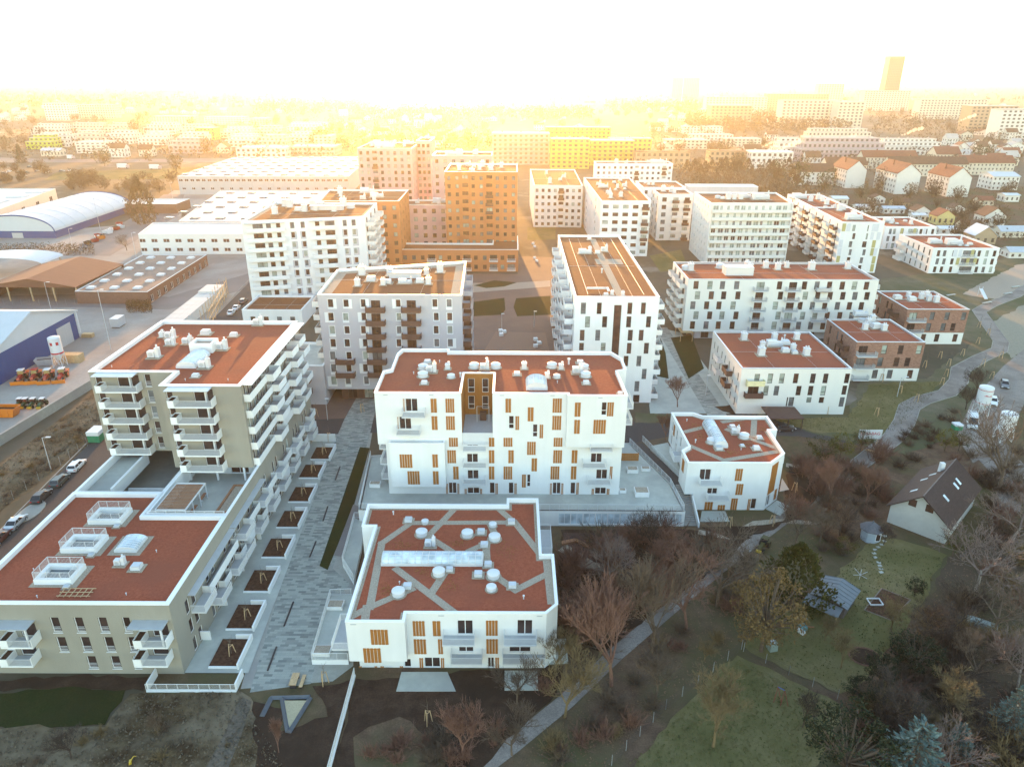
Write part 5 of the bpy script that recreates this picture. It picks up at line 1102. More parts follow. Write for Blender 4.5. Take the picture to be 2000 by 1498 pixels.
# saplings on the meadow
sap = [(1758, 768, 'below the nearer brick block by the long path'), (1722, 745, 'at the right corner of the nearer brick block'), (1790, 785, 'left of the path bend by the street lamp'), (1836, 700, 'on the meadow right of the nearer brick block'), (1853, 715, 'between the nearer brick block and the path'), (1880, 695, 'by the upper path bend'), (1910, 672, 'right beside the kink of the path'), (1848, 735, 'inside the lower bend of the path'), (1806, 718, 'close to the right wall of the nearer brick block'), (1955, 700, 'on the slope right of the upper path bend'), (1920, 715, 'between path and gravel road'), (1937, 740, 'near the dark car on the gravel road'), (1615, 808, 'in front of the plain white three-storey block'), (1712, 812, 'on the green slope below the white block'), (1840, 752, 'above the long bend of the path'), (1912, 640, 'at the corner of the farther brick block'), (1930, 655, 'on the inner edge of the path near the farther brick block')]
for x, y, s_ in sap: p = P(x, y); stake('staked sapling '+s_, p.x, p.y, 0, 2.0, tw=1.9)
for x, y, s_ in ((836, 1412, 'alone in the dark soil garden below the nearest block'), (634, 1335, 'beside the picnic table at the foot of the paver street'), (1425, 1028, 'in front of the small angular block by the stone edging'), (1508, 1025, 'right of the small angular block by the stone edging'), (1552, 960, 'in the side garden of the small angular block')): p = P(x, y); stake('staked sapling '+s_, p.x, p.y, 0, 1.9)
for k, (x, y, s_) in enumerate(((617, 815, 'left of the two under the grey block'), (707, 805, 'right of the two under the grey block'), (643, 862, 'by the street in front of the white wall'))): p = P(x, y); stake('staked sapling '+s_, p.x, p.y, 0, 2.0)
# ------------------------------------------------------------------ vehicles
CARW = None
def paint(name, c, metal=.0): return mat(name, c, .3, .02, 1, spec=.6, metal=metal)
TYRE = mat('tyre_rubber', (.015, .015, .016), .8); RIM = mat('alloy_rim', (.45, .46, .48), .35, .03, 1, metal=.7); LAMPM = mat('headlight_glass', (.75, .77, .8), .15, .02, 1, spec=.6); TAIL = mat('red_tail_light', (.4, .02, .02), .2)
CARGL = mat('car_glass', (.02, .025, .03), .06, .1, 1, spec=.6)
def loft(mb, secs, mi=0):               # rings of equal length along x
    n = len(secs[0]); k = len(mb.v)
    for s_ in secs: mb.v += [tuple(p) for p in s_]
    for q_ in range(len(secs)-1):
        for i in range(n-1): mb.f.append((k+q_*n+i, k+q_*n+i+1, k+q_*n+n+i+1, k+q_*n+n+i)); mb.m.append(mi)
    for e in (0, len(secs)-1): mb.f.append(tuple(k+e*n+i for i in range(n))); mb.m.append(mi)
def car(label, x, y, az, col, kind='sedan', z=0, cat='car', group='parked cars', name='parked_car'):
    L, W, = (4.6, 1.8) if kind != 'van' else (5.8, 2.05); h = .95 if kind != 'van' else 1.25
    t = bpy.data.objects.new(name, None); COL.objects.link(t); t['label'] = label; t['category'] = cat; t['group'] = group; t.location = (x, y, z); t.rotation_euler = (0, 0, az); OFFS[t.name] = Vector((0, 0, 0))
    b = MB(); hw = W/2
    def ring(xx, lo, hi, w): return [(xx, -w*.94, lo), (xx, -w, lo+.2), (xx, -w, (lo+hi)/2+.05), (xx, -w*.9, hi), (xx, w*.9, hi), (xx, w, (lo+hi)/2+.05), (xx, w, lo+.2), (xx, w*.94, lo)]
    hf = .78 if kind != 'van' else 1.15
    loft(b, [ring(-L/2, .35, hf*.95, hw*.82), ring(-L/2+.15, .24, h*.97, hw*.95), ring(-L*.2, .22, h, hw), ring(L*.16, .22, h, hw), ring(L*.3, .22, h*.93, hw*.99), ring(L/2-.2, .24, hf*.9, hw*.93), ring(L/2, .35, hf*.72, hw*.76)])
    roofs = {'sedan': (-.36, -.2, .04, .2), 'estate': (-.46, -.38, .04, .2), 'hatch': (-.44, -.3, .03, .2), 'van': (-.485, -.47, .2, .36)}[kind]; top = {'sedan': 1.42, 'estate': 1.48, 'hatch': 1.48, 'van': 2.35}[kind]
    a0, a1, a2, a3 = (L*q_ for q_ in roofs); rw, bw = hw*.74 if kind != 'van' else hw*.88, hw*.9
    b.hexa([(a1-.05, -rw, top-.07), (a2+.05, -rw, top-.07), (a2+.05, rw, top-.07), (a1-.05, rw, top-.07)], [(a1+.05, -rw*.93, top), (a2-.05, -rw*.93, top), (a2-.05, rw*.93, top), (a1+.05, rw*.93, top)])
    if kind == 'van': b.hexa([(a0, -bw, h-.02), (L*.1, -bw, h-.02), (L*.1, bw, h-.02), (a0, bw, h-.02)], [(a1-.03, -rw, top-.06), (L*.1, -rw, top-.06), (L*.1, rw, top-.06), (a1-.03, rw, top-.06)])
    for s_ in (-1, 1):                  # pillars
        for (p, q_) in (((a0, bw), (a1, rw)), ((a3, bw), (a2, rw)), (((a0+a3)/2, bw), ((a1+a2)/2, rw))): b.tube((p[0], s_*p[1], h-.02), (q_[0], s_*q_[1], top-.04), .05, n=4)
        b.box((a3-.25, s_*(hw+.08), h+.12), (.16, .2, .14))
    o = b.build('body', col, t, smooth=False)
    g = MB(); s1 = L*.105 if kind == 'van' else a0+.01
    g.hexa([(s1, -bw*.98, h-.01), (a3-.01, -bw*.98, h-.01), (a3-.01, bw*.98, h-.01), (s1, bw*.98, h-.01)], [(a1 if kind != 'van' else s1, -rw*.99, top-.075), (a2, -rw*.99, top-.075), (a2, rw*.99, top-.075), (a1 if kind != 'van' else s1, rw*.99, top-.075)]); g.build('window', CARGL, t)
    for sx in (-.31, .31):
        for sy in (-1, 1):
            wv = MB(); wv.tube((L*sx, sy*(hw-.2), .33), (L*sx, sy*(hw+.012), .33), .33, n=16); wh = wv.build('wheel', TYRE, t); wv = MB(); wv.tube((L*sx, sy*(hw-.05), .33), (L*sx, sy*(hw+.02), .33), .2, n=12); wv.build('rim', RIM, wh)
    for sy in (-1, 1):
        q_ = MB(); q_.box((L/2-.1, sy*hw*.66, hf*.74), (.2, .42, .14)); q_.build('headlight', LAMPM, t); q_ = MB(); q_.box((-L/2+.06, sy*hw*.72, hf*.9), (.14, .34, .16)); q_.build('tail_light', TAIL, t)
    q_ = MB(); q_.box((L/2-.01, 0, .5), (.05, .9, .22)); q_.build('grille', BLACKP, t)
    return t
PW, PS, PD, PB, PG = paint('white_paint', (.75, .76, .77)), paint('silver_paint', (.42, .45, .48), .3), paint('dark_green_paint', (.05, .075, .075)), paint('black_paint', (.025, .025, .03)), paint('grey_paint', (.16, .17, .18), .3)
az = math.radians(94)
def carpx(lb, x, y, c, k, a=az, **q_): p = P(x, y, .5); car(lb, p.x, p.y, a, c, k, **q_)
carpx('white estate car parked last in the row on the street by the beige tower', 150, 909, PW, 'estate')
carpx('grey-green car parked between the white estate and the black car', 117, 938, PD, 'estate')
carpx('black car parked behind the planted kerb island', 81, 969, PB, 'hatch')
carpx('silver sedan parked in front of the planted kerb island', 31, 1020, PS, 'sedan')
carpx('dark red-brown car cut by the left edge of the photo', -2, 1050, paint('dark_red_paint', (.08, .02, .02)), 'hatch')
carpx('first white car parked on the street beside the white balcony block', 452, 610, PW, 'sedan'); carpx('second white car parked behind the first beside the balcony block', 462, 601, PW, 'sedan', group='parked cars'); carpx('dark car parked ahead of the two white cars by the balcony block', 475, 588, PG, 'estate')
a2 = math.radians(-118)
carpx('white van on the gravel road below the white silo', 1898, 826, PW, 'van', a2, cat='van', group='cars on the gravel road', name='parked_van')
carpx('white car on the gravel road just behind the silo', 1939, 784, PW, 'hatch', a2, group='cars on the gravel road'); carpx('dark car with a pale roof far up the gravel road', 1962, 751, PG, 'hatch', a2, group='cars on the gravel road')
carpx('dark car under the parking shelter beside the white block', 1532, 836, PB, 'hatch', 0.1)
# kerb island with saplings, green cabinet
p = P(60, 1000); mb = MB(); mb.prism([(p.x+1.8*math.cos(t_)*1.0, p.y+3.4*math.sin(t_)) for t_ in lin(0, 5.9, 14)], 0, .14); o = mb.build('kerb_island', CONC); o['label'] = 'rounded kerb island between the black car and the silver sedan'; o['category'] = 'kerb island'
p = P(192, 858); t = thing('cabinet', p, 'green and white equipment container at the foot of the beige tower', 'container'); mb = MB(); mb.bx(p.x-1.2, p.x+1.2, p.y-1.6, p.y+1.6, .05, 1.6); mb.build('body', mat('green_sheet', (.03, .22, .11), .5), t); mb = MB(); mb.bx(p.x-1.25, p.x+1.25, p.y-1.65, p.y+1.65, 1.6, 2.4); mb.build('top', METALW, t)
# tractors
RED, ORG, DGR, YEL = paint('tractor_red', (.38, .03, .02)), paint('signal_orange', (.62, .17, .015)), mat('dark_machine', (.04, .04, .04), .6), paint('machine_yellow', (.55, .36, .03))
def tractor(label, x, y, az, body, roof, k=1.0, blade=True, front=None, group='tractors in the yard'):
    t = bpy.data.objects.new('tractor', None); COL.objects.link(t); t['label'] = label; t['category'] = 'tractor'; t['group'] = group; t.location = (x, y, 0); t.rotation_euler = (0, 0, az); t.scale = (k, k, k); OFFS[t.name] = Vector((0, 0, 0))
    b = MB(); b.hexa([(.3, -.42, .8), (2.5, -.36, .8), (2.5, .36, .8), (.3, .42, .8)], [(.3, -.42, 1.65), (2.4, -.32, 1.4), (2.4, .32, 1.4), (.3, .42, 1.65)]); b.box((-.4, 0, .95), (1.9, .9, .5)); b.build('hood', body, t)
    g = MB(); g.hexa([(-1.2, -.7, 1.2), (.35, -.65, 1.2), (.35, .65, 1.2), (-1.2, .7, 1.2)], [(-1.0, -.62, 2.5), (.1, -.6, 2.5), (.1, .6, 2.5), (-1.0, .62, 2.5)]); g.build('cab', CARGL, t); g = MB(); g.box((-.45, 0, 2.58), (1.5, 1.45, .16)); g.build('cab_roof', roof, t)
    for (sx, r, w_) in ((-.9, .8, .45), (1.9, .5, .35)):
        for sy in (-1, 1): q_ = MB(); q_.tube((sx, sy*.62, r), (sx, sy*(.62+w_), r), r, n=16); wh = q_.build('wheel', TYRE, t); q_ = MB(); q_.tube((sx, sy*.8, r), (sx, sy*(.64+w_), r), r*.5, n=10); q_.build('rim', body, wh)
    for sy in (-1, 1): q_ = MB(); q_.box((-.9, sy*.85, 1.65), (1.2, .5, .08)); q_.build('mudguard', body, t)
    if blade: q_ = MB(); q_.box((3.5, 0, .5), (.25, 3.0, .85), 0); q_.box((2.9, 0, .5), (1.0, .3, .2)); q_.build('plough_blade', ORG, t); q_ = MB(); q_.hexa([(-2.6, -.8, .7), (-1.3, -.8, .7), (-1.3, .8, .7), (-2.6, .8, .7)], [(-2.8, -1, 1.6), (-1.2, -1, 1.6), (-1.2, 1, 1.6), (-2.8, 1, 1.6)]); q_.build('grit_hopper', ORG, t)
    else: q_ = MB(); q_.box((2.7, 0, .6), (.5, 1.2, .5)); q_.build('front_brush', YEL if front is None else front, t)
    return t
for k, (x, y, rf, lb) in enumerate(((44, 742, METALW, 'red tractor with a white cab roof and orange plough, leftmost of the ploughing row'), (70, 741, RED, 'red tractor with a red cab roof and orange plough'), (95, 741, METALW, 'red tractor with a white roof, third in the ploughing row'), (123, 739, METALW, 'red tractor with a white roof at the right end of the ploughing row'))):
    p = P(x, y); tractor(lb, p.x, p.y, -PI/2+.25, RED, rf, 1.0)
for k, (x, y, lb) in enumerate(((40, 793, 'small green municipal tractor next to the orange skip'), (51, 793, 'small green municipal tractor second from the orange skip'), (66, 793, 'small green municipal tractor third from the orange skip'), (84, 793, 'small green municipal tractor at the concrete edge'))):
    p = P(x, y); tractor(lb, p.x, p.y, -PI/2+.1, mat('dark_green', (.03, .07, .03), .5), METALW, .72, False, group='small municipal tractors')
def skip(label, x, y, az, m, L=5, W=2.3, h=1.8):
    t = bpy.data.objects.new('skip', None); COL.objects.link(t); t['label'] = label; t['category'] = 'skip'; t.location = (x, y, 0); t.rotation_euler = (0, 0, az); OFFS[t.name] = Vector((0, 0, 0)); b = MB(); a = L/2; c = W/2
    b.hexa([(-a*.75, -c*.9, .1), (a*.75, -c*.9, .1), (a*.75, c*.9, .1), (-a*.75, c*.9, .1)], [(-a*.76, -c*.91, .2), (a*.76, -c*.91, .2), (a*.76, c*.91, .2), (-a*.76, c*.91, .2)])
    for A, B in (((-a, -c), (a, -c)), ((a, -c), (a, c)), ((a, c), (-a, c)), ((-a, c), (-a, -c))):
        b.face([(A[0]*.76, A[1]*.91, .2), (B[0]*.76, B[1]*.91, .2), (*B, h), (*A, h)]); b.tube((*A, h), (*B, h), .07, n=4)
    for s_ in (-.5, 0, .5):
        for sy in (-1, 1): b.tube((a*s_, sy*c*.95, .2), (a*s_, sy*c*1.02, h), .05, n=4)
    b.build('body', m, t); q_ = MB(); q_.face([(-a*.9, -c*.95, h*.7), (a*.9, -c*.95, h*.7), (a*.9, c*.95, h*.7), (-a*.9, c*.95, h*.7)]); q_.build('load', SOIL, t); return t
p = P(12, 812); skip('orange steel skip at the left edge of the yard', p.x, p.y, 0, ORG, 6, 2.6, 2.2); p = P(90, 712); skip('grey open skip beside the white silo', p.x, p.y, .3, mat('grey_steel', (.38, .38, .40), .6), 4.5, 2.4, 1.7)
p = P(141, 706); t = thing('timber_crate', p, 'long pale timber crate behind the white silo in the yard', 'crate'); mb = MB(); mb.bx(p.x-2.8, p.x+2.8, p.y-1.2, p.y+1.2, 0, 2.2); mb.build('box', WOODP, t); mb = MB()
for x in lin(p.x-2.7, p.x+2.7, 6): mb.bx(x-.06, x+.06, p.y-1.26, p.y-1.2, 0, 2.2)
mb.build('batten', WOODP, t)
p = P(172, 658); t = thing('pallet_stack', p, 'stack of timber pallets in the yard behind the beige tower', 'pallets'); mb = MB()
for k in range(4): mb.bx(p.x-1.6+k*.1, p.x+1.6, p.y-.8, p.y+.8, k*.3, k*.3+.2)
mb.build('planks', WOODP, t)
p = P(232, 637); t = thing('box_trailer', p, 'grey box container standing alone on the yard kerb', 'container'); mb = MB(); mb.bx(p.x-1.3, p.x+1.3, p.y-2, p.y+2, .3, 2.9); mb.build('box', ZINC, t); mb = MB(); mb.bx(p.x-1.1, p.x+1.1, p.y-1.8, p.y+1.8, 0, .3); mb.build('skid', FRAMED, t)
def text(parent, s_, loc, rot, size, m, name='lettering'):
    c = bpy.data.curves.new(name, 'FONT'); c.body = s_; c.size = size; c.align_x = 'CENTER'; c.extrude = .01; c.materials.append(m); o = bpy.data.objects.new(name, c); COL.objects.link(o); o.location = Vector(loc)-OFFS.get(parent.name, Vector((0, 0, 0))); o.rotation_euler = rot
    bpy.context.view_layer.update(); me = bpy.data.meshes.new_from_object(o.evaluated_get(bpy.context.evaluated_depsgraph_get())); q = bpy.data.objects.new(name, me); COL.objects.link(q); q.location = o.location; q.rotation_euler = rot; q.parent = parent; bpy.data.objects.remove(o); return q
SIGNR = mat('sign_red', (.45, .02, .03), .5)
def silo(label, x, y, r, zc, zt, bands, logo=True):
    t = thing('silo', (x, y, 0), label, 'silo'); b = MB(); b.lathe((x, y, 0), [(.25, zc-1.8), (r*.55, zc-.9), (r, zc), (r, zt-.25), (r*.96, zt-.1), (r*.8, zt), (.1, zt+.12)], 24); b.build('tank', METALW, t)
    for z0, z1 in bands: q_ = MB(); q_.lathe((x, y, 0), [(r+.012, z0), (r+.012, z1)], 24); q_.build('red_band', SIGNR, t)
    if logo:
        for a in (-1.9, -.9):
            q_ = MB()
            for k in range(5): a0, a1 = a+k*.09, a+k*.09+.09; R_ = r+.012; q_.face([(x+R_*math.cos(a0), y+R_*math.sin(a0), zt-2.0), (x+R_*math.cos(a1), y+R_*math.sin(a1), zt-2.0), (x+R_*math.cos(a1), y+R_*math.sin(a1), zt-1.2), (x+R_*math.cos(a0), y+R_*math.sin(a0), zt-1.2)])
            q_.build('emblem', SIGNR, t)
    for k in range(4):
        a = PI/4+k*PI/2; mb = MB(); mb.tube((x+r*1.15*math.cos(a), y+r*1.15*math.sin(a), 0), (x+r*math.cos(a), y+r*math.sin(a), zc+.3), .09, n=6); mb.build('leg', METALW, t)
    mb = MB()
    for k in range(4):
        a, c = PI/4+k*PI/2, PI/4+(k+1)*PI/2; mb.tube((x+r*1.15*math.cos(a), y+r*1.15*math.sin(a), .1), (x+r*math.cos(c), y+r*math.sin(c), zc), .05, n=4); mb.tube((x+r*1.15*math.cos(c), y+r*1.15*math.sin(c), .1), (x+r*math.cos(a), y+r*math.sin(a), zc), .05, n=4)
    mb.build('brace', METALW, t); return t
p = P(119, 716); silo('white cement silo on legs with red emblems standing in the industrial yard', p.x, p.y, 1.45, 3.6, 8.2, [(3.75, 4.15)])
p = P(1912, 812); silo('white silo with thin red lines behind the white van', p.x, p.y, 1.5, 3.2, 7.2, [(3.4, 3.5), (6.5, 6.62)], False)
t = bpy.data.objects['silo.001']
q_ = MB()
for k in range(7): a0 = -2.2+k*.16; R_ = 1.515; h0 = .16+.14*(k in (1, 2, 5)); q_.face([(p.x+R_*math.cos(a0), p.y+R_*math.sin(a0), 5.3), (p.x+R_*math.cos(a0+.12), p.y+R_*math.sin(a0+.12), 5.3), (p.x+R_*math.cos(a0+.12), p.y+R_*math.sin(a0+.12), 5.3+h0), (p.x+R_*math.cos(a0), p.y+R_*math.sin(a0), 5.3+h0)])
q_.build('red_lettering', SIGNR, t)
p = P(1957, 860); silo('plain pale silo half hidden behind bare branches by the gravel road', p.x, p.y, 1.6, 2.4, 6.4, [], False)
p = P(1868, 838); t = thing('garden_container', p, 'small green and white container next to the white van', 'container'); mb = MB(); mb.bx(p.x-.8, p.x+.8, p.y-.8, p.y+.8, 0, 1.0); mb.build('body', mat('green_sheet', (.03, .22, .11), .5), t); mb = MB(); mb.bx(p.x-.85, p.x+.85, p.y-.85, p.y+.85, 1.0, 1.35); mb.build('lid', METALW, t)
# site sign
p = P(1703, 868); t = thing('site_sign', p, 'white site sign board with red lettering beside the evergreen shrubs', 'sign'); mb = MB(); mb.bx(p.x-3.2, p.x+1.6, p.y, p.y+.06, 1.3, 3.4); mb.build('board', METALW, t); text(t, 'STRABAG', (p.x-.8, p.y-.02, 2.2), (PI/2, 0, 0), .95, SIGNR)
for x in (-2.6, 1.0): mb = MB(); mb.bx(p.x+x-.06, p.x+x+.06, p.y+.07, p.y+.19, 0, 3.4); mb.build('post', WOODP, t)
# stacked site containers with scaffold behind the beige tower
sc = thing('scaffold', P(430, 600), 'timber and steel scaffold along the row of site containers', 'scaffold'); a, b = P(412, 640), P(446, 575); mb = MB()
for k in range(9):
    q0 = a+(b-a)*(k/8)
    for z_ in (0, 3): mb.tube((q0.x, q0.y, z_), (q0.x, q0.y, z_+3), .1, n=4)
    mb.tube((q0.x-2.5, q0.y, 0), (q0.x-2.5, q0.y, 5.5), .1, n=4)
for z_ in (1, 2.9, 5): mb.tube((a.x, a.y, z_), (b.x, b.y, z_), .1, n=4)
for k in range(8): q0, q1 = a+(b-a)*(k/8), a+(b-a)*((k+1)/8); mb.tube((q0.x, q0.y, 0), (q1.x, q1.y, 5), .06, n=4)
mb.build('frame', WOODP, sc)
a, b = P(335, 650), P(425, 575)
for k in range(9):
    q0 = a+(b-a)*((k+.5)/9); t = thing('site_container', (q0.x, q0.y, 0), 'white flat site container in the row behind the beige tower', 'site container', 'row of white site containers'); d_ = (b-a).normalized(); n_ = Vector((-d_.y, d_.x, 0)); l_ = (b-a).length/9*.97
    pts = [q0-d_*l_/2-n_*3, q0+d_*l_/2-n_*3, q0+d_*l_/2+n_*3, q0-d_*l_/2+n_*3]; mb = MB(); mb.prism([(v.x, v.y) for v in pts[::-1]], 0, 2.9+.5*(k > 6)); mb.build('box', WHITE2, t); mb = MB(); mb.prism([(v.x, v.y) for v in pts[::-1]], 2.901+.5*(k > 6), 3.05+.5*(k > 6)); mb.build('roof', ROOFW, t)
# parking shelter, pergola shelters
t = thing('parking_shelter', P(1535, 838), 'low dark parking shelter with a gravel roof behind the small angular block', 'shelter'); p = P(1535, 836); mb = MB(); mb.bx(p.x-4.2, p.x+3.2, p.y-1, p.y+5, 2.6, 2.8); mb.build('roof', BROWNB, t)
for x in (-4, 0, 3): mb = MB(); mb.bx(p.x+x-.08, p.x+x+.08, p.y-.8, p.y-.6, 0, 2.6); mb.build('post', FRAMED, t)
p = P(1335, 660); t = thing('pergola', p, 'pale timber pergola between the tall white block and the long white block', 'pergola'); mb = MB()
for k in range(16): mb.bx(p.x-1.8, p.x+1.8, p.y-3.5+k*.45, p.y-3.3+k*.45, 2.7, 2.85)
mb.build('slat_roof', WOODP, t)
for x in (-1.7, 1.7):
    for y in (-3.3, 3.3): mb = MB(); mb.bx(p.x+x-.08, p.x+x+.08, p.y+y-.08, p.y+y+.08, 0, 2.7); mb.build('post', WOODP, t)
# playground benches (orange zig-zag), tractor mower on the path
for k, (a, b, lb) in enumerate(((P(1097, 1064), P(1125, 1058), 'left arm of the orange timber play bench'), (P(1126, 1059), P(1155, 1074), 'right arm of the orange timber play bench'), (P(1172, 1062), P(1195, 1072), 'second orange timber play bench under the bare birch'))):
    t = thing('play_bench', (a+b)/2, lb, 'bench', 'orange play benches'); mb = MB(); mb.hexa([(a.x, a.y-.4, .1), (b.x, b.y-.4, .1), (b.x, b.y+.4, .1), (a.x, a.y+.4, .1)], [(a.x, a.y-.4, .5), (b.x, b.y-.4, .5), (b.x, b.y+.4, .5), (a.x, a.y+.4, .5)]); mb.build('seat', WOODD, t)
p = P(1490, 1070); tractor('small dark municipal tractor with an orange beacon driving on the path', p.x, p.y, math.radians(-130), mat('dark_olive', (.07, .065, .02), .6), mat('dark_olive', (.07, .065, .02), .6), .72, False, group='machines on the path')
# ------------------------------------------------------------------ trees and shrubs
BARKS = {'reddish': mat('reddish_bark', (.185, .098, .073), .95, .25, 3), 'brown': mat('brown_bark', (.12, .087, .064), .95, .25, 3), 'dark': mat('dark_bark', (.065, .047, .038), .95, .25, 3), 'pale': mat('pale_bark', (.26, .22, .19), .9, .2, 3), 'ochre': mat('ochre_bark', (.17, .12, .06), .95, .25, 3)}
def bare(seed, h, spread=1.0, dens=1.0, stem=.22, up=.55, r0=None, twig=.016):
    """leafless tree: trunk and crown meshes, base at the origin"""
    rr = random.Random(seed); T, C = MB(), MB(); r0 = r0 or h*.018
    def rnd(): return Vector((rr.uniform(-1, 1), rr.uniform(-1, 1), rr.uniform(-1, 1)))
    def grow(p, d, L, r, lev):
        n = 3 if lev < 3 else 2; mb = T if lev == 0 else C; q = p
        pts = [p]
        for k in range(n):
            d = (d+rnd()*(.10 if lev < 2 else .2)+Vector((0, 0, .06*up))).normalized(); q2 = q+d*(L/n); ra, rb = r*(1-.45*k/n), r*(1-.45*(k+1)/n)
            mb.tube(q, q2, max(ra, twig), max(rb, twig*.7), 6 if lev < 2 else 3, cap=False); q = q2; pts.append(q)
        if lev >= 5 or L < .35: return
        kids = {0: 5, 1: 4, 2: 4, 3: 3, 4: 3}[lev]
        kids = max(2, int(round(kids*(dens if lev > 1 else 1))))
        for k in range(kids):
            t = .45+.55*(k+rr.random())/kids if lev else .62+.38*(k+rr.random())/kids
            i = min(n-1, int(t*n)); b = pts[i]+(pts[i+1]-pts[i])*(t*n-i)
            ax = rnd().normalized(); side = d.cross(ax).normalized(); ang = rr.uniform(.45, .95)*spread
            nd = (d*math.cos(ang)+side*math.sin(ang)); nd.z = nd.z*.9+up*.35; nd.normalize()
            grow(b, nd, L*rr.uniform(.52, .78)*(1.45 if lev == 0 else 1), r*(.5 if lev else .55), lev+1)
        if lev: grow(q, d, L*.6, r*.5, lev+1)
    grow(Vector((0, 0, -.1)), Vector((rr.uniform(-.06, .06), rr.uniform(-.06, .06), 1)).normalized(), h*stem*1.3, r0, 0)
    return T, C
def proto(name, seed, h, bark, label='', cat='tree', **k):
    T, C = bare(seed, h, **k); t = bpy.data.objects.new(name, None); COL.objects.link(t); OFFS[t.name] = Vector((0, 0, 0)); t['category'] = cat; t['label'] = label
    T.build('trunk', BARKS[bark], t); C.build('crown', BARKS[bark] if bark != 'pale' else mat('pale_twigs', (.17, .125, .11), .9, .25, 3), t); zs = [v[2] for v in C.v]; t['h'] = max(zs); del t['label']; return t
USED = set(); PH = {}
def plant(pr, x, y, H, label, group=None, rz=None, wide=1.0):
    k = H/PH[pr.name] if pr.name in PH else 1
    if pr.name not in USED: USED.add(pr.name); o = pr; o.location = (x, y, 0); o.rotation_euler = (0, 0, rz or 0); o.scale = (k*wide, k*wide, k); o['label'] = label
    else: o = dup(pr, (x, y, 0), RND.uniform(0, 6.28) if rz is None else rz, (k*wide, k*wide, k), label)
    if group: o['group'] = group
    elif 'group' in o: del o['group']
    return o
PR = {}
for nm, seed, h, bark, kw in (('vase', 3, 9, 'reddish', dict(spread=.8, up=.9, dens=1.0)), ('round', 8, 9, 'reddish', dict(spread=1.1, up=.5, dens=1.0)), ('vase2', 15, 9, 'brown', dict(spread=.85, up=.8, dens=1.0)), ('open', 21, 9, 'brown', dict(spread=1.15, up=.4, dens=.8)), ('pale', 33, 9, 'pale', dict(spread=1.1, up=.6, dens=.7, twig=.02)), ('dark', 41, 9, 'dark', dict(spread=1.0, up=.5, dens=.9)), ('ochre', 52, 8, 'ochre', dict(spread=.95, up=.7, dens=1.0))):
    o = proto('bare_tree', seed, h, bark, **kw); PH[o.name] = o['h']; del o['h']; PR[nm] = o
def shrubproto(nm, seed, bark, n=60, dens=1):
    rr = random.Random(seed); C = MB()
    for k in range(n):
        a, e = rr.uniform(0, 6.28), rr.uniform(.35, 1.45); p = Vector((rr.gauss(0, .25), rr.gauss(0, .25), 0)); d = Vector((math.cos(a)*math.cos(e), math.sin(a)*math.cos(e), math.sin(e))); L = rr.uniform(.5, 1.0)
        q = p
        for s_ in range(3):
            d2 = (d+Vector((rr.uniform(-.25, .25), rr.uniform(-.25, .25), rr.uniform(-.1, .25)))).normalized(); q2 = q+d2*L/2.2; C.tube(q, q2, .016-.004*s_, .013-.004*s_, 3, cap=False)
            for j in range(4): d3 = (d2+Vector((rr.uniform(-.9, .9), rr.uniform(-.9, .9), rr.uniform(-.4, .7)))).normalized(); C.tube(q+(q2-q)*rr.random(), q2+d3*L*rr.uniform(.15, .45), .009, .004, 3, cap=False)
            q = q2
    o = C.build('bare_shrub', BARKS[bark]); o['category'] = 'shrub'; PH[o.name] = 1.4; OFFS.pop(o.name, None); return o
for nm, seed, bark in (('s_red', 5, 'reddish'), ('s_brown', 6, 'brown'), ('s_ochre', 7, 'ochre'), ('s_dark', 9, 'dark')): PR[nm] = shrubproto(nm, seed, bark)
# --- leafy crowns
def leafmat(name, a, b_):
    m, nt, bs = nmat(name); o = N(nt, 'ShaderNodeObjectInfo'); f = noise(nt, 1.3, 4, .7); c = ramp(nt, f, [(.34, a), (.66, b_)])
    nt.links.new(c, bs.inputs['Base Color']); bs.inputs['Roughness'].default_value = .8; bs.inputs['Specular IOR Level'].default_value = .15; return m
LEAFG, LEAFD, LEAFY, LEAFB = leafmat('thuja_foliage', (.030, .036, .010), (.085, .080, .022)), leafmat('dark_conifer_foliage', (.014, .020, .010), (.036, .042, .018)), leafmat('golden_leaves', (.10, .062, .026), (.20, .13, .055)), leafmat('blue_spruce_needles', (.050, .078, .072), (.16, .21, .19))
LEAFYG = leafmat('yellow_green_foliage', (.06, .06, .012), (.17, .14, .02))
def leafquad(mb, p, s, rr, d=None):
    u = Vector((rr.gauss(0, 1), rr.gauss(0, 1), rr.gauss(0, 1))).normalized(); w = u.cross(Vector((rr.gauss(0, 1), rr.gauss(0, 1), rr.gauss(0, 1)))).normalized()
    if d is not None: u = (d+u*.35).normalized(); w = u.cross(w).normalized()
    mb.face([p-u*s, p+w*s*.45, p+u*s, p-w*s*.45])
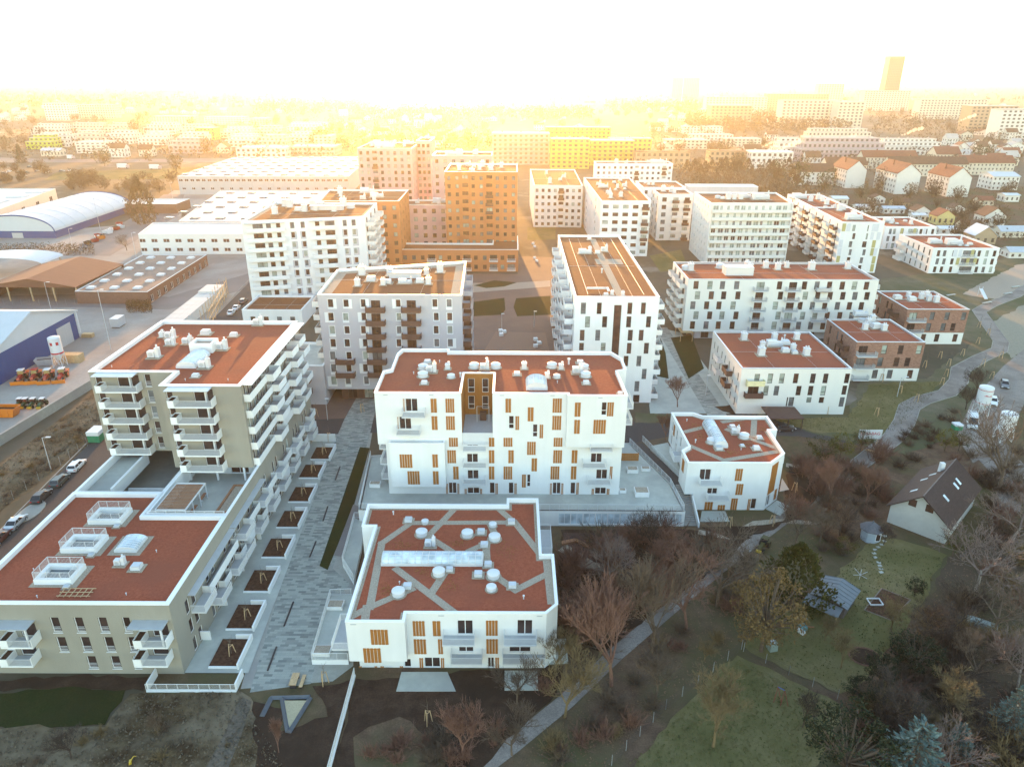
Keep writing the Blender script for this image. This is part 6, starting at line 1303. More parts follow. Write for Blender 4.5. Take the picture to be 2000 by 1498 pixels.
def leafy(name, seed, kind, m, n=2600, cat='tree'):
    """unit tree: height 1; kinds: column, ball, cone, loose"""
    rr = random.Random(seed); C, T = MB(), MB(); t = bpy.data.objects.new(name, None); COL.objects.link(t); OFFS[t.name] = Vector((0, 0, 0)); t['category'] = cat
    T.tube((0, 0, -.02), (0, 0, .35), .025, .018, 7)
    if kind in ('ball', 'loose'):
        cl = []
        for k in range(46 if kind == 'ball' else 60):
            d = Vector((rr.gauss(0, 1), rr.gauss(0, 1), rr.gauss(0, .8))).normalized(); r = rr.uniform(.45, 1)**.6; c = Vector((d.x*.42*r, d.y*.42*r, .56+d.z*.38*r)); cl.append((c, rr.uniform(.06, .12)))
            if c.z > .2: T.tube((0, 0, .25+.1*rr.random()), c, .012, .004, 4, cap=False)
        for k in range(n): c, r = rr.choice(cl); d = Vector((rr.gauss(0, 1), rr.gauss(0, 1), rr.gauss(0, 1))).normalized(); leafquad(C, c+d*r*rr.uniform(.5, 1.05), rr.uniform(.012, .026)*(1 if kind == 'ball' else .8), rr)
    elif kind == 'column':
        for k in range(n):
            z_ = rr.random()**.85; R_ = .27*min(1, 1.9*(1-z_)+.06)*min(1, .55+z_*2.5); a = rr.uniform(0, 6.28); R_ *= (1+.22*math.sin(a*3+z_*9)+.15*math.sin(a*7-z_*17)); r = R_*rr.uniform(.72, 1.05)
            leafquad(C, Vector((r*math.cos(a), r*math.sin(a), z_)), rr.uniform(.014, .03), rr, Vector((.35*math.cos(a), .35*math.sin(a), 1)).normalized())
    else:
        T.tube((0, 0, 0), (0, 0, .98), .022, .004, 6)
        for lay in range(17):
            z_ = .07+.9*lay/17; R_ = .30*(1-z_)+.03; nb = max(5, int(12*(1-z_)+4))
            for b in range(nb):
                a = 6.28*b/nb+rr.uniform(-.3, .3); L = R_*rr.uniform(.8, 1.15); e = Vector((math.cos(a)*L, math.sin(a)*L, -L*.12+rr.uniform(-.02, .03))); p = Vector((0, 0, z_)); T.tube(p, p+e, .006, .002, 3, cap=False)
                for q_ in range(14): f = rr.uniform(.2, 1.05); leafquad(C, p+e*f+Vector((rr.gauss(0, .012), rr.gauss(0, .012), rr.gauss(.004, .012)))*(1.5-.6*f), rr.uniform(.014, .026), rr, (e.normalized()+Vector((0, 0, .5))).normalized())
    T.build('trunk', BARKS['brown'], t); C.build('crown', m, t); PH[t.name] = 1.0; return t
PR['thuja'] = leafy('evergreen_tree', 3, 'column', LEAFG); PR['darkball'] = leafy('evergreen_tree', 4, 'ball', LEAFD, 3200); PR['golden'] = leafy('golden_tree', 5, 'loose', LEAFY, 4200); PR['spruce'] = leafy('spruce_tree', 6, 'cone', LEAFB); PR['ygshrub'] = leafy('evergreen_shrub', 7, 'ball', LEAFYG, 1800, 'shrub'); PR['greenshrub'] = leafy('evergreen_shrub', 8, 'ball', LEAFG, 1800, 'shrub'); PR['darkcone'] = leafy('spruce_tree', 9, 'cone', LEAFD)
def tree(pr, bx_, by_, ty, label, wide=1.0, group=None, top=None):
    """base pixel and crown-top pixel give the place and the height"""
    p = P(bx_, by_); H = PY(bx_, ty, p.y).z*(1.05 if pr in ('vase', 'vase2', 'round') and by_ > 1080 else 1); return plant(PR[pr], p.x, p.y, max(1.0, H), label, group, None, wide)
for a in (('pale', 1185, 1150, 1045, 'pale birch with thin white limbs beside the orange play bench', .8), ('vase', 1194, 1338, 1150, 'broad reddish bare tree on the path edge, nearest the gravel-banded white block'), ('vase2', 1271, 1276, 1090, 'tall reddish bare tree in the middle of the path row, with a dark straight trunk', .85),
          ('round', 1341, 1228, 1078, 'bare tree on the path edge straight below the outdoor stairs'), ('open', 1400, 1184, 1040, 'wide dark-trunked bare tree on the path edge in front of the golden-leaved tree', 1.15), ('dark', 1454, 1126, 1070, 'small leaning bare tree on the path by the municipal tractor'), ('open', 1553, 1063, 975, 'bare dark tree on the path right of the small angular block'),
          ('dark', 1269, 1089, 995, 'dark dense bare tree in front of the glazed terrace wall'), ('ochre', 1103, 1400, 1275, 'yellowish bare tree at the lower path edge near the patio corner'), ('vase2', 1280, 1360, 1265, 'slender bare tree standing in the leaf litter right of the path'), ('ochre', 1392, 1459, 1330, 'thin pale-stemmed bare tree alone on the lower lawn'), ('vase', 903, 1480, 1365, 'bare tree at the bottom edge below the dark soil garden'),
          ('vase2', 1000, 1475, 1385, 'reddish bare tree left of the path at the bottom edge'), ('round', 1180, 1110, 1035, 'rounded reddish thicket tree behind the birch'), ('vase', 1230, 1100, 1030, 'reddish bare tree right of the birch on the playground'), ('round', 1300, 1130, 1035, 'reddish bare tree below the stairs, behind the path row'), ('vase', 1345, 1115, 1050, 'reddish bare tree below the foot of the outdoor stairs'), ('ochre', 1085, 1310, 1235, 'thin twiggy tree before the right corner of the nearest white block'),
          ('round', 1140, 1240, 1150, 'reddish bare tree between playground soil and path'), ('vase2', 1010, 1375, 1290, 'bare tree before the second patio of the nearest white block'), ('golden', 1486, 1272, 1112, 'large golden-leaved tree beside the garden shed', .84), ('thuja', 1543, 1190, 1062, 'tall dark green columnar evergreen behind the golden-leaved tree', 1.5), ('thuja', 1510, 1165, 1095, 'smaller olive evergreen to the left of the tall columnar evergreen', 1.3),
          ('open', 1949, 960, 790, 'great bare tree beside the dark-roofed house and the gravel track'), ('pale', 1905, 1155, 1035, 'pale forked bare tree with bright spreading limbs below the house', 1.2), ('pale', 1975, 1060, 950, 'pale bare tree at the right edge near the house corner', 1.2), ('pale', 1985, 1345, 1240, 'pale twisted bare tree at the right edge above the spruce'), ('pale', 1850, 1520, 1430, 'pale many-stemmed bare shrub tree at the bottom edge between the spruces'),
          ('spruce', 1762, 1560, 1405, 'large blue spruce at the bottom edge of the photo', 1.5), ('spruce', 1862, 1480, 1410, 'smaller blue spruce right of the large one', 1.3), ('spruce', 1965, 1440, 1340, 'blue spruce near the right edge in the thicket', 1.2), ('darkball', 1645, 1530, 1400, 'broad dark round evergreen at the corner of the lower lawn', 1.15), ('darkball', 1715, 1340, 1278, 'dark evergreen bush over the round garden patch', .9), ('darkball', 1782, 1310, 1245, 'dark evergreen mass in the middle of the thicket', 1.4), ('darkball', 1680, 1372, 1330, 'low dark evergreen at the edge of the upper lawn', 1.5),
          ('greenshrub', 1600, 905, 850, 'dark evergreen shrub left of the site sign', 1.1), ('ygshrub', 1640, 895, 845, 'yellow-green evergreen shrub beside the site sign', 1.1), ('greenshrub', 1680, 880, 838, 'dark evergreen shrub covering the left end of the site sign', 1.0), ('ygshrub', 1845, 880, 838, 'yellow-green shrub by the small green container', 1.1), ('greenshrub', 1872, 880, 838, 'dark green conical shrub by the white van', .9), ('darkball', 1785, 1165, 1130, 'small dark brown-green bush beside the vegetable bed', 1.0), ('greenshrub', 1650, 1085, 1050, 'green garden shrub left of the grey gazebo', 1.2),
          ('greenshrub', 1860, 1085, 1035, 'dark green conifer bush at the front corner of the dark-roofed house', .9), ('open', 1940, 1240, 1140, 'olive-twigged bare tree in the thicket behind the caravan cover', 1.3), ('ochre', 1740, 1230, 1165, 'bare fruit tree at the near side of the vegetable bed', 1.1), ('ochre', 1642, 1305, 1240, 'small branching fruit tree beside the round garden patch'), ('ochre', 1610, 1252, 1205, 'small bare fruit tree below the grey shed'), ('dark', 1725, 1065, 1025, 'small bare tree on the lawn in front of the house'), ('dark', 1567, 1420, 1355, 'small bare tree with pale hoop on the lower lawn', .8), ('ochre', 1375, 1290, 1250, 'low bare tree by the wire fence below the golden tree'),
          ('dark', 1886, 800, 750, 'thin bare tree between the path and the white silo'), ('dark', 1905, 772, 715, 'second thin bare tree above the white silo'), ('vase', 1690, 985, 900, 'reddish bare tree on the slope left of the house'), ('vase', 1620, 985, 895, 'reddish bare tree by the path below the sign shrubs'), ('round', 1575, 960, 895, 'reddish bare tree right of the small angular block'), ('dark', 1640, 1045, 970, 'slim dark tree between path and gazebo'), ('vase2', 1600, 1060, 985, 'slim bare tree on the path edge below the house'), ('ochre', 1790, 1250, 1190, 'olive bare tree behind the vegetable bed', 1.2), ('dark', 1835, 1270, 1180, 'dark bare tree in the thick of the garden thicket', 1.2), ('vase2', 1900, 1330, 1250, 'brown bare tree right of the dark evergreen mass', 1.2), ('ochre', 1850, 1390, 1310, 'yellow-grey bare tree above the smaller spruce', 1.2), ('dark', 1750, 1420, 1330, 'dark bare tree above the large spruce', 1.3), ('dark', 140, 1480, 1425, 'pollarded bare stump tree on the rubble ground at the bottom left'),
          ('vase2', 310, 1440, 1390, 'thin reddish sapling on the rubble ground', .6), ('vase', 545, 1470, 1410, 'thin brown sapling near the sand pit', .6), ('open', 248, 490, 455, 'bare spreading tree before the white office bar'), ('greenshrub', 367, 432, 412, 'dark pine on the edge of the white warehouse roof yard', 1.3), ('round', 412, 432, 415, 'small bare tree behind the office bar'), ('vase', 1323, 795, 735, 'slim bare street tree on the paved square'), ('vase', 1300, 860, 810, 'slim bare tree behind the ramp'), ('vase2', 1510, 800, 768, 'small bare tree before the wall of the plain white block')):
    tree(*a[:5], *a[5:])
p = P(282, 437); H = 22; TALLP = (p.x, p.y, H)
# loose cover: leaves on the soil, tufts on the lawns, clods on the rubble
def cover(name, polys, n, m, s0, s1, up, seed):
    r2 = random.Random(seed); mb = MB(); pl = [[tuple(P(*q)[:2]) for q in p] for p in polys]
    for p in pl:
        xs = [q[0] for q in p]; ys = [q[1] for q in p]; k = 0
        while k < n:
            k += 1; x, y = r2.uniform(min(xs), max(xs)), r2.uniform(min(ys), max(ys))
            if not inpoly(x, y, p): continue
            s_ = r2.uniform(s0, s1); a = r2.uniform(0, 6.3); c, d = math.cos(a)*s_, math.sin(a)*s_; z_ = .1+r2.uniform(0, .03)
            if up: mb.face([(x-c, y-d, z_), (x+c, y+d, z_), (x+c*.3+r2.gauss(0, .05), y+d*.3+r2.gauss(0, .05), z_+s_*1.6)])
            else: mb.face([(x-c, y-d, z_), (x+d, y-c, z_+r2.uniform(0, .05)), (x+c, y+d, z_), (x-d*.8, y+c*.8, z_+r2.uniform(0, .05))])
    mb.build(name, m, None, kind='stuff')
def inpoly(x, y, pl):
    c = False
    for i in range(len(pl)):
        a, b = pl[i-1], pl[i]
        if (a[1] > y) != (b[1] > y) and x < (b[0]-a[0])*(y-a[1])/(b[1]-a[1])+a[0]: c = not c
    return c
PATHSIDE = [(1000, 1490), (1110, 1395), (1300, 1225), (1460, 1085), (1560, 1030), (1600, 1060), (1500, 1150), (1440, 1265), (1300, 1380), (1165, 1520), (1000, 1520)]
cover('fallen_leaves', [PATHSIDE, [(1110, 1290), (1300, 1180), (1440, 1065), (1350, 1050), (1110, 1130)], [(1780, 1260), (1850, 1090), (2000, 1000), (2020, 1500), (1650, 1500), (1680, 1390)]], 9000, leafmat('brown_leaves', (.10, .058, .035), (.24, .15, .09)), .05, .13, False, 21)
cover('grass_tufts', [[(1200, 1520), (1440, 1290), (1630, 1378), (1570, 1520)], [(1460, 1262), (1560, 1190), (1700, 1064), (1845, 1088), (1760, 1245), (1640, 1350)], [(1500, 818), (1650, 815), (1700, 752), (1850, 745), (1740, 848), (1590, 842)]], 7000, leafmat('lawn_blades', (.075, .085, .03), (.17, .15, .07)), .05, .14, True, 22)
cover('rubble', [[(255, 1360), (470, 1352), (555, 1500), (-60, 1500), (-60, 1430), (205, 1422)], [(-20, 985), (0, 910), (180, 775), (215, 815), (200, 848), (0, 995)]], 3600, mat('rubble_clods', (.10, .08, .06), .95, .4, 2, col2=(.20, .165, .125)), .05, .2, True, 23)
# autumn hedge by the workshop
hd = thing('hedge', P(280, 602), 'clipped rust-brown hedge at the corner of the brown workshop', 'hedge'); rr = random.Random(2); mb = MB()
for k in range(1500):
    a = P(rr.uniform(248, 298), rr.uniform(598, 612)); leafquad(mb, Vector((a.x, a.y, rr.uniform(0, 2.6))), rr.uniform(.15, .3), rr)
mb.build('foliage', leafmat('rust_hedge', (.05, .03, .012), (.13, .07, .025)), hd)
# scattered shrubs, one by one
def scatter(poly, n, kinds, h0, h1, label, group, wide=(1, 1.5), seed=1, mind=0):
    rr = random.Random(seed); xs = [p[0] for p in poly]; ys = [p[1] for p in poly]; k = 0; done = []
    for _ in range(n*30):
        if k >= n: break
        x, y = rr.uniform(min(xs), max(xs)), rr.uniform(min(ys), max(ys))
        if not inpoly(x, y, poly) or any((x-a)**2+((y-b)*1.4)**2 < mind*mind for a, b in done): continue
        p = P(x, y); done.append((x, y)); plant(PR[rr.choice(kinds)], p.x, p.y, rr.uniform(h0, h1), label, group, None, rr.uniform(*wide)); k += 1
scatter([(1110, 1075), (1240, 1045), (1420, 1050), (1440, 1080), (1280, 1190), (1120, 1290), (1100, 1200)], 34, ['s_red', 's_red', 's_brown'], 2.0, 4.2, 'reddish leafless shrub in the thicket between the playground and the path', 'reddish shrubs by the playground', (1, 1.4), 3, 14)
scatter([(1240, 1300), (1450, 1120), (1500, 1080), (1440, 1240), (1180, 1470), (1100, 1500), (1060, 1480)], 26, ['s_red', 's_brown', 's_ochre'], .8, 2.2, 'low brown leafless shrub in the leaf litter along the path', 'low shrubs along the path', (1, 1.8), 4, 14)
scatter([(1540, 905), (1700, 870), (1740, 880), (1620, 990), (1545, 1010), (1600, 960)], 26, ['s_red', 's_red', 's_brown'], 1.6, 3.6, 'reddish leafless shrub on the slope below the site sign', 'shrubs below the site sign', (1, 1.4), 5, 12)
scatter([(1600, 1010), (1700, 930), (1740, 960), (1700, 1040), (1640, 1090), (1560, 1110)], 24, ['s_brown', 's_red', 's_dark'], 1.0, 2.6, 'brown leafless shrub on the slope between path and gazebo', 'shrubs between path and gazebo', (1, 1.5), 6, 12)
scatter([(1790, 1250), (1860, 1100), (2010, 1010), (2030, 1510), (1690, 1510), (1690, 1390), (1760, 1290)], 64, ['s_brown', 's_ochre', 's_dark', 's_dark', 's_red'], 1.5, 3.6, 'tangled leafless shrub in the garden thicket at the lower right', 'thicket shrubs', (1.1, 1.7), 7, 13)
scatter([(1850, 900), (1990, 840), (2010, 1010), (1940, 1080), (1925, 950)], 22, ['s_brown', 's_dark', 's_red'], 1.2, 3.0, 'brown leafless shrub between the dark-roofed house and the gravel road', 'shrubs right of the house', (1, 1.5), 8, 13)
scatter([(880, 1430), (1000, 1400), (1060, 1370), (1080, 1300), (1000, 1440), (900, 1498), (700, 1498), (760, 1440)], 18, ['s_red', 's_brown'], .8, 2.0, 'thin leafless shrub at the bottom edge of the dark soil garden', 'shrubs at the bottom edge', (1, 1.5), 9, 14)
scatter([(0, 1430), (200, 1425), (480, 1380), (540, 1490), (0, 1498)], 9, ['s_ochre', 's_brown'], .4, 1.0, 'dry weed clump on the rubble ground at the bottom left', 'weed clumps on the rubble', (1, 2), 10, 18)
scatter([(0, 985), (0, 930), (170, 790), (195, 800), (190, 850)], 24, ['s_ochre', 's_brown', 's_dark'], .4, .9, 'dry weed clump on the rubble strip above the street', 'weed clumps on the strip', (1, 2.2), 12, 10)
scatter([(1760, 850), (1870, 800), (1850, 900), (1780, 900), (1745, 940)], 16, ['s_brown', 's_dark'], .8, 1.9, 'low brown shrub on the slope above the dark-roofed house', 'shrubs above the house', (1, 1.6), 13, 12)
# ------------------------------------------------------------------ garden plots: house, gazebo, shed
ht = thing('house', (76, 105, 0), 'detached house with a steep dark tiled roof and white gable', 'house')
A, B = P(1804.5, 967.7, 7.5), P(1867, 896.7, 7.5); e = (B-A); Lh = e.length; e.normalize(); n = Vector((e.y, -e.x, 0))
def hp(u, v, z_): q_ = A+e*u+n*v; return (q_.x, q_.y, z_)
TILE = mat('dark_roof_tiles', (.055, .035, .032), .8, .25, 1.2, sc=(1, 1, 8), bump=.4); hw, ze = 4.95, 3.25
mb = MB(); mb.hexa([hp(.6, -4.5, 0), hp(.6, 4.5, 0), hp(Lh-.6, 4.5, 0), hp(Lh-.6, -4.5, 0)], [hp(.6, -4.5, 3.55), hp(.6, 4.5, 3.55), hp(Lh-.6, 4.5, 3.55), hp(Lh-.6, -4.5, 3.55)])
for u in (.6, Lh-.6): mb.face([hp(u, -4.5, 3.55), hp(u, 4.5, 3.55), hp(u, .0, 7.2)])
mb.build('wall', mat('house_render', (.52, .50, .46), .9, .06, 1), ht)
mb = MB()
for sg in (-1, 1): mb.hexa([hp(-.3, 0, 7.25), hp(Lh+.3, 0, 7.25), hp(Lh+.3, sg*hw, ze), hp(-.3, sg*hw, ze)], [hp(-.3, 0, 7.5), hp(Lh+.3, 0, 7.5), hp(Lh+.3, sg*hw, ze+.22), hp(-.3, sg*hw, ze+.22)])
rf = mb.build('roof', TILE, ht)
mb = MB(); c = hp(Lh*.72, -.9, 0); mb.bx(c[0]-.35, c[0]+.35, c[1]-.35, c[1]+.35, 6, 8.3); mb.build('chimney', METALW, rf); mb = MB(); mb.tube(hp(-.3, 0, 7.52), hp(Lh+.3, 0, 7.52), .10, n=6); mb.build('ridge', mat('ridge_tiles', (.14, .12, .12), .8), rf)
for (u, v, sg) in ((.3, .45, 1), (.62, .45, 1), (.72, .42, 1), (.25, .5, -1), (.55, .5, -1), (.65, .35, -1)):
    mb = MB(); q_ = lambda du, dv: hp(Lh*u+du, sg*hw*(v+dv), 7.5+(ze+.22-7.5)*(v+dv)+.06); mb.face([q_(-.35, -.1), q_(.35, -.1), q_(.35, .1), q_(-.35, .1)]); mb.build('roof_window', GLASSL, rf)  # white glints on these panes are put into the pale glass colour
for v in (-1.4, 1.2):
    mb = MB(); mb.hexa([hp(.59, v-.6, 4.6), hp(.59, v+.6, 4.6), hp(.52, v+.6, 4.6), hp(.52, v-.6, 4.6)], [hp(.59, v-.6, 5.9), hp(.59, v+.6, 5.9), hp(.52, v+.6, 5.9), hp(.52, v-.6, 5.9)]); mb.build('window', GLASSB, ht)
gz = thing('gazebo', P(1698, 1052), 'small grey octagonal garden gazebo with a pointed roof', 'gazebo'); c = P(1698, 1052); mb = MB(); mb.lathe((c.x, c.y, 0), [(1.5, 0), (1.5, 2.1)], 8); mb.build('wall', mat('pale_blue_boards', (.36, .41, .46), .7, .08, 2), gz)
mb = MB(); mb.lathe((c.x, c.y, 0), [(1.9, 2.05), (1.85, 2.15), (.12, 3.3), (.1, 3.5)], 8); mb.build('roof', mat('grey_shingle', (.12, .12, .13), .85, .2, 3), gz)
mb = MB(); mb.bx(c.x+.1, c.x+.95, c.y-1.46, c.y-1.40, .5, 1.9); w_ = mb.build('window', FRAMEW, gz); mb = MB(); mb.bx(c.x+.2, c.x+.85, c.y-1.48, c.y-1.462, .6, 1.8); mb.build('pane', GLASS, w_)
sh = thing('shed', P(1625, 1185), 'grey garden shed with a sheet roof and lean-to beside the columnar evergreen', 'shed'); R1_, R2_ = P(1646, 1131, 2.9), P(1621, 1165, 2.9); e = (R2_-R1_).normalized(); n = Vector((-e.y, e.x, 0)); Ls = (R2_-R1_).length
if n.x < 0: n = -n
def sp(u, v, z_): q_ = R1_+e*u+n*v; return (q_.x, q_.y, z_)
RIB = mat('blue_grey_sheet_roof', (.15, .165, .18), .55, .1, .8, sc=(2, 2, 1)); mb = MB()
mb.hexa([sp(.2, -2.2, 0), sp(Ls-.2, -2.2, 0), sp(Ls-.2, 2.2, 0), sp(.2, 2.2, 0)], [sp(.2, -2.2, 2.1), sp(Ls-.2, -2.2, 2.1), sp(Ls-.2, 2.2, 2.1), sp(.2, 2.2, 2.1)]); mb.build('wall', mat('weathered_boards', (.13, .11, .10), .9, .25, 2), sh); mb = MB()
for sg in (-1, 1): mb.hexa([sp(-.2, 0, 2.8), sp(Ls+.2, 0, 2.8), sp(Ls+.2, sg*2.6, 2.05), sp(-.2, sg*2.6, 2.05)], [sp(-.2, 0, 2.9), sp(Ls+.2, 0, 2.9), sp(Ls+.2, sg*2.6, 2.15), sp(-.2, sg*2.6, 2.15)])
mb.hexa([sp(Ls+.1, -2.9, 1.9), sp(Ls+2.0, -2.9, 1.5), sp(Ls+2.0, 2.0, 1.5), sp(Ls+.1, 2.0, 1.9)], [sp(Ls+.1, -2.9, 2.0), sp(Ls+2.0, -2.9, 1.6), sp(Ls+2.0, 2.0, 1.6), sp(Ls+.1, 2.0, 2.0)])
for k in range(7): mb.tube(sp(-.2+k*Ls/6, -2.6, 2.18), sp(-.2+k*Ls/6, 0, 2.93), .04, n=4); mb.tube(sp(-.2+k*Ls/6, 2.6, 2.18), sp(-.2+k*Ls/6, 0, 2.93), .04, n=4)
mb.build('roof', RIB, sh)
for v in (-2.6, 1.8): mb = MB(); c = sp(Ls+1.9, v, 0); mb.bx(c[0]-.06, c[0]+.06, c[1]-.06, c[1]+.06, 0, 1.5); mb.build('post', WOODP, sh)
for k, (x, y) in enumerate(((1728, 1047), (1727, 1057), (1722, 1064), (1715, 1069), (1709, 1074), (1707, 1081), (1709, 1089), (1716, 1099), (1718, 1105), (1720, 1111), (1721, 1118))):
    p = P(x, y); mb = MB(); mb.box((p.x, p.y, .06), (.62, .5, .07), 0, RND.uniform(-.3, .3)); mb.build('stepping_stone', CONCL, None, label='pale square stepping stone in the curved row across the garden lawn', category='stepping stone', group='stepping stones from the gazebo')
vb = thing('vegetable_bed', P(1740, 1170), 'dark soil vegetable bed framed with pale boards on the garden lawn', 'garden bed'); Q = [P(*q_) for q_ in ((1688, 1192), (1722, 1150), (1778, 1172), (1740, 1212))]; mb = MB()
for a, b in zip(Q, Q[1:]+Q[:1]): mb.tube((a.x, a.y, .12), (b.x, b.y, .12), .1, n=4)
mb.build('frame', mat('weathered_frame', (.24, .19, .15), .9), vb); mb = MB(); mb.face([(q_.x, q_.y, .14) for q_ in Q[::-1]]); mb.build('soil', SOIL, vb); mb = MB(); a = P(1708, 1178)
for dx in (-.9, .9): mb.bx(a.x+dx-.05, a.x+dx+.05, a.y-.7, a.y+.7, .2, .4)
for dy in (-.7, .7): mb.bx(a.x-.85, a.x+.85, a.y+dy-.05, a.y+dy+.05, .2, .4)
mb.build('cold_frame', METALW, vb)
rb = thing('round_bed', P(1690, 1285), 'round dark garden patch with a brushwood rim near the fruit tree', 'garden bed'); c = P(1688, 1283); mb = MB(); mb.prism([(c.x+1.9*math.cos(a), c.y+1.6*math.sin(a)) for a in lin(0, 5.9, 16)], 0, .12); mb.build('soil', SOILG, rb); mb = MB()
for k in range(14): a0 = k*.33; mb.tube((c.x+1.95*math.cos(a0), c.y+1.65*math.sin(a0), .12), (c.x+1.95*math.cos(a0+.33), c.y+1.65*math.sin(a0+.33), .15), .14, n=4)
mb.build('rim', BARKS['reddish'], rb)
dr = thing('clothes_dryer', P(1678, 1130), 'rotary clothes dryer with crossed arms on the garden lawn', 'clothes dryer'); c = P(1678, 1132); mb = MB(); mb.tube((c.x, c.y, 0), (c.x, c.y, 1.9), .04, n=6); mb.build('pole', METALW, dr); mb = MB()
for a in (0, PI/2, PI, 3*PI/2): mb.tube((c.x, c.y, .9), (c.x+1.3*math.cos(a+.3), c.y+1.3*math.sin(a+.3), 1.2), .03, n=4)
mb.build('arm', METALW, dr)
p = P(1915, 1228); cv = thing('covered_trailer', p, 'long grey-green covered trailer half buried in the thicket', 'trailer'); mb = MB(); mb.box((p.x, p.y, .75), (3.6, 1.3, .7), 0, -.6); mb.box((p.x, p.y, 1.2), (3.4, 1.2, .25), 0, -.6, .8); mb.build('cover', mat('tarpaulin', (.22, .26, .25), .6, .1, 2), cv); mb = MB(); mb.box((p.x, p.y, .25), (3.4, 1.0, .3), 0, -.6); mb.build('chassis', FRAMED, cv)
p = P(1562, 1225); wb = thing('garden_junk', p, 'heap of white and turquoise boards and boxes beside the golden-leaved tree', 'junk heap'); mb = MB(); mb.box((p.x, p.y, .4), (.9, 1.8, .7), 0, .4); mb.build('box', mat('turquoise_sheet', (.10, .30, .34), .6), wb); mb = MB(); mb.box((p.x+.4, p.y+.9, .9), (1.3, 1.0, .08), 0, .3); mb.box((p.x-.3, p.y-1.1, .3), (.5, 1.1, .5), 0, .5); mb.build('board', METALW, wb); mb = MB(); mb.box((p.x+1.2, p.y-.2, .3), (1.3, .15, .12), 0, -.1); mb.build('plank', WOODD, wb)
p = P(1507, 1268); bn = thing('rain_barrel', p, 'pale green water tank behind the fence corner under the golden-leaved tree', 'water tank'); mb = MB(); mb.box((p.x, p.y, .65), (1.1, 1.1, 1.3), 0, .2, .92); mb.build('tank', mat('pale_green_plastic', (.22, .27, .24), .6), bn); mb = MB(); mb.tube((p.x, p.y, 1.3), (p.x, p.y, 1.42), .3, n=10); mb.build('lid', ZINC, bn)
sw = thing('climbing_frame', P(1535, 1370), 'small red and blue play frame on the lower lawn', 'play frame'); a, b = P(1515, 1365), P(1528, 1372)
for q_ in (a, b):
    for dx in (-.5, .5): mb = MB(); mb.tube((q_.x+dx, q_.y-.6, 0), (q_.x, q_.y, 2), .04, n=5); mb.build('leg', mat('weathered_red', (.20, .05, .04), .7), sw)
mb = MB(); mb.tube((a.x, a.y, 2), (b.x, b.y, 2), .05, n=5); mb.build('bar', paint('play_blue', (.03, .08, .3)), sw)
p = P(255, 1490); ex = thing('mini_digger', p, 'small yellow digging tool lying on the rubble at the bottom edge', 'tool'); mb = MB(); mb.box((p.x, p.y, .2), (.3, .6, .3), 0, .4, .7); mb.build('body', YEL, ex); mb = MB(); mb.tube((p.x, p.y, .3), (p.x+.2, p.y+.5, .5), .05, n=6); mb.tube((p.x+.2, p.y+.5, .5), (p.x+.3, p.y+.8, .1), .04, n=6); mb.build('arm', YEL, ex)
# ------------------------------------------------------------------ the town beyond, thinning out into the haze
FWIN = mat('far_window_glass', (.10, .075, .06), .4, .2, .3); TILER = mat('red_roof_tiles', (.21, .08, .048), .85, .2, .6); TILEB = mat('brown_roof_tiles', (.13, .07, .045), .85, .2, .6); FLATG = mat('pale_flat_roof', (.46, .43, .40), .8, .1, .2)
CREAM, PALE, MAUVE, LIME, TAN = mat('cream_wall', (.62, .56, .46), .9, .06, .2), mat('pale_wall', (.70, .67, .62), .9, .05, .2), mat('mauve_wall', (.42, .34, .36), .9, .05, .2), mat('lime_wall', (.42, .50, .08), .9, .05, .2), mat('tan_wall', (.40, .30, .20), .9, .08, .3)
def windows(mb, A, B, z0, z1, nf, nu, w=.5, h=.5, out=.06, mi=1):
    """dark panes on the wall from A to B, outer side on the right of A->B"""
    e = B-A; n = Vector((e.y, -e.x)).normalized()*out
    for k in range(nf):
        for j in range(nu):
            c = (j+.5)/nu; a, b = A+e*(c-w/2/nu)+n, A+e*(c+w/2/nu)+n; fh = (z1-z0)/nf; v0 = z0+fh*(k+.28); v1 = v0+fh*h
            mb.face([(a.x, a.y, v0), (b.x, b.y, v0), (b.x, b.y, v1), (a.x, a.y, v1)], mi)
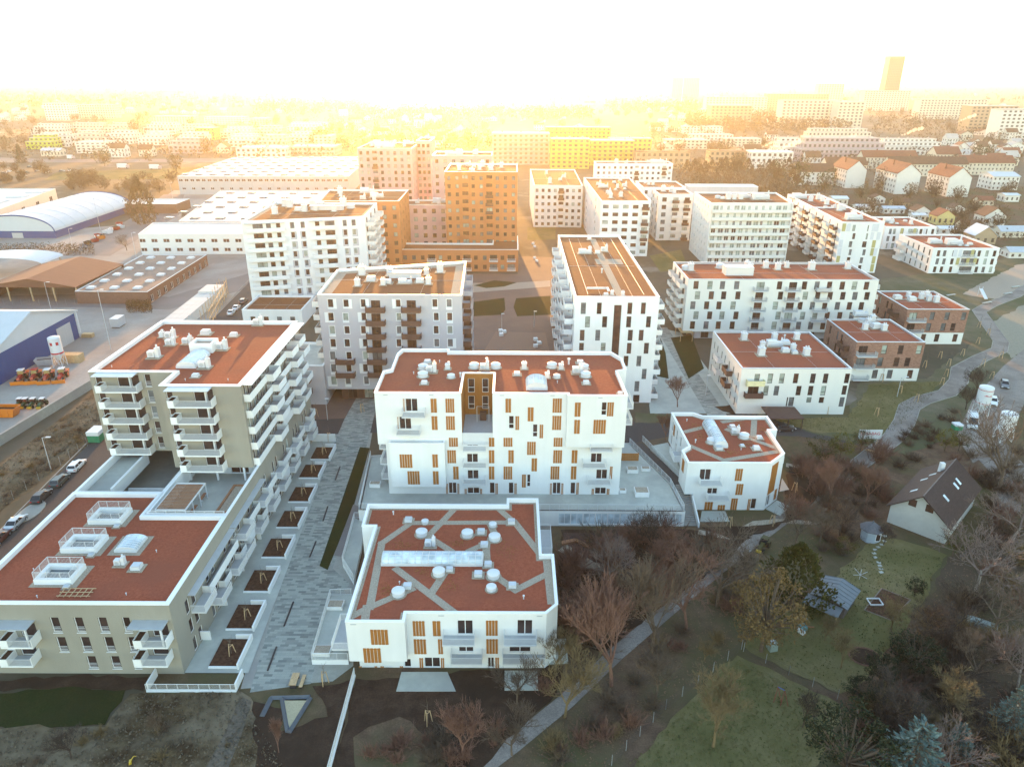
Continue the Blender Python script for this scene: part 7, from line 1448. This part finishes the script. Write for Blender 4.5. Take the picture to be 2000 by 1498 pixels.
def farblock(label, x0, x1, yb, H, dep=14, wall=PALE, roof=FLATG, nf=4, name='apartment_block', cat='apartment block', group=None, step=0, top=None, balc=False, Y=None):
    a, b = P(x0, yb), P(x1, yb); Y = Y or (a.y+b.y)/2; s_ = Y/((a.y+b.y)/2); X0, X1 = a.x*s_, b.x*s_
    t = thing(name, ((X0+X1)/2, Y, 0), label, cat, group); mb = MB(); q_ = MB(); nu = max(3, int((X1-X0)/4.2))
    def vol(xa, xb, ya, yc, z0, z1, nf_):
        mb.prism(rect(xa, xb, ya, yc), z0, z1, 0, 0); windows(mb, Vector((xa, ya)), Vector((xb, ya)), z0, z1, nf_, max(2, int((xb-xa)/4.2)), .5, .5); windows(mb, Vector((xa, yc)), Vector((xa, ya)), z0, z1, nf_, max(2, int((yc-ya)/5)), .4, .45); windows(mb, Vector((xb, ya)), Vector((xb, yc)), z0, z1, nf_, max(2, int((yc-ya)/5)), .4, .45)
        q_.prism(rect(xa-.3, xb+.3, ya-.3, yc+.3), z1+.01, z1+.35)
        if balc:
            fh = (z1-z0)/nf_
            for k in range(nf_): mb.bx(xa+.6, xb-.6, ya-1.3, ya-.07, z0+fh*k+.1, z0+fh*k+1.0, 0)
    if step:
        k = 3; vol(X0, X1, Y, Y+dep, 0, H*.55, max(1, nf//2)); vol(X0+step, X1, Y+dep*.25, Y+dep, H*.55+.36, H*.8, 1); vol(X0+2*step, X1-step, Y+dep*.5, Y+dep, H*.8+.36, H, 1)
    else: vol(X0, X1, Y, Y+dep, 0, H, nf)
    for j in range(3): x = X0+(X1-X0)*(j+.5)/3; q_.bx(x-.7, x+.7, Y+dep*.6, Y+dep*.6+1.2, H+.3, H+1.8)
    mb.build('wall', [wall, FWIN], t); q_.build('roof', roof, t); return t
def farhouse(label, x, yb, w, d, h, rh, wall, roof, group=None, along='x', chim=True, rz=0, pos=None, blind=False):
    p = pos or P(x, yb); t = bpy.data.objects.new('house', None); COL.objects.link(t); t['label'] = label; t['category'] = 'house'; t.location = (p.x, p.y, 0); t.rotation_euler = (0, 0, rz); OFFS[t.name] = Vector((0, 0, 0))
    if group: t['group'] = group
    mb = MB(); mb.prism(rect(-w/2, w/2, 0, d), 0, h); q_ = MB()
    if along == 'x':
        for sx in (-w/2, w/2): mb.face([(sx, 0, h), (sx, d, h), (sx, d/2, h+rh)])
        for (ya, yc) in ((-.5, d/2), (d+.5, d/2)): q_.hexa([(-w/2-.4, ya, h-.1), (w/2+.4, ya, h-.1), (w/2+.4, yc, h+rh), (-w/2-.4, yc, h+rh)], [(-w/2-.4, ya, h+.12), (w/2+.4, ya, h+.12), (w/2+.4, yc, h+rh+.25), (-w/2-.4, yc, h+rh+.25)])
    else:
        for sy in (0, d): mb.face([(-w/2, sy, h), (w/2, sy, h), (0, sy, h+rh)])
        for (xa, xc) in ((-w/2-.5, 0), (w/2+.5, 0)): q_.hexa([(xa, -.4, h-.1), (xc, -.4, h+rh), (xc, d+.4, h+rh), (xa, d+.4, h-.1)], [(xa, -.4, h+.12), (xc, -.4, h+rh+.25), (xc, d+.4, h+rh+.25), (xa, d+.4, h+.12)])
    nf = max(1, int(h/2.8)); windows(mb, Vector((-w/2, 0)), Vector((w/2, 0)), 0, h, nf, max(2, int(w/3)), .36, .45) if not blind else None; windows(mb, Vector((-w/2, d)), Vector((-w/2, 0)), 0, h, nf, max(2, int(d/3.5)), .3, .45); windows(mb, Vector((w/2, 0)), Vector((w/2, d)), 0, h, nf, max(2, int(d/3.5)), .3, .45)
    if chim: q_.bx(-w*.2-.4, -w*.2+.4, d*.55, d*.55+.8, h+rh*.4, h+rh+1.2)
    mb.build('wall', [wall, FWIN], t); q_.build('roof', roof, t); return t
rr = random.Random(77)
GA = 'terraced blocks of the far estate'
LB = 'pale stepped apartment block in the hazy housing estate left of the sun'
for (x0, x1, yb, H, st, w_) in ((60, 130, 288, 13, 3, PALE), (135, 195, 283, 13, 3, CREAM), (150, 210, 300, 10, 0, PALE), (200, 262, 282, 13, 3, PALE), (205, 255, 262, 12, 3, CREAM), (270, 325, 284, 12, 3, PALE), (130, 200, 262, 12, 2, CREAM), (60, 125, 264, 12, 2, PALE), (330, 398, 300, 13, 2, MAUVE), (280, 345, 262, 13, 3, PALE), (350, 410, 265, 12, 2, CREAM), (345, 400, 284, 12, 2, PALE), (440, 500, 288, 12, 2, PALE), (505, 560, 290, 12, 2, CREAM), (430, 490, 270, 12, 3, PALE), (495, 550, 268, 12, 3, CREAM), (560, 610, 280, 11, 2, PALE), (300, 380, 243, 11, 0, CREAM), (400, 480, 244, 11, 0, PALE), (490, 525, 246, 10, 0, CREAM), (560, 640, 258, 11, 2, PALE), (615, 650, 290, 12, 0, CREAM)):
    farblock(LB, x0, x1, yb, H, 22, w_, FLATG, 4, group=GA, step=st, balc=rr.random() < .5)
farblock('lime green and white apartment block at the left end of the far housing estate', 52, 103, 292, 13, 18, LIME, FLATG, 4, step=2, balc=True)
farblock('bright yellow apartment block standing out in the far housing estate', 385, 422, 274, 13, 16, YELLOWR, FLATG, 4)
farblock('long pale slab block rising behind the far housing estate at the left', 90, 230, 232, 22, 20, CREAM, FLATG, 6); farblock('taller cream block at the end of the pale slab in the far estate', 90, 142, 236, 26, 24, PALE, FLATG, 7)
farblock('white industrial building with low gables behind the large warehouse', 462, 560, 308, 8, 30, PALE, FLATG, 2, cat='hall'); farblock('mauve flat-roofed hall right of the white gabled hall', 565, 655, 305, 8, 30, MAUVE, FLATG, 2, cat='hall')
# yellow estate right of the sun
farblock('grey-pink balcony block left of the yellow estate', 962, 1072, 322, 25, 22, MAUVE, FLATG, 7, balc=True); farblock('front yellow slab of the bright yellow estate', 1075, 1150, 330, 23, 16, YELLOWR, FLATG, 7, balc=True); farblock('long low yellow wing of the bright yellow estate', 1145, 1236, 324, 20, 18, YELLOWR, FLATG, 6, balc=True); farblock('rear yellow slab behind the bright yellow estate', 1065, 1190, 300, 24, 16, YELLOWR, FLATG, 7, balc=True); farblock('far right yellow wing of the bright yellow estate', 1190, 1270, 312, 18, 16, YELLOWR, FLATG, 5)
farblock('brown-roofed old row behind the white five-storey block', 1240, 1345, 330, 13, 14, TAN, TILEB, 3); farblock('brown-roofed row half covered by poplars', 1385, 1520, 325, 12, 14, TAN, TILEB, 3); farblock('white block with a glass roof storey behind the poplars', 1465, 1545, 330, 13, 16, PALE, ZINC, 3)
for (x0, x1, yb, H, w_, lb) in ((1350, 1430, 280, 9, PALE, 'low white terrace row beyond the poplars, first'), (1418, 1485, 287, 8, CREAM, 'low cream terrace row beyond the poplars, second'), (1300, 1380, 292, 9, CREAM, 'low cream terrace row behind the brown-roofed houses'), (1335, 1410, 262, 9, PALE, 'long low white terrace row in the golden haze right of the yellow estate'),
                            (1515, 1570, 312, 18, PALE, 'white end block of the mauve terraced estate'), (1562, 1725, 318, 20, MAUVE, 'long mauve and white terraced block with loggias'), (1575, 1700, 285, 17, CREAM, 'long cream slab behind the mauve terraced block'), (1720, 1838, 303, 14, PALE, 'white block with setback top floor right of the mauve terraces')):
    farblock(lb, x0, x1, yb, H, 20, w_, FLATG, max(3, int(H/3)), step=3 if H > 12 else 0, balc=H > 15)
for (x, yb, w, d, h, rh, wl, rf, al, lb) in ((1668, 368, 13, 26, 12, 6, PALE, TILER, 'y', 'white gabled house with a red roof, leftmost of the three tall gables'), (1768, 380, 15, 30, 13, 6, PALE, TILER, 'y', 'white windowless gable house with a steep red roof in the middle'), (1868, 385, 14, 26, 12, 6, PALE, TILER, 'y', 'white gable house with a red roof and bare tree in front, right one'),
                                             (1810, 345, 60, 13, 9, 5, CREAM, TILEB, 'x', 'long cream house row with a brown roof behind the gables'), (1735, 330, 45, 12, 9, 5, CREAM, TILER, 'x', 'cream house row with red roof left of the orange-roofed villa'), (1850, 318, 22, 16, 7, 6, YELLOWR if False else CREAM, TILER, 'x', 'villa with a bright orange-red roof'), (1925, 342, 42, 13, 9, 5, CREAM, TILER, 'x', 'cream house row with red roof near the right edge'), (1960, 372, 18, 16, 9, 2, PALE, ZINC, 'x', 'pale flat-roofed house at the right edge with dark door strips'),
                                             (1650, 350, 30, 13, 10, 5, CREAM, TILEB, 'x', 'cream house with a dark red roof by the poplars'), (1590, 362, 26, 12, 9, 5, PALE, TILEB, 'x', 'pale house with a brown roof behind the poplar row')):
    farhouse(lb, x, yb, w, d, h, rh, wl, rf, None, al, blind=al == 'y')
# tower and silhouettes
t = thing('high_rise', (0, 0, 0), 'lone dark high-rise tower standing above the horizon', 'high-rise'); Y = 1800; a = PY(1730, 160, Y); b = PY(1759, 160, Y); top = PY(1750, 110, Y).z
t.location = (a.x, Y, 0); OFFS[t.name] = Vector((a.x, Y, 0)); mb = MB(); mb.prism(rect(a.x, b.x, Y, Y+25), 0, top-2); windows(mb, Vector((a.x, Y)), Vector((b.x, Y)), 2, top-6, 30, 9, .6, .55); mb.build('wall', [mat('dark_tower_facade', (.16, .13, .10), .6), FWIN], t); mb = MB(); mb.prism(rect(a.x-1, b.x+1, Y-1, Y+26), top-1.9, top); mb.build('roof', FLATG, t)
for k, (x0, x1, y, Y, lb) in enumerate(((1315, 1368, 152, 2800, 'broad pale block silhouette on the horizon under a crane'), (300, 400, 140, 3600, 'wide hazy building silhouette on the left horizon'), (1600, 1650, 165, 2000, 'low hazy block left of the lone high-rise'), (1690, 1780, 178, 1750, 'long hazy block at the foot of the lone high-rise'), (1530, 1640, 197, 1150, 'long white row far off below the lone high-rise'), (1640, 1690, 200, 1100, 'white block at the end of the far white row'), (1800, 1930, 195, 1400, 'pale long slab right of the lone high-rise'), (1380, 1500, 190, 1500, 'hazy brown slab in the middle distance right of the sun'), (1500, 1620, 184, 1700, 'hazy slab behind the far white row'), (1390, 1470, 207, 1150, 'brown hazy slab above the poplars'), (1960, 2040, 215, 950, 'hazy white row at the right edge'), (1900, 1990, 208, 1050, 'pale row of houses near the right edge far off'))):
    a, b = PY(x0, y, Y), PY(x1, y, Y); t = thing('apartment_block', (a.x, Y, 0), lb, 'apartment block'); mb = MB(); mb.prism(rect(a.x, b.x, Y, Y+25), 0, a.z); windows(mb, Vector((a.x, Y)), Vector((b.x, Y)), 0, a.z, max(3, int(a.z/4)), max(4, int((b.x-a.x)/6)), .5, .5); mb.build('wall', [rr.choice((CREAM, PALE, TAN)), FWIN], t); mb = MB(); mb.prism(rect(a.x-.5, b.x+.5, Y-.5, Y+25.5), a.z+.01, a.z+.6); mb.build('roof', FLATG, t)
def crane(lb, x, y, Y):
    p = PY(x, y, Y); t = thing('crane', (p.x, Y, 0), lb, 'crane'); mb = MB(); mb.tube((p.x, Y, 0), (p.x, Y, p.z), .8, n=4); mb.build('mast', METALW, t); mb = MB(); mb.tube((p.x-14, Y, p.z-4), (p.x+38, Y, p.z-4), .7, n=4); mb.build('jib', METALW, t)
crane('construction crane over the broad block on the horizon', 1337, 134, 2250); crane('thin crane right of the broad block on the horizon', 1400, 146, 2100); crane('construction crane far off at the left under the horizon', 103, 162, 1900)
# scattered houses and trees of the plain
FT = []
for nm, seed, m, kind, n in (('far_tree', 61, leafmat('winter_twigs', (.085, .055, .03), (.15, .10, .055)), 'loose', 420), ('far_tree', 62, LEAFG, 'ball', 420), ('far_tree', 63, MATS['winter_twigs'], 'loose', 420)):
    t = leafy(nm, seed, kind, m, 10); ch = {c.name.split('.')[0]: c for c in t.children}; r2 = random.Random(seed); C = MB(); 
    for k in range(n):
        d = Vector((r2.gauss(0, 1), r2.gauss(0, 1), r2.gauss(0, 1))).normalized(); lob = 1+.25*math.sin(d.x*5+seed)+.2*math.sin(d.y*7+d.z*4); leafquad(C, Vector((d.x*.36*lob, d.y*.36*lob, .58+d.z*.4*lob))*1.0*(1-.25*r2.random()**2), r2.uniform(.03, .065), r2)
    old = ch['crown']; bpy.data.objects.remove(old); C.build('crown', m, t); FT.append(t)
pw = leafy('poplar_tree', 64, 'column', MATS['winter_twigs'], 900); PR['poplar'] = pw
PR['ft0'], PR['ft1'], PR['ft2'] = FT
plant(leafy('poplar_tree', 68, 'column', MATS['winter_twigs'], 3000), TALLP[0], TALLP[1], 23, 'tall broom-shaped bare poplar behind the white arched hall', None, None, .95)
for k in range(17):
    x = 1335+k*13+rr.uniform(-3, 3); p = P(x, 384-rr.uniform(0, 8)); plant(pw, p.x, p.y, rr.uniform(17, 23), 'bare golden poplar in the tight row behind the plain hall wall', 'row of bare poplars', None, 1.0)
for x, yb, h, kd, lb in ((630, 288, 22, 'ft1', 'dark evergreen at the right end of the far estate'), (405, 300, 16, 'ft1', 'dark round tree below the yellow block of the far estate'), (345, 335, 13, 'ft1', 'dark round tree on the far lawn by the white vans'), (205, 325, 15, 'ft1', 'dark evergreen by the road below the far estate'), (43, 320, 17, 'darkcone', 'dark spruce at the left by the far parking yard'), (265, 262, 18, 'ft1', 'dark tree between the rows of the far estate'), (375, 252, 15, 'ft1', 'dark tree over the roofs of the far estate'),
                         (1555, 372, 20, 'ft1', 'dark evergreen left of the white gabled houses'), (1610, 378, 15, 'ft1', 'dark tree mass before the leftmost gable'), (1725, 372, 15, 'ft0', 'bare brown tree between the two left gables'), (1680, 390, 9, 'ft1', 'round dark bush below the leftmost gable'), (1905, 320, 17, 'ft1', 'dark evergreen by the orange-roofed villa'), (1780, 300, 14, 'ft1', 'dark conifers by the white setback block'), (1515, 355, 17, 'ft1', 'dark tall tree beside the poplar row'), (1820, 385, 12, 'ft0', 'bare tree between the middle and right gable'), (1775, 392, 11, 'ft0', 'bare tree in front of the middle white gable'), (1868, 398, 11, 'ft2', 'bare tree in front of the right white gable')):
    p = P(x, yb); plant(PR[kd], p.x, p.y, h, lb, None, None, 1.0)
def strew(n, fn, x0, x1, y0, y1, avoid=()):
    k = 0
    while k < n:
        x = rr.uniform(x0, x1); y = y0+(y1-y0)*rr.random()**1.0
        if any(a <= x <= c and b <= y <= d for a, b, c, d in avoid): continue
        fn(x, y); k += 1
def hs(x, y): farhouse('small gabled house lost in the golden haze of the plain', x, y, rr.uniform(10, 16), rr.uniform(9, 12), rr.uniform(4, 8), rr.uniform(3, 5), rr.choice((PALE, CREAM, PALE)), rr.choice((TILER, TILEB, FLATG, TILEB)), 'houses in the haze of the plain', rr.choice('xy'), False)
def tr(lb, gr, kinds=('ft0', 'ft0', 'ft2', 'ft1'), hh=(8, 14)):
    return lambda x, y: plant(PR[rr.choice(kinds)], *P(x, y)[:2], rr.uniform(*hh), lb, gr, None, rr.uniform(.9, 1.4))
AV = [(52, 225, 660, 300), (960, 255, 1275, 335), (1340, 240, 1500, 300), (1510, 250, 1840, 320)]
strew(95, hs, 0, 1000, 182, 240, AV); strew(80, hs, 1000, 2000, 182, 262, AV); strew(24, hs, 650, 960, 235, 290); strew(16, hs, 1280, 2000, 262, 330, AV); strew(26, hs, 1840, 2000, 230, 320)
strew(120, tr('tree lost in the golden haze left of the sun', 'hazy trees left of the sun'), 0, 960, 185, 300, [(150, 245, 500, 300)]); strew(110, tr('tree in the hazy plain right of the sun', 'hazy trees right of the sun'), 960, 2000, 190, 330, [(960, 255, 1275, 335), (1510, 250, 1840, 320)])
strew(30, tr('bare tree in the strip between depot and far lawn', 'bare trees by the far lawn', ('ft0', 'ft2'), (5, 10)), 130, 345, 352, 378); strew(14, tr('bare tree along the parking road at the far left', 'bare trees by the parking road', ('ft0', 'ft2'), (5, 9)), 0, 95, 330, 362)
strew(36, tr('bare tree among the allotment gardens', 'trees in the allotments', ('ft0', 'ft2', 'ft2'), (4, 9)), 1640, 2000, 362, 470, [(1725, 420, 1860, 480)])
def wood(name, x0, x1, y0, y1, n, m, hgt):
    mb = MB()
    for k in range(n):
        p = P(rr.uniform(x0, x1), rr.uniform(y0, y1)); h = hgt*rr.uniform(.7, 1.2)
        for j in range(14): leafquad(mb, Vector((p.x+rr.gauss(0, h*.22), p.y+rr.gauss(0, h*.22), h*rr.uniform(.15, 1))), h*rr.uniform(.08, .18), rr)
    mb.build(name, m, None, kind='stuff')
wood('woods', 0, 660, 225, 318, 420, MATS['winter_twigs'], 9); wood('woods', 0, 1000, 176, 200, 520, LEAFG, 14); wood('woods', 1000, 2000, 174, 205, 520, MATS['winter_twigs'], 14); wood('woods', 1250, 2000, 262, 345, 420, MATS['winter_twigs'], 9); wood('woods', 640, 960, 236, 300, 300, MATS['winter_twigs'], 10); wood('woods', 700, 1160, 222, 236, 420, LEAFG, 16); wood('woods', 1340, 1660, 228, 262, 620, MATS['winter_twigs'], 15); wood('woods', 500, 720, 205, 226, 300, LEAFG, 15); wood('woods', 1180, 1450, 205, 222, 320, MATS['winter_twigs'], 16); wood('woods', 1700, 2000, 222, 262, 360, MATS['winter_twigs'], 12); wood('woods', 0, 560, 190, 215, 380, MATS['winter_twigs'], 14); wood('undergrowth', 1640, 2010, 368, 478, 260, MATS['winter_twigs'], 3.5); wood('undergrowth', 1320, 1640, 370, 395, 160, MATS['winter_twigs'], 6)
# far lawn, roads and yard at the left
patch('far_lawn', [(85, 352), (330, 350), (420, 325), (110, 338)], GRASS); patch('road', [(-100, 318), (430, 318), (470, 310), (110, 312), (-100, 305)], ASPH2); patch('allotment_ground', [(1640, 380), (2100, 360), (2100, 480), (1860, 520), (1640, 440)], LITTER)
for k, (x, y, w, lb) in enumerate(((240, 330, 9, 'white box truck with a dark rear parked beyond the far lawn'), (303, 332, 9, 'pale box trailer parked beyond the far lawn'), (138, 312, 6, 'white van on the far road below the estate'))):
    p = P(x, y); t = thing('truck', p, lb, 'truck'); mb = MB(); mb.bx(p.x-w/2, p.x+w/2-2, p.y, p.y+2.6, .8, 3.8); mb.build('box', METALW, t); mb = MB(); mb.bx(p.x+w/2-1.9, p.x+w/2, p.y+.1, p.y+2.5, .6, 2.9); mb.build('cab', MAUVE, t); mb = MB()
    for dx in (-.35, .35): mb.tube((p.x+w*dx, p.y-.02, .5), (p.x+w*dx, p.y+2.62, .5), .5, n=10)
    mb.build('wheel', TYRE, t)
for k in range(16):
    x, y = 165+rr.uniform(0, 85), 0; y = 478-(x-165)*.5+rr.uniform(-4, 6); p = P(x, y); t = skip('small farm machine or trailer parked in rows beside the arched hall', p.x, p.y, rr.uniform(0, 3), rr.choice((ORG, RED, DGR, METALW)), 3.2, 1.8, 1.3); t.name = 'trailer'; t['category'] = 'trailer'; t['group'] = 'parked machines beside the arched hall'
# allotment huts
huts = [(1845, 440, 9, 8, 4.5, 3, mat('pale_yellow_wall', (.62, .50, .22), .9), TILER, 'y', 'pale yellow allotment house with a red gabled roof and arched loggia'), (1940, 442, 11, 9, 5, 4, PALE, TILEB, 'y', 'white barn-roofed allotment house near the right edge'), (1922, 478, 10, 9, 4, 4, TAN, ZINC, 'y', 'tan allotment barn with a grey metal roof'), (1800, 425, 8, 7, 3.5, 2.5, PALE, TILEB, 'y', 'round-roofed allotment hut left of the yellow house'), (1795, 432, 7, 5, 3, .6, PALE, METALW, 'x', 'white flat-roofed allotment hut'), (1745, 418, 12, 5, 2.8, 1, PALE, ZINC, 'x', 'long pale roof hut behind the three-storey block'), (1715, 398, 8, 6, 3, 2, PALE, TILEB, 'y', 'small gabled hut under the leftmost gable'), (1692, 415, 11, 6, 3, .8, PALE, METALW, 'x', 'white low hut behind the panelled block'), (1985, 465, 16, 7, 3, 2, CREAM, ZINC, 'x', 'long grey-roofed allotment shed at the right edge'), (1895, 452, 9, 6, 3, 2, CREAM, TILEB, 'x', 'brown-roofed cabin between the yellow and the white house'), (1850, 458, 8, 6, 2.6, .8, PALE, METALW, 'x', 'white flat hut below the yellow house'), (1975, 395, 9, 8, 4, .7, PALE, ZINC, 'x', 'white flat-roofed cabin at the upper right'), (1925, 402, 9, 6, 3, 2, CREAM, TILER, 'x', 'small red-roofed cabin in the upper allotments'), (1640, 402, 9, 7, 4, 1, CREAM, METALW, 'x', 'small cream hut behind the broad white slab'), (1760, 405, 9, 6, 2.6, 2, TAN, TILEB, 'x', 'dark-roofed cabin in the middle of the allotments'), (1870, 418, 7, 6, 3, 2, PALE, TILEB, 'y', 'little gabled hut right of the yellow house'), (1990, 505, 9, 6, 2.6, 1.6, PALE, ZINC, 'x', 'grey-roofed hut beside the sand play area')]
for a in huts: farhouse(a[9], a[0], a[1], a[2], a[3], a[4], a[5], a[6], a[7], None, a[8], False)
# play slide, benches along the upper path
p = P(1917, 582); t = thing('slide', p, 'white slide on the little play hill by the upper path', 'slide'); mb = MB(); mb.hexa([(p.x-.6, p.y-2.5, .3), (p.x+.6, p.y-2.5, .3), (p.x+1.6, p.y+3, 2.4), (p.x+.4, p.y+3, 2.4)], [(p.x-.6, p.y-2.5, .4), (p.x+.6, p.y-2.5, .4), (p.x+1.6, p.y+3, 2.5), (p.x+.4, p.y+3, 2.5)]); mb.build('chute', METALW, t); mb = MB()
for dx in (.4, 1.6): mb.tube((p.x+dx, p.y+3, 0), (p.x+dx, p.y+3, 3.2), .06, n=5)
mb.build('ladder', METALW, t)
for x, y, lb in ((1857, 578, 'dark tilted bench slab left of the play hill'), (1927, 593, 'long stone bench below the play hill'), (1968, 575, 'stone bench on the right curve of the upper path'), (1983, 562, 'second stone bench on the right curve of the upper path')):
    p = P(x, y); t = thing('bench', p, lb, 'bench'); mb = MB(); mb.box((p.x, p.y, .42), (4.2, .8, .1), 0, .4); mb.build('seat', CONCL, t)
    for dx in (-1.5, 1.5): mb = MB(); mb.box((p.x+dx*.92, p.y+dx*.39, .19), (.3, .7, .37), 0, .4); mb.build('leg', CONC, t)
for x, yb, w, d, h, rh, wl, rf, al, lb in ((232, 308, 13, 10, 8, 4, PALE, TILEB, 'x', 'white house with a dark roof below the far estate'), (205, 300, 11, 12, 6, 4, PALE, TILEB, 'y', 'pale gabled house left of the white one below the far estate'), (285, 306, 12, 10, 6, 4, CREAM, TILEB, 'x', 'cream house right of the white one below the far estate'), (435, 300, 11, 11, 6, 4, CREAM, TILER, 'y', 'cream gabled house beside the white gabled hall'), (100, 306, 18, 10, 5, 2, CREAM, ZINC, 'x', 'low pale house below the lime green block')): farhouse(lb, x, yb, w, d, h, rh, wl, rf, None, al)
t = thing('hedge', P(90, 498), 'long brown clipped hedge in front of the white arched hall', 'hedge'); mb = MB()
for k in range(2600): a = P(rr.uniform(-40, 186), rr.uniform(487, 500)); leafquad(mb, Vector((a.x, a.y, rr.uniform(0, 3.4))), rr.uniform(.2, .42), rr)
mb.build('foliage', MATS['rust_hedge'], t)
for k in range(14):
    p = P(rr.uniform(5, 150), rr.uniform(322, 348)); car('small parked car in the hazy yard at the far left', p.x, p.y, rr.choice((0, PI/2)), rr.choice((PW, PS, PG, PD)), 'hatch', group='cars in the far left yard')
# chimney smoke
def smokemat():
    m = bpy.data.materials.new('white_smoke'); m.use_nodes = True; nt = m.node_tree; nt.nodes.clear(); o_ = N(nt, 'ShaderNodeOutputMaterial'); v = N(nt, 'ShaderNodeVolumePrincipled'); v.inputs['Color'].default_value = (1, 1, 1, 1); v.inputs['Density'].default_value = .22; v.inputs['Anisotropy'].default_value = .3; nt.links.new(v.outputs[0], o_.inputs['Volume']); return m
SMOKE = smokemat()
def plume(x, y, Y, L, seed):
    r2 = random.Random(seed); p = PY(x, y, Y); mb = MB(); n = 9
    for k in range(n):
        f = k/(n-1); c = p+Vector((L*f+r2.uniform(-.6, .6), r2.uniform(-1, 1), L*.42*f**.8+r2.uniform(-.5, .5))); r = L*.035+L*.085*f*r2.uniform(.7, 1.25); pr = [(r*max(.02, math.sin(PI*q_/6))*r2.uniform(.85, 1.15), -r*math.cos(PI*q_/6)) for q_ in range(7)]; mb.lathe(c, pr, 9)
    mb.build('smoke_plume', SMOKE, None, kind='stuff')
for k, a in enumerate(((1512, 298, 640, 20), (1483, 290, 720, 14), (1757, 268, 760, 20), (1868, 240, 900, 20), (745, 222, 1050, 24), (862, 268, 760, 20), (1305, 288, 700, 12), (1222, 188, 1500, 22), (1650, 272, 740, 10), (1045, 245, 900, 12), (800, 235, 980, 14), (1085, 238, 950, 12), (700, 275, 760, 12), (1010, 240, 950, 10))): plume(*a, 100+k)
# ------------------------------------------------------------------ daylight
SUN_EL, SUN_AZ = math.radians(5.0), math.radians(-5.5)     # low over the far plain, a little left of straight ahead
w = bpy.data.worlds.new('World'); S.world = w; w.use_nodes = True; nt = w.node_tree; bg = nt.nodes['Background']
sk = nt.nodes.new('ShaderNodeTexSky'); sk.sky_type = 'NISHITA'; sk.sun_disc = False; sk.sun_elevation = SUN_EL; sk.sun_rotation = SUN_AZ
sk.air_density = 1.0; sk.dust_density = .3; sk.ozone_density = 1.2
nt.links.new(sk.outputs[0], bg.inputs[0]); bg.inputs[1].default_value = .15
sl = bpy.data.lights.new('sun', 'SUN'); sl.energy = 2.05; sl.angle = math.radians(.6); sl.color = (1, .48, .13)
so = bpy.data.objects.new('sun', sl); COL.objects.link(so)
d = Vector((math.sin(SUN_AZ)*math.cos(SUN_EL), math.cos(SUN_AZ)*math.cos(SUN_EL), math.sin(SUN_EL)))
so.rotation_euler = d.to_track_quat('Z', 'Y').to_euler(); so.location = (0, 300, 200)
hz = MB(); hz.bx(-9000, 9000, -400, 11000, -1.5, 128)
m = bpy.data.materials.new('haze_air'); m.use_nodes = True; nt = m.node_tree; nt.nodes.clear(); o_ = nt.nodes.new('ShaderNodeOutputMaterial'); v = nt.nodes.new('ShaderNodeVolumePrincipled')
v.inputs['Color'].default_value = (1, .97, .92, 1); v.inputs['Density'].default_value = .000115; v.inputs['Anisotropy'].default_value = .74
nt.links.new(v.outputs[0], o_.inputs['Volume'])
hz.build('haze', m, None, kind='stuff')
S.render.engine = 'CYCLES'; S.cycles.use_denoising = True; S.cycles.max_bounces = 6; S.cycles.volume_bounces = 0; S.cycles.diffuse_bounces = 3; S.cycles.glossy_bounces = 3; S.cycles.transparent_max_bounces = 8
S.view_settings.view_transform = 'Standard'; S.view_settings.look = 'None'; S.view_settings.gamma = 1; S.view_settings.exposure = 2.97
